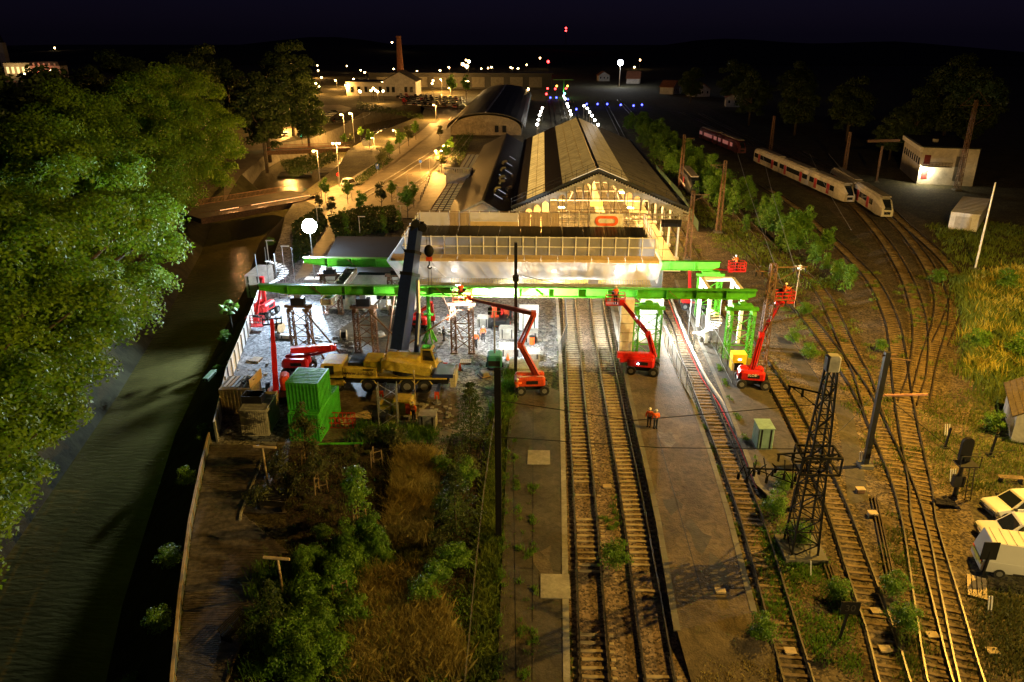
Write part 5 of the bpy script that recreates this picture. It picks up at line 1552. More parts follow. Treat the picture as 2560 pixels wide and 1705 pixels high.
lattice_mast((1718, 650), (1738, 478), 'lit lattice mast just outside the hall corner', M['rust'], .8, .4, ((2.4, 0, 10, 1),), 12)
lattice_mast((1795, 582), (1812, 402), 'lattice mast standing in the open track beyond the hall corner', M['rust'], .8, .4, ((-2.4, 0, 11.6, 1),), 13)
lattice_mast((1700, 472), (1718, 337), 'lattice mast behind the dark locomotive', M['rust'], .8, .4, ((2.2, 0, 11, 1),), 12)
lattice_mast((2392, 476), (2390, 250), 'tall dark pylon with a V-shaped head in front of the two-storey building', M['rust'], 1.0, .5, ((3.2, 0, 18, -3.0), (-3.2, 0, 18, -3.0)), 18)
lattice_mast((2108, 440), (2106, 330), 'dim lattice mast by the siding beyond the long train', M['rust'], .7, .4, (), 10)
lattice_mast((1925, 380), (1925, 290), 'far dim lattice mast at the head of the long train', M['rust'], .7, .4, (), 8)
pole_mast((2162, 1166), (2218, 880), 'dark square pole mast with a pink banded arm over the turnout', M['slate'], .19, (((0, 0, 6.3), (3.9, .5, 6.2), .14, mat('pink_band', (.45, .22, .17), .6)), ((-.4, 0, 9.6), (.7, 0, 9.7), .1, M['rust']), ((.1, 0, 9.4), (2.2, .6, 9.0), .07, M['rust'])))
pole_mast((1247, 1352), (1245, 922), 'thick black square mast at the edge of the long asphalt platform', M['black'], .2)
tm = pole_mast((1289, 945), (1290, 607), 'tall dark mast rising in front of the wrapped footbridge', M['dark'], .15)
MB().box(-.28, .28, -.28, .28, 10.2, 10.7).build('collar', M['dark'], tm)
pole_mast((2437, 674), (2466, 456), 'tall plain white pole on the grass by the white shed', M['white'], .16, name='white_pole', cat='pole', square=False)
t = pole_mast((2190, 455), (2193, 365), 'wide T-headed gantry post beyond the second train nose', M['rust'], .2, name='gantry_post', cat='gantry')
MB().bar((-3.4, 0, 9.3), (3.6, 0, 9.5), .5, .6).build('head_beam', M['rust'], t)
for i, (px, py) in enumerate(((2010, 545), (1995, 690), (2165, 560), (1980, 760))):
    pass
for (p, q, z0, z1, lab) in (((1960, 860), (1990, 690), 0, 0, ''),):
    pass
t = thing('marker_mast', 'thin pale mast with a white spray of fittings beside the orange cage', 'mast', G(1985, 770))
MB().tube((0, 0, 0), (0, 0, 5.2), .06).build('shaft', M['pale_wood'], t)
MB().ball((0, 0, 5.3), .35, 6, 4).bar((-.6, 0, 5.5), (.6, 0, 5.1), .06).build('head_fitting', M['white'], t)
WIRES = [(((-2.5, 42.9, 10.6), (6, 43.2, 9.2), (17.6, 42.8, 10.8)), 'thin cross wire strung from the black mast over both main rails'), (((-2.5, 42.9, 8), (8, 43.3, 7.2), (17.6, 42.8, 7.6)), 'lower thin cross wire from the black mast to the lattice mast frame'),
         (((17.6, 42.8, 7.6), (26, 53.4, 7)), 'cross wire between the lattice mast frame and the square pole mast'), (((26.2, 53.6, 6.6), (31, 50, 3.2), (36.5, 52, 2.6)), 'sagging wire towards the signal post'),
         (((20.5, 68.9, 12), (31, 131, 12)), 'long contact wire from the rusty mast to the open track mast'), (((22.8, 68.9, 10), (40, 160, 9.5)), 'pale contact wire over the overgrown siding'),
         (((24.5, 69, 10), (45, 160, 9.5)), 'second pale contact wire over the overgrown siding'), (((41, 100, 8), (58, 170, 8)), 'pale contact wire leading to the long train'),
         (((49, 105, 8), (62, 170, 8)), 'pale contact wire leading to the second train nose'), (((17.6, 42.8, 11.8), (20.3, 68.9, 11.6)), 'wire from the lattice mast top to the rusty mast'),
         (((-2.3, 70.7, 10.4), (4, 72, 8.6), (9, 74.5, 7.9)), 'slack rope from the tall dark mast down to the beam')]
for pts, lab in WIRES:
    t = thing('overhead_wire', lab, 'wire', pts[0])
    o = Vector(pts[0])
    P = [Vector(p) - o for p in pts]
    Q = [P[0]]
    for a, b in zip(P, P[1:]):
        for k in range(1, 9):
            f = k / 8
            Q.append(a.lerp(b, f) - Vector((0, 0, .5 * math.sin(f * math.pi) * (len(P) < 3))))
    MB().path(Q, .028, 4).build('strand', M['steel'] if 'pale' in lab else M['dark'], t)
    MB().ball((0, 0, 0), .09, 5, 4).build('insulator', M['dark'], t)
# ground signal, speed board, stubs, point motors, little white stakes
sg = G(2386, 1240)
t = thing('railway_signal', 'dark railway signal with rounded hood, cage platform and ladder beside the turnout', 'signal', sg)
MB().tube((0, 0, 0), (0, 0, 3.2), .16, n=8).build('post', M['dark'], t)
b = MB().ext([(-.42, 3.1)] + [(-.42 * math.cos(math.pi * k / 8), 4.55 + .42 * math.sin(math.pi * k / 8)) for k in range(9)] + [(.42, 3.1)], -.12, .12).build('signal_board', M['black'], t)
for z in (3.5, 4.0, 4.5):
    MB().tube((0, .12, z), (0, .4, z), .16, .18, 8).build('lens_hood', M['dark'], b)
MB().box(-.7, .7, -.9, .1, 2.95, 3.05).bar((-.7, -.9, 3.9), (.7, -.9, 3.9), .05).bar((.7, -.9, 3), (.7, -.9, 3.9), .05).bar((-.7, -.9, 3), (-.7, -.9, 3.9), .05).build('cage_platform', M['dark'], t)
ld = MB()
ld.bar((.5, -.5, 0), (.35, -.3, 3), .05).bar((.9, -.5, 0), (.75, -.3, 3), .05)
for k in range(9):
    ld.bar((.5, -.48, .3 * k + .2), (.9, -.48, .3 * k + .2), .04)
ld.build('ladder', M['dark'], t)
MB().box(-.4, .4, -.2, .2, .9, 1.8).build('relay_box', M['dark'], t)
t = thing('speed_board', 'black speed board reading 30 standing beside the timber sleepered track', 'speed sign', G(2098, 1600))
MB().bar((0, 0, 0), (.25, .1, 2.2), .12).build('post', M['black'], t)
MB().box(-.3, .75, -.06, .0, 1.9, 2.75).build('board', M['black'], t)
words(t, '30', (.22, -.075, 2.32), .62, mat('dim_numerals', (.03, .028, .025), .6), (R(90), 0, 0))
for i, (px, lab) in enumerate((((1980, 1275), 'short black stub post beside the big lattice mast'), ((2362, 1120), 'black stub post with a pale collar near the signal'), ((2475, 1140), 'leaning black stub post near the hut'), ((2455, 1440), 'black sign plate post beside the white box van'))):
    t = thing('stub_post', lab, 'post', G(*px))
    MB().bar((0, 0, 0), (.1, 0, 1.9), .26 if i == 0 else .14).build('shaft', M['black'], t)
    MB().box(-.25, .25, -.25, .25, 0, .12).build('footing', M['dark'], t)
    if i == 3:
        MB().box(-.45, .55, -.05, 0, 1.3, 2.6).build('plate', M['black'], t)
for i, (px, lab) in enumerate((((2180, 1290), 'low pale point machine box beside the spare rails'), ((2150, 1230), 'small rusty junction box by the turnout'), ((2330, 1590), 'yellowish cable cover by the turnout heel'), ((2480, 1630), 'short pale marker post at the bottom right grass'), ((2190, 1530), 'square pale plate between the timber track rails'), ((2212, 1625), 'second square pale plate between the timber track rails'), ((1975, 1630), 'square pale plate beside the dark rusty track'), ((1518, 1218), 'pale stone block lying between the two main tracks'), ((1800, 1478), 'small white stud on the end of the workers\' platform'))):
    t = thing('track_box', lab, 'equipment box', G(*px, .5 if i == 8 else .02))
    MB().bev(-.3, .3, -.22, .22, 0, .3 if i < 2 else .12, .04).build('casing', M['pale_wood'] if i != 1 else M['rust'], t)
    MB().box(-.32, .32, -.24, .24, .3 if i < 2 else .12, .34 if i < 2 else .14).build('lid', M['pale_wood'], t)
for px, lab in (((2150, 1160), 'trio of white stakes beside the service path'), ((2362, 1090), 'trio of white stakes near the signal'), ((2375, 1205), 'trio of white stakes at the signal foot'), ((2470, 1530), 'pair of white stakes on the grass below the van'), ((2027, 1440), 'single white pipe stake in weeds by the mast')):
    t = thing('white_stake', lab, 'stake', G(*px))
    for k in range(3 if 'trio' in lab else 2 if 'pair' in lab else 1):
        MB().bar((k * .18, 0, 0), (k * .18 - .12, .1, 1.1), .06).build('stake', M['white'], t)
t = thing('wooden_pallet', 'broken timber pallet on the ground beside the white box van', 'pallet', G(2440, 1470), R(-25))
for k in range(4):
    MB().box(-.5 + k * .28, -.28 + k * .28, -1.1, 1.1, .1, .14).build('board', M['pale_wood'], t)
MB().box(-.5, .6, -1, -.8, 0, .1).box(-.5, .6, .8, 1, 0, .1).build('bearer', M['pale_wood'], t)
t = thing('bench', 'dark wooden bench on the orange lit grass near the hut', 'bench', G(2525, 1205), R(-5))
for k in range(3):
    MB().box(-.9, .9, -.25 + k * .18, -.11 + k * .18, .42, .46).build('slat', M['timber'], t)
for x in (-.7, .7):
    MB().box(x - .05, x + .05, -.25, .25, 0, .42).build('leg', M['dark'], t)
# ================================================================ STREET AND PLATFORM LAMPS
def street_lamp(base, head, label, power=700, col=(1, .48, .10), r=.28, two=False, m=None, light=True, name='street_lamp', group=None):
    g = G(*base)
    p = GY(*head, g.y)
    z = max(2.5, p.z)
    t = thing(name, label, 'street lamp', g, 0, group)
    MB().tube((0, 0, 0), (0, 0, z), .1, .06, 6).build('pole', M['steel'], t)
    a = MB().bar((0, 0, z), (-.7, -.2, z + .1), .08).build('arm', M['steel'], t)
    MB().ball((-.7, -.2, z - .02), r, 8, 6, (1, 1, .6)).build('lens', m or M['lamp_warm'], t)
    MB().box(-1.0, -.4, -.4, 0, z + .12, z + .2).build('hood', M['steel'], t)
    if two:
        MB().bar((0, 0, z), (.7, -.2, z + .1), .08).build('arm', M['steel'], t)
        MB().ball((.7, -.2, z - .02), r, 8, 6, (1, 1, .6)).build('lens', m or M['lamp_warm'], t)
    if light:
        lamp(t, (-.7, -.5, z - .4), power * (2 if 230 < base[1] < 240 else 7 if power < 4500 else 4), col, r=.2)
    return t
for b_, h_, lab, pw, rr in (((804, 493), (799, 377), 'lit street lamp at the near end of the road bridge', 1500, .28), ((850, 468), (845, 358), 'lit twin street lamp beside the parked white van', 2600, .28), ((886, 356), (882, 283), 'tall brightly flaring street lamp on the canal side', 3600, .4), ((862, 337), (860, 286), 'flaring street lamp next to the tallest canal lamp', 2600, .4),
                           ((843, 222), (841, 201), 'starry street lamp at the dark wood edge', 1500, .6), ((888, 216), (888, 197), 'orange street lamp left of the factory', 4000, .45), ((961, 238), (961, 205), 'street lamp in front of the factory low wing', 4000, .4), ((998, 237), (998, 200), 'street lamp in front of the factory gable', 4000, .4),
                           ((1105, 229), (1105, 198), 'street lamp at the near end of the warehouse', 4000, .4), ((1126, 238), (1126, 220), 'low street lamp in front of the car park cars', 4000, .4), ((1185, 219), (1185, 197), 'street lamp between warehouse bays and car park', 3000, .4), ((1098, 432), (1101, 377), 'bright twin lamp on the forecourt pavement', 2200, .25),
                           ((1116, 394), (1117, 364), 'slim lamp on the forecourt behind the twin lamp', 1200, .22), ((718, 324), (712, 288), 'lamp half hidden in leaves on the far bank road', 2600, .3), ((990, 345), (992, 327), 'low lamp at the canal steps', 900, .2), ((936, 365), (936, 350), 'low lamp behind the hedge by the canal', 900, .2), ((1090, 300), (1096, 262), 'lamp on the road beside the depot corner', 2600, .3)):
    street_lamp(b_, h_, lab, pw, r=rr, two='twin' in lab)
for b_, h_, lab in (((1125, 190), (1125, 168), 'far pinkish lamp above the warehouse end'), ((1170, 190), (1170, 169), 'far pinkish lamp above the warehouse middle'), ((1231, 190), (1231, 168), 'far pinkish lamp by the lit far wall'), ((1282, 192), (1282, 170), 'far lamp, one of a close pair beyond the depot'), ((1297, 192), (1297, 171), 'far lamp, brighter of a close pair beyond the depot'), ((1103, 195), (1103, 176), 'far small lamp above the warehouse corner'), ((915, 195), (915, 181), 'far lamp above the factory roof'), ((30, 188), (18, 170), 'far town lamp by the church'), ((66, 195), (66, 184), 'far town lamp on the quay'), ((40, 176), (44, 164), 'far town lamp beside the arched building')):
    street_lamp(b_, h_, lab, 6000, (1, .6, .3), .8, m=M['lamp_warm'], light=False)
cp_ = street_lamp((1166, 241), (1162, 204), 'cluster of dazzling flood lamps over the car park', 30000, (1, .6, .2), .9, True)
for k, (dx, dz) in enumerate(((-1.6, -.8), (1.8, .6), (.3, -1.6))):
    MB().ball((dx, -.4, 17.5 + dz), .8, 8, 6).build('lens', M['lamp_warm'], cp_)
fm = thing('floodlight_mast', 'far tall mast with one dazzling white floodlight over the sidings', 'floodlight', G(1548, 217))
zt = GY(1548, 158, fm.location.y).z
MB().tube((0, 0, 0), (0, 0, zt), .3, .15, 8).build('pole', M['steel'], fm)
MB().ball((0, -.3, zt + .4), 1.7, 10, 8).build('lamp_head', M['flood'], fm)
lamp(fm, (0, -2.5, zt - 1), 5000, (1, .95, .85), r=1)
def platform_lamp(px, py, label):
    g = G(px, py, 5.)
    t = thing('platform_lamp', label, 'platform lamp', (g.x, g.y, 0), 0, 'white globe lamps in three rows beyond the hall')
    MB().tube((0, 0, 0), (0, 0, 4.8), .07, n=6).build('pole', M['steel'], t)
    MB().ball((0, 0, 5), .42, 8, 6).build('globe', M['lamp_white'], t)
    return t
for nm, row in (('depot side row', ((1343, 311), (1346, 299), (1349, 288), (1352, 279), (1356, 270))), ('middle row', ((1428, 286), (1425, 277), (1421, 267), (1418, 260), (1413, 247), (1409, 240))), ('sidings side row', ((1495, 312), (1487, 300), (1480, 289), (1474, 280), (1468, 271), (1460, 264)))):
    for k, (px, py) in enumerate(row):
        t = platform_lamp(px, py, 'white platform globe lamp, ' + ('nearest the hall', 'second from the hall', 'third from the hall', 'fourth from the hall', 'fifth from the hall', 'farthest from the hall')[k] + ' in the ' + nm)
        if k in (0, 3):
            lamp(t, (0, 0, 4.2), 900, (1, .9, .75))
def dot(px, py, z, r, m, label, name='signal_light', cat='signal light'):
    g = G(px, py, z)
    t = thing(name, label, cat, (g.x, g.y, 0))
    MB().tube((0, 0, 0), (0, 0, z), max(.05, r * .2), n=5).build('post', M['dark'], t)
    MB().box(-r * .9, r * .9, .1, .3, z - r * 1.5, z + r * 1.5).build('backplate', M['black'], t)
    MB().ball((0, 0, z), r, 6, 5).build('lens', m, t)
for i, (px, py) in enumerate(((1376, 244), (1391, 244), (1420, 248), (1467, 260), (1494, 260), (1518, 260), (1552, 262), (1584, 264), (1605, 262), (1441, 273))):
    dot(px, py, 1.2, .4, M['sigblue'], 'blue shunting light, ' + ('outermost on the depot side', 'next to the outermost on the depot side', 'below the green lit gantry', 'at the end of the sidings side lamp row', 'first beyond the lamp rows', 'second beyond the lamp rows', 'dimmest in the sidings', 'brightest in the sidings', 'farthest out in the sidings', 'beside the middle lamp row')[i])
for px, py, mm, lab in ((1369, 221, 'sigred', 'small red signal light beyond the depot'), (1366, 235, 'sigred', 'double red signal light low beyond the depot'), (1388, 222, 'sigred', 'red signal light under the amber gantry lamp'), (1415, 221, 'sigred', 'red signal light under the other amber gantry lamp'), (1392, 215, 'sigamber', 'amber signal light on the gantry near the red light'), (1419, 215, 'sigamber', 'amber signal light on the gantry end')):
    dot(px, py, 5.5, .5, M[mm], lab)
gz = thing('signal_gantry', 'signal gantry lit green beyond the middle row of globe lamps', 'gantry', G(1409, 243))
MB().bar((0, 0, 0), (0, 0, 9), .3).bar((-6, 0, 9), (5, 0, 9), .3).build('frame', M['green'], gz)
MB().ball((.5, -.3, 2), .6, 6, 5).build('lens', M['siggreen'], gz)
lamp(gz, (0, -1, 3), 500, (.2, 1, .3))
for z, px, py, lab in ((0, 674, 359, 'green traffic light at the far bank junction'), (0, 756, 344, 'green traffic light by the curved footbridge')):
    g = G(px, py + 18)
    t = thing('traffic_light', lab, 'traffic light', g)
    MB().tube((0, 0, 0), (0, 0, 3), .08).build('post', M['dark'], t)
    MB().box(-.3, .3, 0, .25, 2.4, 4.4).build('housing', M['black'], t)
    MB().ball((0, -.1, 2.7), .3, 6, 5).build('green_lens', M['siggreen'], t)
    MB().ball((.05, -.1, 4.2), .26, 6, 5).build('red_lens', M['sigred'], t)
    lamp(t, (0, -.8, 2.7), 60, (.1, 1, .5))
rt = thing('radio_mast', 'dark hilltop radio mast carrying two red lights in the night sky', 'mast', (60, 1500, 0))
zt = GY(1415, 68, 1500).z
rt.location.x = GY(1415, 70, 1500).x
MB().lattice((0, 0, 0), (0, 0, zt), 4, 12, .15, .08, 1).build('shaft', M['dark'], rt)
for py in (70, 77):
    MB().ball((0, 0, GY(1415, py, 1500).z), 1.6, 6, 5).build('red_lamp', M['sigred'], rt)
g = G(1370, 190)
t = thing('radio_mast', 'single red lamp on a thin far mast above the depot roof', 'mast', g)
zt = GY(1370, 154, g.y).z
MB().tube((0, 0, 0), (0, 0, zt), .3).build('shaft', M['dark'], t)
MB().ball((0, 0, zt), 1.1, 6, 5).build('red_lamp', M['sigred'], t)
g = G(95, 196)
t = thing('brake_light', 'glowing red lamp on the far town quay', 'lamp', g)
MB().tube((0, 0, 0), (0, 0, 4), .2).build('post', M['dark'], t)
MB().ball((0, 0, 4.2), 1.0, 6, 5).build('red_lens', M['sigred'], t)
lamp(t, (0, -2, 5), 1500, (1, .05, .05))
# sodium yard lamps along the edge of the sidings
for (x, y), lab, pw, zz in (((42.5, 56), 'tall sodium yard lighting mast beside the brick hut', 88000, 30), ((100, -15), 'tall sodium yard mast in the sidings, nearer the viewer', 400000, 32)):
    t = thing('yard_lamp', lab, 'yard lamp', (x, y, 0))
    MB().tube((0, 0, 0), (0, 0, zz), .12, .08, 8).build('pole', M['steel'], t)
    MB().bar((0, 0, zz), (-1, 0, zz + .2), .1).build('arm', M['steel'], t)
    MB().box(-1.4, -.8, -.15, .15, zz + .08, zz + .22).build('hood', M['dark'], t)
    MB().box(-1.38, -.82, -.13, .13, zz, zz + .08).build('lens', M['lamp_warm'], t)
    lamp(t, (-1.1, 0, zz - .3), pw, (1, .53, .07), r=.2) if zz < 31 else lamp(t, (-1.1, 0, zz - .3), pw, (1, .67, .2), 'SPOT', .4, (-.8, .6, -.3), 96)
# ================================================================ CARS
def car(label, loc, rz, m=None, L=4.3, Wd=1.8, Hh=1.5, van=False, group=None, name='parked_car', cat='car', lod=False):
    t = thing(name, label, cat, loc, rz, group)
    m = m or M['carwhite']
    h0, h1 = .32, .85 if not van else 1.05
    mb = MB()
    P = [(-L / 2, h0), (L / 2 - .05, h0), (L / 2, h1 * .75), (L / 2 - .15, h1 * .95), (L * .22, h1 + .08), (-L / 2 + .08, h1 + .1), (-L / 2 - .02, h1 * .7)]
    mb.T = Matrix(((1, 0, 0, 0), (0, 1, 0, 0), (0, 0, 1, 0), (0, 0, 0, 1)))
    mb.ext(P, -Wd / 2, Wd / 2)
    def soft(ob, w_):
        bmm = bmesh.new()
        bmm.from_mesh(ob.data)
        bmesh.ops.bevel(bmm, geom=bmm.edges[:], offset=w_, segments=3, profile=.6, affect='EDGES', clamp_overlap=True)
        bmm.to_mesh(ob.data)
        bmm.free()
        ob.data.polygons.foreach_set('use_smooth', [True] * len(ob.data.polygons))
    bo = mb.build('body', m, t)
    if not group:
        soft(bo, .09)
        for y in (-1, 1):
            MB().bev(L * .17, L * .21, y * (Wd / 2 + .12) - .1, y * (Wd / 2 + .12) + .1, h1 + .05, h1 + .22, .03).build('mirror', M['plastic'], t)
            for x in (L * .16, -L * .12) if not (van and L > 5) else (L * .16,):
                MB().box(x - .01, x + .01, y * Wd / 2 - .006, y * Wd / 2 + .006, h0 + .15, h1).build('door_seam', M['plastic'], t)
            MB().bar((-L * .18, y * (Wd / 2 + .005), h0 + .1), (L * .18, y * (Wd / 2 + .005), h0 + .1), .02, .1).build('sill_trim', M['plastic'], t)
        MB().box(-L / 2 - .03, -L / 2 - .01, -.26, .26, .55, .67).build('number_plate', M['yellow'], t)
        MB().box(L / 2 + .0, L / 2 + .02, -.26, .26, .45, .57).build('number_plate', M['white'], t)
    a, b, c, d = (L * .24, L * .04, -L * .36, -L * .5 + .06) if not van else (L * .30, L * .16, -L * .44, -L * .49)
    top = Hh
    q = Wd / 2 - .02
    r_ = Wd / 2 - .16
    cabv = [(a, -q, h1), (d, -q, h1), (d, q, h1), (a, q, h1), (b, -r_, top), (c, -r_, top), (c, r_, top), (b, r_, top)]
    MB().add(cabv, [(4, 5, 6, 7), (0, 4, 7, 3), (1, 2, 6, 5), (0, 1, 5, 4), (3, 7, 6, 2)]).build('cabin', m, t)
    MB().add([(b + .02, -r_, top), (c, -r_, top), (c, r_, top), (b + .02, r_, top), (b - .05, -r_ + .05, top + .04), (c + .05, -r_ + .05, top + .04), (c + .05, r_ - .05, top + .04), (b - .05, r_ - .05, top + .04)],
             [(4, 5, 6, 7), (0, 1, 5, 4), (1, 2, 6, 5), (2, 3, 7, 6), (3, 0, 4, 7)]).build('roof', m, t, smooth=False)
    def lerp3(u, v, f):
        return tuple(u[i] + (v[i] - u[i]) * f for i in range(3))
    def pane(i0, i1, i2, i3, nrm, f0=.12, f1=.92, e0=.06, e1=.94):
        A, B, Cc, D = cabv[i0], cabv[i1], cabv[i2], cabv[i3]
        def pt(u, v):
            p = lerp3(lerp3(A, B, u), lerp3(D, Cc, u), v)
            return tuple(p[i] + nrm[i] * .012 for i in range(3))
        return MB().quad(pt(e0, f0), pt(e1, f0), pt(e1, f1), pt(e0, f1))
    pane(3, 0, 4, 7, (1, 0, .5)).build('windscreen', M['glass'], t)
    if not (van and L > 5):
        pane(1, 2, 6, 5, (-1, 0, .3), .25).build('rear_window', M['glass'], t)
    e1 = .95 if not van else .38
    pane(0, 1, 5, 4, (0, -1, .2), .1, .88, .08, e1).build('side_window', M['glass'], t)
    mb = pane(2, 3, 7, 6, (0, 1, .2), .1, .88, 1 - e1, .92)
    mb.build('side_window', M['glass'], t)
    for x in (-L * .31, L * .31):
        for y in (-Wd / 2 + .08, Wd / 2 - .08):
            w = MB().tube((x, y - .11, .32), (x, y + .11, .32), .33, n=12).build('wheel', M['rubber'], t)
            MB().tube((x, y - .125, .32), (x, y + .125, .32), .19, n=8).build('rim', M['hub'], w)
    for y in (-Wd / 2 + .3, Wd / 2 - .3):
        MB().box(L / 2 - .08, L / 2 + .01, y - .2, y + .2, h1 * .68, h1 * .86).build('headlight', M['steel'], t)
        MB().box(-L / 2 - .04, -L / 2 + .02, y - .12, y + .12, h1 * .7, h1 * 1.0).build('tail_light', M['red'], t)
    MB().box(L / 2 - .04, L / 2 + .04, -Wd / 2 + .1, Wd / 2 - .1, h0, h0 + .22).build('bumper', M['plastic'], t)
    return t
car('white hatchback parked on the orange lit grass, uppermost of the three white vehicles', G(2535, 1282), R(186), L=4.3, Hh=1.55)
car('white small van with its bonnet towards the tracks, middle of the three white vehicles', G(2535, 1352), R(172), L=4.6, Wd=1.85, Hh=1.8)
wt = car('white box van with ribbed roof and yellow stripe, lowest of the three white vehicles', G(2560, 1430), R(-12), L=5.8, Wd=2.1, Hh=2.4, van=True, name='parked_van', cat='van')
for k in range(6):
    MB().box(-2.3 + k * .55, -2.27 + k * .55, -.85, .85, 2.44, 2.47).build('roof_rib', M['concrete'], wt)
MB().box(-2.95, -2.92, -.9, .9, .75, 1.0).build('yellow_stripe', mat('yellow_band', (.6, .55, .1), .5), wt)
car('white estate van parked on the forecourt by the tall twin lamp', G(876, 466), R(70), L=4.8, Wd=1.9, Hh=1.9)
car('dark car parked at the bend of the canal side road', G(848, 305), R(40), M['slate'], L=4.5)
car('black car waiting at the junction near the traffic lights', G(702, 338), R(20), M['slate'], L=4.5)
for i, (px, py) in enumerate(((820, 292), (828, 287), (838, 284), (812, 298))):
    car('pale car parked in the lit lay-by, ' + ('nearest the road', 'second in', 'third in', 'by the hedge')[i], G(px, py), R(30), [M['carwhite'], M['steel'], M['slate'], M['carwhite']][i])
proto = car('car in the far lit car park', G(1000, 246), R(20), M['slate'], group='cars in the far lit car park')
proto['label'] = 'dark car in the far lit car park'
protos = [proto] + [car(c_ + ' car in the far lit car park', G(1008 + 8 * i, 247), R(20), m_, group='cars in the far lit car park') for i, (c_, m_) in enumerate((('white', M['carwhite']), ('silver', M['steel']), ('red', M['red']), ('black', M['slate'])))]
for row in range(6):
    for k in range(13):
        px, py = 1002 + k * 12.5 + row * 2 + U(-2, 2), 240 + row * 4.6 + k * .7
        if U(0, 1) < .12:
            continue
        dup(protos[random.choice([0, 0, 1, 2, 3, 4, 4])], G(px, py), R(20) + (math.pi if U(0, 1) < .5 else 0) + R(80))
# ================================================================ TRAINS
def train(label, front, back, n, red=.0, carL=17.5, name='train', body=M['wall'], lit=None, doorm=None):
    A, B = G(*front), G(*back)
    d = (B - A).normalized()
    t = thing(name, label, 'train', (A.x, A.y, .25), math.atan2(d.y, d.x))
    pr = [(-1.4, .35), (-1.42, 1.2), (-1.42, 2.6), (-1.2, 3.35), (-.7, 3.65), (.7, 3.65), (1.2, 3.35), (1.42, 2.6), (1.42, 1.2), (1.4, .35)]
    for k in range(n):
        x0, x1 = k * (carL + .5), k * (carL + .5) + carL
        mb = MB()
        if k == 0:
            ring0 = [(y * .72, .35 + (z - .35) * .5) for y, z in pr]
            ring1 = [(y * .93, .35 + (z - .35) * .86) for y, z in pr]
            N = len(pr)
            vs = [(0, y, z) for y, z in ring0] + [(1.8, y, z) for y, z in ring1] + [(4.2, y, z) for y, z in pr] + [(x1, y, z) for y, z in pr]
            fs = [tuple(range(N)), tuple(range(4 * N - 1, 3 * N - 1, -1))]
            for q in range(3):
                fs += [(q * N + i, (q + 1) * N + i, (q + 1) * N + (i + 1) % N, q * N + (i + 1) % N) for i in range(N)]
            mb.add(vs, fs)
        else:
            N = len(pr)
            mb.add([(x0, y, z) for y, z in pr] + [(x1, y, z) for y, z in pr], [tuple(range(N)), tuple(range(2 * N - 1, N - 1, -1))] + [(i, i + N, (i + 1) % N + N, (i + 1) % N) for i in range(N)])
        c = mb.build('carriage', body, t)
        for s in (-1, 1):
            for a, b in ((4.6, 6.6), (8.3, 13.0), (14.7, x1 - x0 - .4)) if k == 0 else ((.4, 3.2), (4.8, 12.6), (14.3, 17.1)):
                MB().box(x0 + a, x0 + b, s * 1.425 - .01, s * 1.425 + .01, 1.55, 2.6).build('window', lit or M['glass'], c)
            for a in ((6.8, 8.1), (13.2, 14.5)) if k == 0 else ((3.4, 4.6), (12.8, 14.1)):
                MB().box(x0 + a[0], x0 + a[1], s * 1.43 - .015, s * 1.43 + .015, .6, 2.7).build('door', doorm or mat('train_door_red', (.35, .02, .04), .5), c)
        MB().box(x0 + 1.5, x1 - 1, -.8, .8, 3.6, 3.85).build('roof_unit', M['roofgrey'], c)
        for x in (x0 + 3.4, x1 - 2.2):
            MB().box(x - 1.2, x + 1.2, -1.0, 1.0, -.1, .5).build('bogie', M['dark'], c)
        if k:
            MB().box(x0 - .5, x0, -1.1, 1.1, .6, 3.2).build('gangway', M['dark'], c)
    MB().add([(.0, -.55, 2.06), (.0, .55, 2.06), (1.7, .72, 3.22), (1.7, -.72, 3.22), (-.04, -.7, 1.6), (-.04, .7, 1.6)], [(3, 2, 1, 0), (0, 1, 5, 4)]).build('windscreen', M['glass'], t)
    MB().box(-.05, .05, -.55, .55, .75, 1.25).build('nose_panel', M['black'], t)
    for y in (-.75, .75):
        MB().ball((.15, y, 1.35), .14, 6, 5).build('headlight', M['white'], t)
    return t
train('long white regional train with red doors standing on the yard track', (2122, 512), (1918, 418), 3)
train('white train nose with red doors standing just beyond the long train', (2215, 550), (2092, 466), 2)
train('far train in dark red livery with lights along its roof line', (1855, 388), (1752, 346), 2, body=mat('dark_red_train', (.10, .02, .03), .5), lit=glow('train_window_glow', (1, .35, .3), .12))
t = train('dark locomotive with a pale stripe standing by the hall eaves', (1736, 492), (1690, 432), 1, body=M['slate'], name='locomotive', carL=16)
MB().box(4.5, 15, -1.46, -1.44, 1.0, 1.4).box(4.5, 15, 1.44, 1.46, 1.0, 1.4).build('pale_stripe', M['white'], t)
# green slatted fence with small lit notices on the right of the hall
P = [G(*q) for q in ((1640, 430), (1700, 500), (1745, 580))]
t = thing('green_fence', 'dark green fence with small pale notices along the sidings by the hall', 'fence', P[0])
for a, b in zip(P, P[1:]):
    n = int((b - a).length / 2.5)
    for k in range(n):
        p, q = a.lerp(b, k / n) - P[0], a.lerp(b, (k + .95) / n) - P[0]
        MB().bar(p + Vector((0, 0, .9)), q + Vector((0, 0, .9)), .06, 1.7).build('fence_panel', mat('dark_green', (.015, .05, .03), .7) if k == 0 else bpy.data.materials['dark_green'], t)
        if k % 6 == 2:
            MB().bar(p + Vector((-.1, -.1, 1.1)), p + Vector((.3, -.2, 1.1)), .05, 1.0).build('notice', M['flower'], t)
random.seed(5)
fl_ = MB().ball((0, 0, 5.6), .55, 6, 5).data('lens', M['lamp_warm'])
fp_ = MB().tube((0, 0, 0), (0, 0, 5.4), .1, n=5).data('pole', M['dark'])
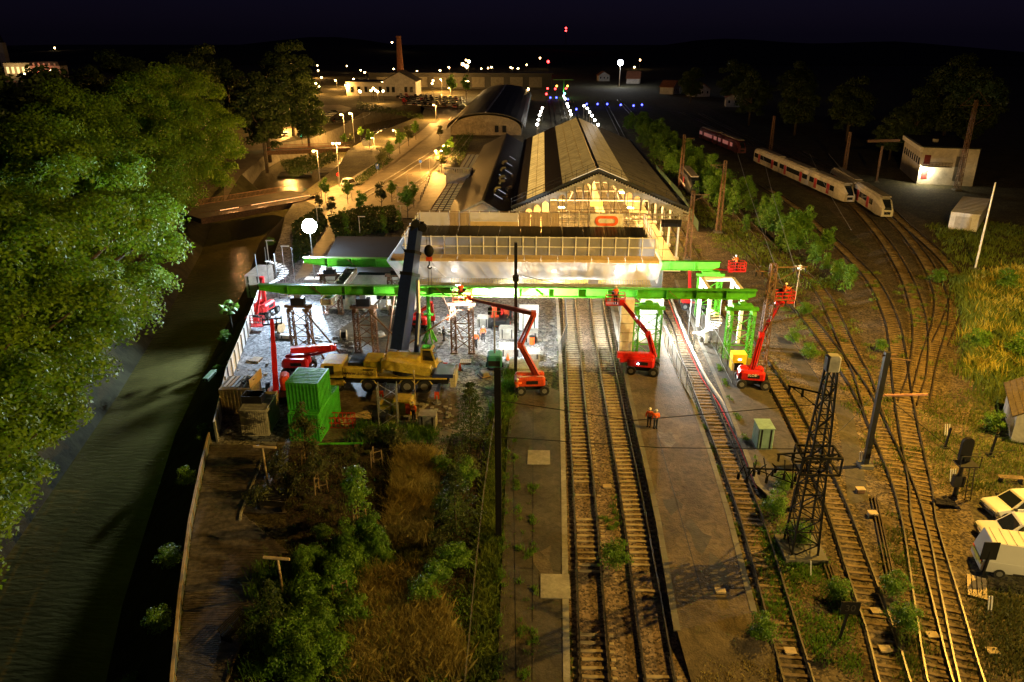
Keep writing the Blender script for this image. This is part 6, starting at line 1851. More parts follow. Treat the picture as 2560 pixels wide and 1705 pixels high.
for i in range(34):
    px, py = U(790, 1330), U(176, 262)
    if 1120 < px < 1320 and py > 210:
        px -= 260
    g = G(px, py)
    t = thing('far_lamp', 'small warm lamp scattered in the far town beyond the forecourt', 'street lamp', g, 0, 'small scattered lamps of the far town')
    obj('lens', fl_, t)
    obj('pole', fp_, t)
    if i % 4 == 0:
        lamp(t, (0, -1, 4.8), 9000, (1, .48, .1), r=.3)
# ================================================================ PEOPLE
def skin_mesh(name, pts, edges, rad, m, sub=1, root=0):
    me = bpy.data.meshes.new(name)
    me.from_pydata([tuple(p) for p in pts], edges, [])
    o = bpy.data.objects.new(name, me)
    C.objects.link(o)
    sk = o.modifiers.new('skin', 'SKIN')
    for i, v in enumerate(me.skin_vertices[0].data):
        v.radius = (rad[i], rad[i])
        v.use_root = (i == root)
    ss = o.modifiers.new('sub', 'SUBSURF')
    ss.levels = ss.render_levels = sub
    ev = o.evaluated_get(bpy.context.evaluated_depsgraph_get())
    out = bpy.data.meshes.new_from_object(ev)
    bpy.data.objects.remove(o)
    out.name = name
    out.materials.clear()
    out.materials.append(m)
    out.polygons.foreach_set('use_smooth', [True] * len(out.polygons))
    return out
POSE = {}
def pose(nm, la, ra, ll, rl, lean=0., seated=False):
    pel, sp, ch, nk, hd = (0, 0, .95), (0, lean * .4, 1.15), (0, lean * .8, 1.38), (0, lean, 1.53), (0, lean * 1.15 + .02, 1.66)
    ht = (0, lean * 1.15 + .01, 1.78)
    pts = [pel, sp, ch, nk, hd, ht]
    E = [(0, 1), (1, 2), (2, 3), (3, 4), (4, 5)]
    rad = [.13, .125, .14, .055, .095, .07]
    arms = []
    for s, A in ((-1, la), (1, ra)):
        sh = (s * .2, lean * .8, 1.42)
        el = (s * .27 + A[0][0] * s, lean * .8 + A[0][1], 1.42 + A[0][2])
        wr = (el[0] + A[1][0] * s, el[1] + A[1][1], el[2] + A[1][2])
        d = Vector(wr) - Vector(el)
        d.normalize()
        hn = Vector(wr) + d * .1
        i = len(pts)
        pts += [sh, el, wr, tuple(hn)]
        E += [(2, i), (i, i + 1), (i + 1, i + 2), (i + 2, i + 3)]
        rad += [.075, .05, .034, .042]
        arms.append((sh, el, wr, hn, d, s))
    legs = []
    for s, Lg in ((-1, ll), (1, rl)):
        hp = (s * .1, 0, .9)
        kn = (s * .11 + Lg[0][0], Lg[0][1], .9 + Lg[0][2])
        an = (kn[0] + Lg[1][0], kn[1] + Lg[1][1], kn[2] + Lg[1][2])
        te = (an[0] + s * .02, an[1] + .17, max(.05, an[2] - .04))
        i = len(pts)
        pts += [hp, kn, an, te]
        E += [(0, i), (i, i + 1), (i + 1, i + 2), (i + 2, i + 3)]
        rad += [.095, .068, .048, .045]
        legs.append((hp, kn, an, te))
    body = skin_mesh('body', pts, E, rad, M['skin'])
    mb = MB()
    for sh, el, wr, hn, d, s in arms:              # fingers and thumb
        side = d.cross(Vector((0, 1, 0))).normalized() if abs(d.y) < .9 else Vector((1, 0, 0))
        for k in range(4):
            b0 = hn + side * (-.03 + .02 * k)
            b1 = b0 + d * (.045 + .008 * (k in (1, 2)))
            mb.tube(b0, b1, .010, .009, 5).tube(b1, b1 + (d + Vector((0, .5, 0))).normalized() * .035, .009, .007, 5)
        mb.tube(hn - d * .05 + side * .04, hn + side * .065 + d * .02, .012, .009, 5)
    h = Vector(hd)
    mb.ball((h.x, h.y + .095, h.z), .018, 5, 4).ball((h.x - .09, h.y, h.z), .022, 5, 4, (.5, 1, 1.3)).ball((h.x + .09, h.y, h.z), .022, 5, 4, (.5, 1, 1.3))
    me2 = mb.data('hand', M['skin'])
    bmm = bmesh.new()
    bmm.from_mesh(body)
    bmm.from_mesh(me2)
    bmm.to_mesh(body)
    bmm.free()
    jp = [pel[:2] + (.86,), sp, ch, nk[:2] + (1.48,)]
    je, jr = [(0, 1), (1, 2), (2, 3)], [.17, .16, .175, .09]
    for sh, el, wr, hn, d, s in arms:
        i = len(jp)
        jp += [sh, el, tuple(Vector(wr) - d * .02)]
        je += [(2, i), (i, i + 1), (i + 1, i + 2)]
        jr += [.10, .072, .055]
    jk = skin_mesh('jacket', jp, je, jr, M['hivis'])
    tp, te_, tr_ = [(0, 0, .93)], [], [.15]
    for hp, kn, an, te in legs:
        i = len(tp)
        tp += [hp, kn, an]
        te_ += [(0, i), (i, i + 1), (i + 1, i + 2)]
        tr_ += [.115, .085, .068]
    tr = skin_mesh('trousers', tp, te_, tr_, M['trousers'])
    bt = MB()
    for hp, kn, an, te in legs:
        bt.bev(an[0] - .055, an[0] + .055, an[1] - .1, an[1] + .19, max(0, an[2] - .1), max(0, an[2] - .1) + .12, .03)
    ht_ = MB()
    for k in range(4):
        z0, z1 = h.z + .05 + .035 * k, h.z + .05 + .035 * (k + 1)
        r0, r1 = (.125, .122, .105, .075, 0.02)[k], (.125, .122, .105, .075, .02)[k + 1]
        ht_.tube((h.x, h.y, z0), (h.x, h.y, z1), r0, r1, 10)
    ht_.tube((h.x, h.y + .03, h.z + .045), (h.x, h.y + .03, h.z + .06), .15, .15, 10)
    fc = MB().ball((h.x - .035, h.y + .088, h.z + .02), .012, 5, 4).ball((h.x + .035, h.y + .088, h.z + .02), .012, 5, 4).box(h.x - .03, h.x + .03, h.y + .085, h.y + .093, h.z - .055, h.z - .045)
    st = MB()
    for z, r in ((1.05, .168), (1.22, .17)):
        st.tube((0, lean * .5, z), (0, lean * .5, z + .05), r, r, 12)
    POSE[nm] = dict(body=body, jacket=jk, trousers=tr, boots=bt.data('boots', M['black']), hard_hat=ht_.data('hard_hat', M['white']), face=fc.data('facial_features', M['black']), stripe=st.data('reflective_band', M['steel']))
S_ = ((0, 0, -.42), (0, 0, -.40))
pose('stand', ((.02, .02, -.28), (.0, .08, -.25)), ((.02, .02, -.28), (-.02, .1, -.24)), S_, S_)
pose('walk', ((.02, -.14, -.25), (0, .02, -.26)), ((.02, .14, -.25), (0, .16, -.2)), ((0, .16, -.40), (0, -.06, -.42)), ((0, -.10, -.42), (0, -.2, -.36)), .05)
pose('work', ((.0, .2, -.2), (-.08, .24, .08)), ((.0, .22, -.16), (-.06, .24, .12)), S_, S_, .1)
def person(loc, rz, label, nm='stand', hivis=None, hat=True):
    t = thing('person', label, 'person', loc, rz)
    for k, me in POSE[nm].items():
        if k == 'hard_hat' and not hat:
            continue
        n = {'face': 'facial_features', 'stripe': 'reflective_band'}.get(k, k)
        if k == 'jacket' and hivis:
            me = me.copy()
            me.materials[0] = hivis
        obj(n, me, t)
    return t
person(G(1622, 1066, .5), R(160), 'person in an orange jacket and white helmet, partly hidden behind a colleague on the platform')
person(G(1638, 1071, .5), R(10), 'person in an orange jacket and white helmet seen from behind on the platform', 'stand')
person(G(1035, 1050), R(150), 'person in an orange vest standing on the yellow-lit mat beside the thin pole')
person(G(1190, 868), R(175), 'person in an orange jacket walking towards the viewer past the brown tower', 'walk')
person(G(1208, 852), R(190), 'person in a full orange suit walking just behind the colleague by the brown tower', 'walk')
person(G(1110, 852), R(80), 'person in dark clothes standing behind the rear of the crane truck', 'stand', M['trousers'], False)
person(G(1292, 992, .5), R(-20), 'person in orange crouching forward at the wheel of the orange lift', 'work')
person((7.6, 72.35, 6.95), R(0), 'person in an orange suit working on the beam from the red lift cage', 'work')
person((23.1, 69.3, 8.45), R(-70), 'person in an orange suit in the high cage over the sidings', 'work')
person((23.2, 87.6, 6.05), R(40), 'person in orange in the distant red cage at the far beam end', 'work')
person((-10.7, 67.4, 2.05), R(-90), 'person in an orange jacket sitting in the crane operator cab', 'work')
person((-8.0, 73.5, 6.75), R(10), 'person in orange in the cage of the long orange lift at the beam', 'work')
t = thing('survey_pole', 'thin pale pole standing by the worker on the yellow-lit mat', 'pole', (-10.9, 60.3, 0))
MB().tube((0, 0, 0), (0, 0, 4.6), .05).build('shaft', M['pale_wood'], t)
MB().ball((0, 0, 4.65), .1, 6, 5).build('cap', M['pale_wood'], t)
# ================================================================ PLANTS
def leafdata(name, P, size, m, up=.4, asp=.62, N=None):
    """many small four-cornered leaves around the points P"""
    n = len(P)
    nr = rng.normal(size=(n, 3)) if N is None else N + rng.normal(size=(n, 3)) * .6
    nr[:, 2] += up
    nr /= np.linalg.norm(nr, axis=1)[:, None] + 1e-9
    a = np.cross(nr, rng.normal(size=(n, 3)))
    a /= np.linalg.norm(a, axis=1)[:, None] + 1e-9
    b = np.cross(nr, a)
    s = (size * rng.uniform(.6, 1.35, n))[:, None]
    a, b = a * s * .5, b * s * .5 * asp
    v = np.stack([P - a, P + b * .9 - a * .1, P + a, P - b * .9 - a * .1], 1).reshape(-1, 3).astype(np.float32)
    me = bpy.data.meshes.new(name)
    me.vertices.add(4 * n)
    me.vertices.foreach_set('co', v.ravel())
    me.loops.add(4 * n)
    me.loops.foreach_set('vertex_index', np.arange(4 * n, dtype=np.int32))
    me.polygons.add(n)
    me.polygons.foreach_set('loop_start', np.arange(0, 4 * n, 4, dtype=np.int32))
    me.update(calc_edges=True)
    me.materials.append(m)
    return me
def blobs(rx, ry, rz, nb, r0, r1, n, low=-.75, shell=.55, taper=0.):
    """points on many overlapping clumps filling a crown"""
    out, nor = [], []
    per = n // nb
    for _ in range(nb):
        d = rng.normal(size=3)
        d /= np.linalg.norm(d)
        d[2] = max(d[2], low)
        k = rng.uniform(shell, 1.) if shell else rng.uniform(.1, 1)
        c = d * k * np.array([rx, ry, rz])
        if taper:
            f = 1 - taper * (c[2] / rz * .5 + .5)
            c[0] *= f
            c[1] *= f
        r = rng.uniform(r0, r1)
        q = rng.normal(size=(per, 3))
        q /= np.linalg.norm(q, axis=1)[:, None]
        q[:, 2] = np.where(q[:, 2] < -.35, -q[:, 2], q[:, 2])
        out.append(c + q * (r * rng.uniform(.55, 1.12, per))[:, None] * np.array([1, 1, .8]))
        nor.append(q)
    return np.concatenate(out), np.concatenate(nor)
def blades(name, P, h, w, m, lean=.35):
    n = len(P)
    a = rng.uniform(0, 6.283, n)
    hh = h * rng.uniform(.5, 1.3, n)
    ln = rng.normal(size=(n, 2)) * lean * hh[:, None]
    d = np.stack([np.cos(a) * w, np.sin(a) * w, np.zeros(n)], 1)
    mid = P + np.stack([ln[:, 0] * .35, ln[:, 1] * .35, hh * .6], 1)
    top = P + np.stack([ln[:, 0], ln[:, 1], hh], 1)
    v = np.stack([P - d, P + d, mid + d * .7, top, mid - d * .7], 1).reshape(-1, 3).astype(np.float32)
    me = bpy.data.meshes.new(name)
    me.vertices.add(5 * n)
    me.vertices.foreach_set('co', v.ravel())
    me.loops.add(5 * n)
    me.loops.foreach_set('vertex_index', np.arange(5 * n, dtype=np.int32))
    me.polygons.add(n)
    me.polygons.foreach_set('loop_start', np.arange(0, 5 * n, 5, dtype=np.int32))
    me.update(calc_edges=True)
    me.materials.append(m)
    return me
def inside(px, n, z=0.):
    """n random points on the ground inside an outline"""
    poly = [G(*p, z) for p in px]
    x0, x1 = min(p.x for p in poly), max(p.x for p in poly)
    y0, y1 = min(p.y for p in poly), max(p.y for p in poly)
    X, Y = [q[:2] for q in ()], None
    pts = np.zeros((0, 2))
    px_, py_ = np.array([p.x for p in poly]), np.array([p.y for p in poly])
    while len(pts) < n:
        q = np.stack([rng.uniform(x0, x1, 4 * n), rng.uniform(y0, y1, 4 * n)], 1)
        ok = np.zeros(len(q), bool)
        j = len(poly) - 1
        for i in range(len(poly)):
            c = ((py_[i] > q[:, 1]) != (py_[j] > q[:, 1])) & (q[:, 0] < (px_[j] - px_[i]) * (q[:, 1] - py_[i]) / (py_[j] - py_[i] + 1e-12) + px_[i])
            ok ^= c
            j = i
        pts = np.concatenate([pts, q[ok]])
    return np.concatenate([pts[:n], np.full((n, 1), z)], 1)
def clumpy(P, m, r):
    k = rng.integers(0, len(P), m)
    return P[k] + np.concatenate([rng.normal(size=(m, 2)) * r, np.zeros((m, 1))], 1)
# ---------------------------------------------------------------- big plane trees along the river
def trunkdata(h, r, reach, name='trunk'):
    mb = MB().tube((0, 0, -3 if h > 10 else 0), (0, 0, h * .55), r, r * .75, 9).tube((0, 0, h * .55), (.2, 0, h), r * .75, r * .35, 8)
    for k in range(7):
        a = k * .9 + U(0, .5)
        z = h * U(.3, .75)
        p = Vector((0, 0, z))
        q = Vector((math.cos(a) * reach * .55, math.sin(a) * reach * .55, z + reach * .35))
        mb.tube(p, q, r * .45, r * .25, 6).tube(q, q + Vector((math.cos(a + .3) * reach * .35, math.sin(a + .3) * reach * .35, reach * .3)), r * .25, r * .08, 5)
    return mb.data(name, M['bark'])
big = []
for k in range(3):
    P, N = blobs(7.4, 7.4, 9.2, 140, 1.0, 2.0, 100000, -.8, .62)
    P[:, 2] += 12.0
    big.append((leafdata('crown', P, .245, M['leafA'], .35, .7, N), trunkdata(14, .55, 7)))
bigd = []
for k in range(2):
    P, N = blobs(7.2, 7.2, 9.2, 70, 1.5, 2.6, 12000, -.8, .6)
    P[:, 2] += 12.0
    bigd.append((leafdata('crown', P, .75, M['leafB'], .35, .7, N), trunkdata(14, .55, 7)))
def tree(kind, loc, sc, rz, label, name='tree', group=None, cat='tree'):
    t = thing(name, label, cat, loc, rz, group)
    t.scale = sc if isinstance(sc, tuple) else (sc, sc, sc)
    for me, nm in zip(kind, ('crown', 'trunk')):
        obj(nm, me, t)
    return t
where = ['at the very corner beyond the railing', 'nearest the viewer in full view', 'overhanging the near river bend', 'hanging lowest over the green water', 'opposite the beige containers', 'opposite the palm', 'before the brown rippled reach', 'opposite the gravel yard end', 'nearest the road bridge', 'by the lit bridge balustrade']
for i, (x, y, s, h) in enumerate(((-36.5, 20, 1.2, .85), (-37, 29, 1.3, .95), (-40, 40, 1.36, 1.02), (-43.5, 53, 1.40, 1.08), (-47.5, 66, 1.45, 1.1), (-51.5, 80, 1.45, 1.16), (-58, 96, 1.45, 1.22), (-64, 113, 1.45, 1.3), (-66, 131, 1.4, 1.32), (-70, 150, 1.4, 1.25))):
    tree(big[i % 3], (x, y, -2.3), (s, s, h * 1.04), i * 1.7, 'broad leafy plane tree on the far river bank, ' + where[i], 'plane_tree', 'plane trees in the river bank rows')
where = ['behind the nearest river trees', 'behind the near river bend tree', 'second inland opposite the containers', 'inland opposite the palm', 'inland opposite the yard', 'inland near the bridge', 'farthest inland below the town lights', 'behind the tree nearest the bridge', 'deepest in the dark below the red lamp', 'in the second row below the far terrace']
for i, (x, y, s) in enumerate(((-59, 46, 1.15), (-63, 60, 1.15), (-68, 76, 1.2), (-74, 94, 1.25), (-82, 114, 1.3), (-88, 134, 1.3), (-86, 90, 1.15), (-90, 156, 1.25), (-98, 112, 1.2), (-106, 138, 1.2))):
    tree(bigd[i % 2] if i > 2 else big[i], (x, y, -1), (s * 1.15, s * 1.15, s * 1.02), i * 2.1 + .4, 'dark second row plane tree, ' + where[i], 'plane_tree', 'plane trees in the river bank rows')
where = ['above the traffic lights', 'behind the lay-by', 'between plane trees and wood', 'by the lay-by kerb', 'tallest of the black wood beyond the junction', 'rounded one at the wood edge near the starry lamp', 'low one behind the far bank road', 'one behind the green traffic light', 'deep one in the wood', 'small one by the parked lay-by cars', 'one behind the lay-by hedge', 'one at the back of the wood']
for i, (x, y, s) in enumerate(((-74, 205, .95), (-80, 225, 1.05), (-92, 205, 1.1), (-70, 232, .8), (-96, 300, 1.35), (-84, 262, 1.1), (-112, 250, 1.2), (-104, 222, 1.0), (-128, 300, 1.3), (-92, 285, .8), (-110, 275, 1.1), (-140, 260, 1.3))):
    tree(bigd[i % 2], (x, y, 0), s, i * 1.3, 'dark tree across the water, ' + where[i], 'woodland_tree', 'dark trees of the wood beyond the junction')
where = ['above the far train', 'above the long train tail', 'between the far house and the gantry post', 'just left of the two-storey building', 'behind the two-storey building', 'right of the two-storey building', 'behind the V-headed pylon', 'farthest along the sidings', 'behind the lone small house', 'beside the low allotment house', 'over the second train', 'at the right end of the wood']
for i, (x, y, s) in enumerate(((78, 300, .9), (86, 270, .85), (98, 255, .9), (95, 215, .6), (118, 222, 1.1), (132, 200, 1.0), (126, 250, 1.2), (90, 380, 1.0), (104, 330, 1.0), (74, 400, .8), (110, 235, .8), (150, 225, 1.2))):
    tree(bigd[i % 2], (x, y, 0), s, i * 1.9, 'dim wood edge tree ' + where[i], 'woodland_tree', 'dim trees along the wood beyond the sidings')
# far hills as one dark mass behind everything
hm = MB()
hn = 60
for ring_, (Y, zs) in enumerate(((900, 4), (1500, 22))):
    for k in range(hn):
        x = -1500 + 3000 * k / (hn - 1)
        z = zs * (.6 + .4 * math.sin(k * .37) + .25 * math.sin(k * .9 + 1)) * (1.0 if ring_ else .2)
        hm.v.append((x, Y, z))
hm.f += [(k, k + 1, hn + k + 1, hn + k) for k in range(hn - 1)]
hm.v += [(-1500, 2500, 20), (1500, 2500, 20)]
hm.build('hills', mat('dark_hills', (.012, .016, .012), 1), kind='structure')
# ---------------------------------------------------------------- scrub birches between the tracks, street trees, garden trees
scr_ = []
for k in range(4):
    P, N = blobs(1.05, 1.05, 1.7, 26, .3, .6, 1500, -.9, .3, .5)
    P[:, 2] += 1.75
    scr_.append((leafdata('crown', P, .26, M['leafC'], .3, .5, N), trunkdata(1.8, .05, 1.0)))
line = [Vector(p) for p in ((35, 300, 0), (35.5, 245, 0), (36, 200, 0), (38, 165, 0), (40, 142, 0), (41, 122, 0), (41.5, 104, 0), (40.5, 95, 0))]
pp = smooth(line, 2.6)
random.seed(3)
for i, p in enumerate(pp):
    wdt = 5.5 if p.y > 130 else 3.4 if p.y > 108 else 1.2
    for q in range(2 if p.y > 112 else 1):
        s = U(.8, 1.5) * (1.1 if p.y > 120 else .9)
        tree(random.choice(scr_), (p.x + U(-wdt, wdt), p.y + U(-1, 1), 0), (s, s, s * U(.9, 1.2)), U(0, 6), 'pale green birch scrub bush in the strip between the sidings', 'scrub_bush', 'birch scrub bushes in the strip between the sidings', 'bush')
street = []
for k in range(3):
    P, N = blobs(1.5, 1.5, 1.9, 22, .4, .8, 1300, -.8, .35, .35)
    P[:, 2] += 3.7
    street.append((leafdata('crown', P, .34, M['leafC'] if k else M['leafD'], .3, .6, N), trunkdata(3.4, .08, 1.2)))
col = []
P, N = blobs(.6, .6, 2.0, 22, .25, .45, 900, -.9, .2, .5)
P[:, 2] += 2.3
col.append((leafdata('crown', P, .24, M['leafC'], .3, .5, N), trunkdata(2.0, .05, .4)))
names = ['beside the blue parking sign', 'second up from the blue parking sign', 'in the middle of the forecourt strip', 'at the upper end of the forecourt strip', 'where the forecourt strip meets the road', 'by the canal bench', 'next to the white notice board', 'near the footbridge end', 'beyond the white notice board', 'on the pavement by the twin lamp', 'on the pavement above the flags', 'beside the statue', 'at the crossing by the depot', 'between white van and hedge', 'left of the dark hedge', 'in a timber frame near the hedge', 'against the mesh sheeting corner', 'near the dark bridge end', 'close behind the dazzling floodlight', 'at the head of the service road', 'beside the long canopy end', 'below the parked white van', 'by the car park entrance', 'on the car park verge']
for i, (px, py, s) in enumerate(((957, 425, 1.1), (975, 405, 1.0), (1000, 385, 1.2), (1022, 366, 1.2), (1040, 350, 1.1), (862, 372, .8), (878, 366, .8), (902, 352, .8), (925, 372, 1.0), (1104, 432, 1.1), (1118, 408, 1.0), (1128, 388, .9), (1100, 350, .9), (870, 510, .9), (905, 545, .9), (955, 522, 1.0), (1020, 545, 1.1), (815, 508, .9), (830, 545, .8), (980, 505, .8), (1035, 520, .9), (800, 530, .7), (1130, 245, 2.2), (1165, 252, 2.2))):
    tree(street[i % 3], G(px, py), s, i * 1.1, 'young forecourt tree ' + names[i], 'street_tree', 'young trees around the station forecourt')
for px, py, s, lab in ((868, 592, 1.0, 'slim columnar poplar behind the annex roof, tallest'), (962, 590, .9, 'slim columnar poplar beside the crane boom head'), (1000, 570, .8, 'slim columnar poplar at the sheeting corner')):
    tree(col[0], G(px, py), s * 1.1, 1, lab, 'poplar')
for nm, pts, n, h in (('hedge', [(820, 545), (900, 520), (985, 520), (1010, 575), (840, 600)], 5200, .9), ('hedge', [(895, 255), (1060, 290), (1060, 300), (890, 275)], 2200, 1.2), ('hedge', [(730, 560), (800, 520), (820, 560), (770, 640), (735, 660)], 3000, .8), ('hedge', [(1150, 300), (1190, 330), (1150, 420), (1120, 440)], 2000, 1.0), ('hedge', [(880, 455), (960, 395), (985, 400), (900, 465)], 1200, .7), ('hedge', [(700, 410), (830, 385), (850, 400), (730, 450)], 3500, 1.4)):
    P = inside(pts, n)
    P[:, 2] = rng.uniform(0, h, n) * (.5 + .5 * np.sin(P[:, 0] * .7) ** 2)
    o = obj(nm, leafdata(nm, P, .5, M['leafB'], .5), kind='stuff')
# garden trees
def spread(rx, rz, n, leaf, m, nb=34, z=2.4, tp=.55):
    P, N = blobs(rx, rx, rz, nb, .3, .62, n, -.8, .25, tp)
    P[:, 2] += z
    return leafdata('crown', P, leaf, m, .4, .55, N)
def tiers(h, r, n, leaf, m):
    P = []
    for k in range(9):
        f = k / 8
        for b in range(7):
            a = b * .9 + k * .5
            L = r * (1 - f * .85) * U(.7, 1.1)
            t_ = rng.uniform(.15, 1, n // 63)
            q = np.stack([np.cos(a) * L * t_, np.sin(a) * L * t_, .5 + f * h + t_ * .25 - t_ ** 2 * .35], 1)
            P.append(q + rng.normal(size=q.shape) * np.array([.12, .12, .06]) * (1.2 - f * .5))
    return leafdata('crown', np.concatenate(P), leaf, m, .9, .5)
kin = {'conifer': (tiers(4.6, 2.5, 5200, .17, M['leafB']), trunkdata(5.0, .07, .3)),
       'bush': (spread(1.2, 1.1, 2600, .16, M['leafC'], 30, 1.0, .1), trunkdata(1.0, .05, .8)),
       'olive': (spread(1.1, 1.6, 2200, .15, M['leafD'], 26, 2.6, .4), trunkdata(2.6, .06, .8)),
       'column': (spread(.75, 1.6, 2200, .18, M['leafC'], 26, 2.4, .5), trunkdata(2.4, .05, .4)),
       'shrub': (spread(.7, .5, 900, .14, M['leafD'], 18, .45, 0), trunkdata(.4, .03, .5))}
for nm, kd, px, py, s, lab, ct in (
        ('conifer', 'conifer', 1178, 1105, 1.05, 'tall spreading young conifer beside the thick black mast', 'conifer'), ('conifer', 'conifer', 1140, 1330, 1.0, 'broad layered dark conifer in the middle of the garden', 'conifer'),
        ('garden_tree', 'olive', 768, 1160, 1.25, 'leafy young tree in front of the green containers', 'tree'), ('garden_tree', 'olive', 802, 1230, .95, 'lower staked young tree in front of the green stack', 'tree'),
        ('garden_tree', 'column', 898, 1308, 1.15, 'bright green staked young tree alone in the dark planting bed', 'tree'), ('conifer', 'conifer', 690, 1610, .82, 'small conifer overhanging the boardwalk beside the second log post', 'conifer'),
        ('garden_bush', 'bush', 930, 1370, .9, 'rounded leafy bush below the bright staked tree', 'bush'), ('garden_bush', 'bush', 880, 1420, .9, 'leafy bush with upright shoots next to the rounded bush', 'bush'), ('garden_bush', 'bush', 850, 1485, 1.0, 'dark leafy bush in the garden centre', 'bush'),
        ('garden_bush', 'bush', 760, 1600, .9, 'big leafy bush behind the small conifer', 'bush'), ('garden_bush', 'bush', 830, 1660, .9, 'big leafy bush at the lower edge of the garden', 'bush'), ('garden_bush', 'bush', 720, 1690, .9, 'leafy bush at the corner of the boardwalk', 'bush'), ('garden_bush', 'bush', 890, 1560, .9, 'leafy bush beside the straw grass', 'bush'),
        ('garden_bush', 'shrub', 690, 1190, 1.6, 'dry twiggy shrub by the first log post', 'bush'), ('garden_bush', 'shrub', 720, 1230, 1.6, 'grey dry shrub above the bench', 'bush'), ('garden_bush', 'shrub', 650, 1255, 1.3, 'low grey shrub at the boardwalk edge', 'bush'),
        ('garden_bush', 'shrub', 935, 1100, 1.2, 'low shrub in the first row behind the yard edge', 'bush'), ('garden_bush', 'shrub', 990, 1110, 1.5, 'yellowish shrub near the gravel path', 'bush'), ('garden_bush', 'bush', 1060, 1510, .9, 'leafy bush between straw grass and the garden fence', 'bush'), ('garden_bush', 'bush', 1150, 1420, .8, 'dark bush against the garden fence', 'bush'),
        ('garden_bush', 'shrub', 1160, 1200, 1.8, 'dense shrub beside the garden fence top', 'bush'), ('garden_bush', 'bush', 1535, 1420, .95, 'round green bush growing between the two main tracks', 'bush'), ('garden_bush', 'shrub', 1870, 1405, .1, 'tiny weed', 'bush')):
    if s < .2:
        continue
    tree(kin[kd], G(px, py), s, px * .37, lab, nm, None, ct)
for px, py, s, lab in ((1955, 1230, .8, 'pale bush at the end of the cabinet platform'), (1935, 1290, .9, 'bush in the weeds by the lattice mast foot'), (1995, 1365, .9, 'bluish bush at the foot of the big lattice mast'), (1900, 1600, .8, 'weedy bush right of the platform end'), (2090, 1500, .7, 'yellow tuft bush by the speed board'), (2230, 1490, .8, 'dark bush by the lower spare rails'), (2255, 1580, .9, 'dark bush between timber track and turnout'),
                       (2010, 790, .8, 'roadside bush along the service path top'), (1980, 860, .8, 'bush behind the orange cage lift'), (2020, 900, .9, 'bush on the bank by the service path'), (2120, 710, 1.2, 'lone bright scrub bush at the tip of the strip'), (2345, 710, 1.0, 'narrow bush on the curved siding'), (2510, 730, 1.4, 'dark bush in the tall flowering grass'), (2440, 880, 1.2, 'bush among the yellow flowers'), (2545, 900, 1.4, 'dark bush at the edge above the hut'), (2290, 400, 1.6, 'dark bush left of the door lamp'), (2375, 460, 1.5, 'trimmed bush in front of the two-storey building'), (2200, 880, .7, 'small bush between old tracks'), (2480, 1080, .9, 'green bush left of the hut wall'), (1805, 890, .5, 'small weed bush by the cable duct')):
    tree(kin['bush'], G(px, py), s, px * .7, lab, 'wild_bush', None, 'bush')
random.seed(11)
for i, q in enumerate(inside([(700, 1480), (900, 1500), (960, 1705), (600, 1705)], 13)):
    tree(kin['bush'], tuple(q), (U(.5, 1.0), U(.5, 1.0), U(.4, 1.3)), U(0, 6), 'dense leafy shrub in the lower garden thicket', 'garden_shrub', 'leafy shrubs of the lower garden thicket', 'bush')
for i, q in enumerate(inside([(780, 1330), (930, 1300), (1000, 1420), (900, 1500), (760, 1450)], 12)):
    tree(kin['bush'], tuple(q), (U(.5, .95), U(.5, .95), U(.7 * .5, 1.3 * .95)), U(0, 6), 'low leafy shrub around the bright green staked tree', 'garden_shrub', 'low leafy shrubs in the middle of the garden', 'bush')
for i, q in enumerate(inside([(1080, 1180), (1190, 1160), (1180, 1500), (1060, 1480)], 11)):
    tree(kin['shrub' if i % 2 else 'bush'], tuple(q), (U(.6, 1.0), U(.6, 1.0), U(.7 * .6, 1.3 * 1.0)), U(0, 6), 'dark shrub along the garden fence', 'garden_shrub', 'dark shrubs along the garden fence', 'bush')
for i, q in enumerate(inside([(750, 1130), (1000, 1120), (960, 1300), (760, 1290)], 26)):
    tree(kin['shrub'], tuple(q), U(.25, .45), U(0, 6), 'tiny yellowish seedling tuft in the bare planting bed', 'seedling', 'tiny seedling tufts in the bare planting bed', 'seedling')
# stakes around the young trees
for px, py, lab in ((768, 1160, 'timber stake frame round the leafy tree by the containers'), (802, 1230, 'timber stake frame round the lower young tree'), (898, 1308, 'timber stake frame round the bright green tree'), (940, 1165, 'bare stake frame without a tree near the yard edge'), (850, 1500, 'stake frame among the leafy bushes')):
    t = thing('tree_stake', lab, 'tree stake', G(px, py))
    for k in range(3):
        a = k * 2.09
        MB().tube((math.cos(a) * .55, math.sin(a) * .55, 0), (math.cos(a) * .5, math.sin(a) * .5, 1.5), .05, n=6).build('stake', M['pale_wood'] if k == 1 else M['timber'], t)
    for z in (.7, 1.4):
        MB().path([Vector((math.cos(k * 2.09) * .5, math.sin(k * 2.09) * .5, z)) for k in (0, 1, 2, 3)], .03, 4).build('cross_rail', M['timber'], t)
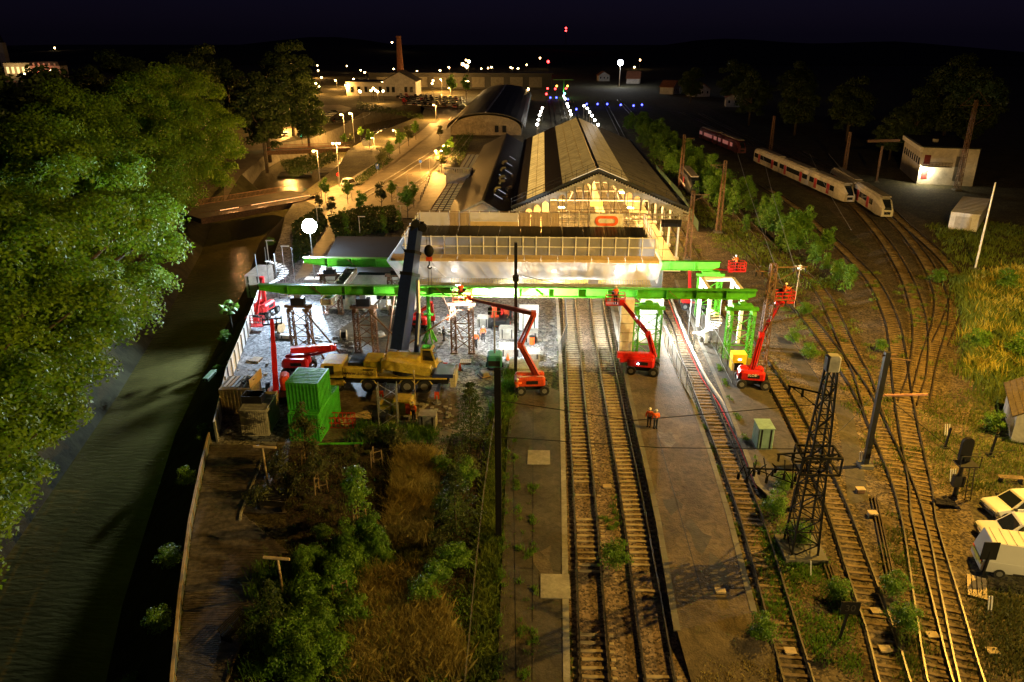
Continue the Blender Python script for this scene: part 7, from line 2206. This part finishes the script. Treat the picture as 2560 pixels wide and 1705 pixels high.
# palm on the bank
pm = thing('palm_tree', 'fan palm lit bright green on the bank below the hoarding', 'palm', G(597, 800) + Vector((-1.0, 0, -1)))
MB().tube((0, 0, -1), (0, 0, 2.6), .16, .13, 8).build('trunk', M['bark'], pm)
fm_ = MB()
for k in range(18):
    a = 2 * math.pi * k / 9.3
    vs = [(.45, 0, 0)]
    for q in range(9):
        b = -1.2 + 2.4 * q / 8
        vs.append((.5 + math.cos(b) * .55, math.sin(b) * .5, -.1 - .25 * abs(b) + (q % 2) * .06))
    mb = MB()
    mb.T = Matrix.Translation((0, 0, 2.6)) @ Matrix.Rotation(a, 4, 'Z') @ Matrix.Rotation(-.6 + .9 * (k % 3) / 2, 4, 'Y')
    mb.bar((0, 0, 0), (.7, 0, 0), .03).add([(x + .2, y, z) for x, y, z in vs], [(0, i, i + 1) for i in range(1, 9)])
    mb.build('frond', M['leafC'], pm)
for px, py, dz, lab in ((580, 820, -2, 'leafy bush under the palm'), (568, 905, -2, 'pale sprouting bush on the dark bank'), (345, 1630, -3.5, 'small pale shrub on the lower bank'), (540, 1080, -1, 'creeper bush at the end of the hoarding'), (498, 1200, -.6, 'ivy bush over the top of the railing'), (462, 1400, -.6, 'ivy bush on the outside of the railing'), (440, 1560, -.6, 'ivy bush along the lower railing'), (60, 1690, -3, 'leafy bush at the bottom left water edge'), (660, 690, -1.5, 'ivy bush below the stacked totes'), (690, 600, -1.2, 'ivy bush along the quay by the spiral stair')):
    g = G(px, py)
    tree(kin['bush'], (g.x - 1.0, g.y, dz), .75, px * .3, lab, 'bank_bush', None, 'bush')
# ---------------------------------------------------------------- grasses and ground cover (nobody could count these)
def grass(px, n, h, w, m, clump=.35, nc=None, name='grass', z=0.):
    P = clumpy(inside(px, nc or max(30, n // 22), z), n, clump)
    obj(name, blades(name, P, h, w, m), kind='stuff')
grass([(1000, 1130), (1085, 1140), (1080, 1240), (1060, 1360), (960, 1380), (985, 1240)], 16000, .95, .016, M['straw'])
grass([(930, 1440), (1050, 1440), (1120, 1560), (1170, 1705), (860, 1705), (880, 1560)], 26000, .95, .016, M['straw'])
grass([(1010, 1380), (1090, 1390), (1060, 1450), (980, 1440)], 2500, .7, .02, M['leafD'])
grass([(1236, 1055), (1284, 935), (1266, 1095), (1253, 1458), (1247, 1720), (1170, 1720), (1200, 1380)], 16000, .6, .03, M['grass'])
grass([(1240, 1050), (1275, 930), (1290, 935), (1270, 1060)], 2500, .9, .03, M['leafC'])
grass([(690, 1120), (1170, 1095), (1170, 1700), (660, 1700), (700, 1400)], 5000, .3, .03, M['leafD'], .25, 420, 'ground_cover')
grass([(900, 1060), (1100, 1070), (1080, 1110), (880, 1105)], 3500, .6, .02, M['leafC'], .3)
grass([(2380, 700), (2560, 690), (2600, 1010), (2480, 1010), (2400, 940), (2420, 800)], 16000, 1.1, .04, M['grass'], .6)
grass([(2430, 690), (2560, 680), (2580, 960), (2430, 960)], 3000, 1.3, .07, M['flower'], .5, 90, 'wildflowers')
grass([(2300, 1000), (2560, 960), (2600, 1240), (2400, 1260), (2330, 1150)], 9000, .25, .025, M['grass'], .5, 260)
grass([(1900, 640), (2120, 760), (2240, 1000), (2350, 1200), (2200, 1180), (2080, 960), (1900, 720)], 5200, .26, .035, M['grass'], .3, 170)
grass([(2150, 680), (2420, 680), (2420, 860), (2300, 960), (2230, 880)], 2600, .35, .035, M['grass'], .25, 70)
grass([(1900, 1250), (2010, 1330), (2120, 1480), (2150, 1705), (1900, 1560)], 4200, .26, .03, M['leafC'], .3, 110)
grass([(2230, 1260), (2300, 1420), (2330, 1705), (2250, 1705), (2200, 1400)], 1500, .3, .025, M['grass'], .3, 40)
grass([(2440, 1480), (2560, 1480), (2600, 1720), (2470, 1720)], 4000, .25, .03, M['leafD'], .6, 120)
grass([(1640, 460), (1800, 700), (2040, 1080), (2000, 1100), (1760, 760), (1620, 500)], 3500, .22, .03, M['grass'], .4, 200)
grass([(1700, 480), (1900, 600), (2100, 720), (2000, 720), (1800, 620)], 6000, .4, .05, M['grass'], .7, 300)
grass([(2330, 560), (2560, 560), (2560, 690), (2400, 690)], 6000, .5, .05, M['grass'], .8, 300)
grass([(1760, 1705), (1720, 1640), (1900, 1600), (1950, 1705)], 900, .2, .025, M['straw'], .25, 40, z=.05)
grass([(1588, 985), (1612, 985), (1690, 1400), (1668, 1400)], 1500, .3, .03, M['leafC'], .3, 40)
for px in ([(1500, 1300), (1530, 1230), (1550, 1300), (1540, 1340)], [(1404, 1540), (1420, 1600), (1425, 1690), (1412, 1690)], [(1300, 1290), (1340, 1180), (1345, 1690), (1310, 1690)]):
    grass(px, 220 if px[0][0] == 1300 else 500, .14 if px[0][0] == 1300 else .25, .02, M['leafC'], .12, 16, z=.5 if px[0][0] == 1300 else 0)
for e, z in ((E1, 0), (E2, 0), (E3, 0), ([(1268, 1090), (1253, 1458), (1245, 1700)], .5), ([(1288, 1100), (1300, 1400), (1310, 1700)], .5), ([(1333, 1180), (1330, 1400), (1335, 1700)], .5), ([(1735, 1000), (1780, 1128), (1826, 1287), (1885, 1520)], .0), ([(1790, 900), (1905, 1200)], .5)):
    L_ = [G(*q, z) for q in e]
    P = []
    for a, b in zip(L_, L_[1:]):
        k = int((b - a).length * 5)
        f = rng.uniform(0, 1, k)[:, None] ** 1
        q = np.array(a)[None] * (1 - f) + np.array(b)[None] * f
        q = q[np.sin(q[:, 1] * 1.7 + e[0][0]) + rng.normal(size=len(q)) * .4 > .5]
        q[:, 0] += rng.normal(size=len(q)) * .12
        P.append(q)
    P = clumpy(np.concatenate(P), 700, .12)
    P[:, 2] = z
    obj('grass', blades('grass', P, .22, .02, M['leafC']), kind='stuff')
for px, n, h, sz, m, cl in (([(640, 1420), (960, 1330), (1060, 1440), (1170, 1500), (1160, 1705), (590, 1705)], 15000, .75, .16, M['leafC'], 130), ([(760, 1130), (1000, 1120), (960, 1400), (740, 1400)], 5000, .35, .13, M['leafD'], 90), ([(1090, 1120), (1200, 1110), (1180, 1500), (1060, 1480)], 7000, .9, .16, M['leafB'], 60), ([(1560, 300), (1640, 300), (1930, 500), (2090, 660), (2130, 760), (2040, 720), (1800, 560), (1600, 380)], 14000, .8, .3, M['leafC'], 260), ([(1920, 1240), (2010, 1330), (2110, 1480), (2130, 1680), (1930, 1480)], 3500, .3, .14, M['leafC'], 45)):
    P = clumpy(inside(px, cl), n, .55)
    P[:, 2] = h * rng.uniform(0, 1, n) ** 1.5 * (.5 + .5 * np.sin(P[:, 0] * 1.3 + P[:, 1] * .9))
    obj('undergrowth', leafdata('undergrowth', P, sz, m, .5, .5), kind='stuff')
grass([(640, 1420), (960, 1330), (1000, 1705), (590, 1705)], 5000, .9, .02, M['leafC'], .3, 160)
# loose ground-hugging leaf litter and ivy on the bank
for pts, n, sz in ((RB[2:9], 5200, .22), (LB[1:9], 9000, .35)):
    Q = []
    for a, b in zip(pts, pts[1:]):
        k = int(n * (b - a).length / sum((q - p).length for p, q in zip(pts, pts[1:])))
        d = (b - a).normalized()
        sgn = -1 if pts is not RB and pts[0].x > -20 else 1
        f, g_ = rng.uniform(0, 1, k), rng.uniform(0, .55, k) ** 1.6
        out = (-3.2 if pts[0].x > -20 else 5)
        base = np.array(a)[None] + (np.array(b) - np.array(a))[None] * f[:, None]
        base[:, 0] += d.y * out * g_
        base[:, 1] -= d.x * out * g_
        base[:, 2] = -5.3 * g_ + rng.uniform(.0, .35, k)
        Q.append(base)
    o = obj('ivy', leafdata('ivy', np.concatenate(Q), sz, M['leafD'], .8), kind='stuff')
# ---------------------------------------------------------------- boardwalk, railing, garden furniture
bw = thing('boardwalk', 'weathered timber boardwalk of cross planks between the river railing and the garden', 'boardwalk', (0, 0, 0))
Lp = [(527, 1110), (508, 1190), (480, 1330), (456, 1520), (440, 1705), (436, 1760)]
Rp = [(688, 1117), (655, 1150), (602, 1284), (715, 1286), (722, 1385), (672, 1397), (634, 1530), (567, 1705), (545, 1760)]
def edge_x(px, y):
    P = [G(*p) for p in px]
    P.sort(key=lambda q: q.y)
    for a, b in zip(P, P[1:]):
        if a.y <= y <= b.y:
            return a.x + (b.x - a.x) * (y - a.y) / max(1e-6, b.y - a.y)
    return None
pk = MB().bev(0, 1, 0, .125, 0, .05, .012).data('plank', M['wood'])
y = 28.8
while y < 55.0:
    x0, x1 = edge_x(Lp, y), edge_x(Rp, y)
    if x0 is not None and x1 is not None and x1 > x0 + .3:
        o = obj('plank', pk, bw, loc=(x0, y, .05 + U(0, .014)))
        o.scale = (x1 - x0 + U(-.06, .06), 1, 1)
        o.rotation_euler = (0, 0, U(-.004, .004))
    y += .145
MB().bar(G(655, 1150, .14), G(602, 1284, .14), .14, .16).bar(G(602, 1284, .14), G(600, 1300, .14), .14, .16).build('kerb_edge', M['concrete'], bw)
MB().bar(G(566, 1705, .12), G(634, 1530, .12), .1, .14).build('kerb_edge', M['timber'], bw)
rl = thing('railing', 'timber-topped railing with pale glass panels along the river side of the boardwalk', 'railing', (0, 0, 0))
LPW = [G(*p) for p in Lp]
gl = veil('pale_glass_panel', (.35, .4, .4), .75, .2)
for a, b in zip(LPW, LPW[1:]):
    n = max(1, round((b - a).length / 1.5))
    for k in range(n):
        p, q = a.lerp(b, k / n), a.lerp(b, (k + 1) / n)
        MB().bar(p, p + Vector((0, 0, 1.05)), .09).build('post', M['timber'], rl)
        MB().bar(p.lerp(q, .06) + Vector((0, 0, .55)), p.lerp(q, .94) + Vector((0, 0, .55)), .025, .75).build('panel', gl, rl)
    MB().bar(a + Vector((0, 0, 1.08)), b + Vector((0, 0, 1.08)), .16, .08).build('handrail', M['pale_wood'], rl)
for px, py, rz, lab in ((682, 1272, R(-6), 'dark slatted bench facing the boardwalk at the shrub bed'), (592, 1580, R(72), 'dark slatted bench on the lower boardwalk')):
    t = thing('garden_bench', lab, 'bench', G(px, py, .1), rz)
    for k in range(5):
        MB().box(-.95, .95, -.3 + k * .12, -.21 + k * .12, .42, .46).build('seat_slat', M['dark'], t)
    for k in range(4):
        MB().box(-.95, .95, .32 + k * .02, .35 + k * .02, .52 + k * .12, .6 + k * .12).build('back_slat', M['dark'], t)
    for x in (-.8, .8):
        MB().box(x - .04, x + .04, -.3, .4, 0, .42).build('leg', M['dark'], t)
for (bx_, tx_, l0, l1, lab) in (((672, 1228), (656, 1118), (633, 1116), (690, 1119), 'log post with a crosswise log top by the upper shrubs'), ((708, 1485), (694, 1397), (658, 1393), (724, 1398), 'log post with a crosswise log top by the small conifer')):
    g = G(*bx_)
    t = thing('log_post', lab, 'post', g)
    top = GY(*tx_, g.y) - g
    MB().tube((0, 0, 0), top, .08, .07, 7).build('post', M['pale_wood'], t)
    MB().tube(GY(*l0, g.y) - g, GY(*l1, g.y) - g, .1, .09, 8).build('cross_log', M['pale_wood'], t)
gf = thing('garden_fence', 'low wire fence with a timber rail between the garden and the grass strip', 'fence', (0, 0, 0))
P = [G(*p) for p in ((1238, 1054), (1210, 1250), (1186, 1480), (1166, 1705), (1160, 1760))]
for a, b in zip(P, P[1:]):
    n = max(1, round((b - a).length / 2.2))
    for k in range(n):
        p, q = a.lerp(b, k / n), a.lerp(b, (k + 1) / n)
        MB().bar(p, p + Vector((0, 0, 1.1)), .08).build('post', M['timber'], gf)
        for z in (.4, .75, 1.05):
            MB().bar(p + Vector((0, 0, z)), q + Vector((0, 0, z)), .02).build('wire', M['steel'], gf)
    MB().bar(a + Vector((.25, 0, .1)), b + Vector((.25, 0, .1)), .2, .2).build('timber_edging', M['pale_wood'], gf)
for px, py, lab, w_ in ((1060, 1100, 'pale concrete slab by the gravel path head', 1.4),):
    t = thing('stone_slab', lab, 'slab', G(px, py))
    MB().bev(-w_, w_, -.5, .5, 0, .12, .05).build('slab', M['concrete'], t)
t = thing('steel_pipe', 'bundle of shiny steel pipes lying beside the tall conifer', 'pipe', G(1200, 1100))
for k in range(3):
    MB().tube((-1.4, k * .3, .1), (1.6, k * .3 + .1, .1), .08, n=8).build('tube', M['steel'], t)
# forecourt signs and benches
for px, py, col_, lab in ((945, 440, 'blue', 'blue parking sign on the forecourt strip'), (1052, 430, 'blue', 'blue round sign on the forecourt pavement'), (847, 465, 'red', 'red round sign by the parked white van'), (880, 500, 'blue', 'blue round sign near the hedge')):
    t = thing('road_sign', lab, 'road sign', G(px, py))
    MB().tube((0, 0, 0), (0, 0, 2.6), .05).build('post', M['steel'], t)
    if 'round' in lab:
        MB().tube((0, -.06, 2.6), (0, -.02, 2.6), .38, n=14).build('plate', M[col_], t)
    else:
        MB().box(-.4, .4, -.06, -.02, 1.7, 2.9).build('plate', M[col_], t)
        words(t, 'P', (0, -.07, 2.55), .6, M['white'], (R(90), 0, 0))
t = thing('notice_board', 'white notice board by the canal side trees', 'notice board', G(918, 372))
MB().box(-1.4, 1.4, 0, .1, .8, 2.6).build('board', M['white'], t)
for x in (-1.2, 1.2):
    MB().box(x - .05, x + .05, -.02, .0, 0, 2.6).build('post', M['steel'], t)
for i in range(9):
    g = G(1052 + i * 3.2, 500 - i * 7.2, .1)
    t = thing('bollard', 'dark bollard in the curved row by the long canopy', 'bollard', g, 0, 'dark bollards in the curved row by the long canopy')
    MB().tube((0, 0, 0), (0, 0, .9), .09, .08, 6).build('shaft', M['dark'], t)
    MB().tube((0, 0, .9), (0, 0, 1.0), .11, .1, 6).build('cap', M['dark'], t)
for i, (b_, tp) in enumerate((((995, 505), (992, 478)), ((1075, 440), (1074, 395)), ((1020, 470), (1018, 455)), ((795, 560), (792, 545)), ((900, 585), (898, 568)), ((1003, 560), (1003, 515)), ((672, 650), (668, 622)), ((710, 665), (706, 622)))):
    g = G(*b_)
    z = max(3., GY(*tp, g.y).z)
    t = thing('unlit_lamp', 'slim unlit lamp column with a flat arm, ' + ['above the hedge', 'by the blue round sign', 'at the forecourt kerb', 'behind the dazzling flood', 'beside the tallest poplar', 'at the sheeting corner', 'left of the spiral stair', 'over the spiral stair'][i], 'lamp column', g)
    MB().tube((0, 0, 0), (0, 0, z), .08, .06, 6).build('column', M['white'], t)
    MB().box(-.15, 1.1, -.1, .1, z, z + .1).build('arm', M['white'], t)
# distant town lights on the hillside
for i, (px, py) in enumerate(((495, 118), (772, 112), (980, 106), (1280, 135), (1440, 138), (1586, 168), (1600, 150), (137, 120), (1165, 150), (1350, 145))):
    p = GY(px, py, 1300 if py < 145 else 800)
    t = thing('hill_light', 'tiny house light on the dark hillside, ' + ['high over the plane trees', 'over the black wood', 'left of the chimney top', 'right of the far lamp pair', 'below the twin red mast lights', 'close right of the far floodlight', 'upper right of the far floodlight', 'over the far town', 'above the warehouse', 'by the thin red mast'][i], 'light', p)
    MB().ball((0, 0, 0), 1.3 if py < 145 else .8, 5, 4).build('lens', M['lamp_warm'], t)
    MB().tube((0, 0, -10), (0, 0, -1.2), .2).build('post', M['dark'], t)
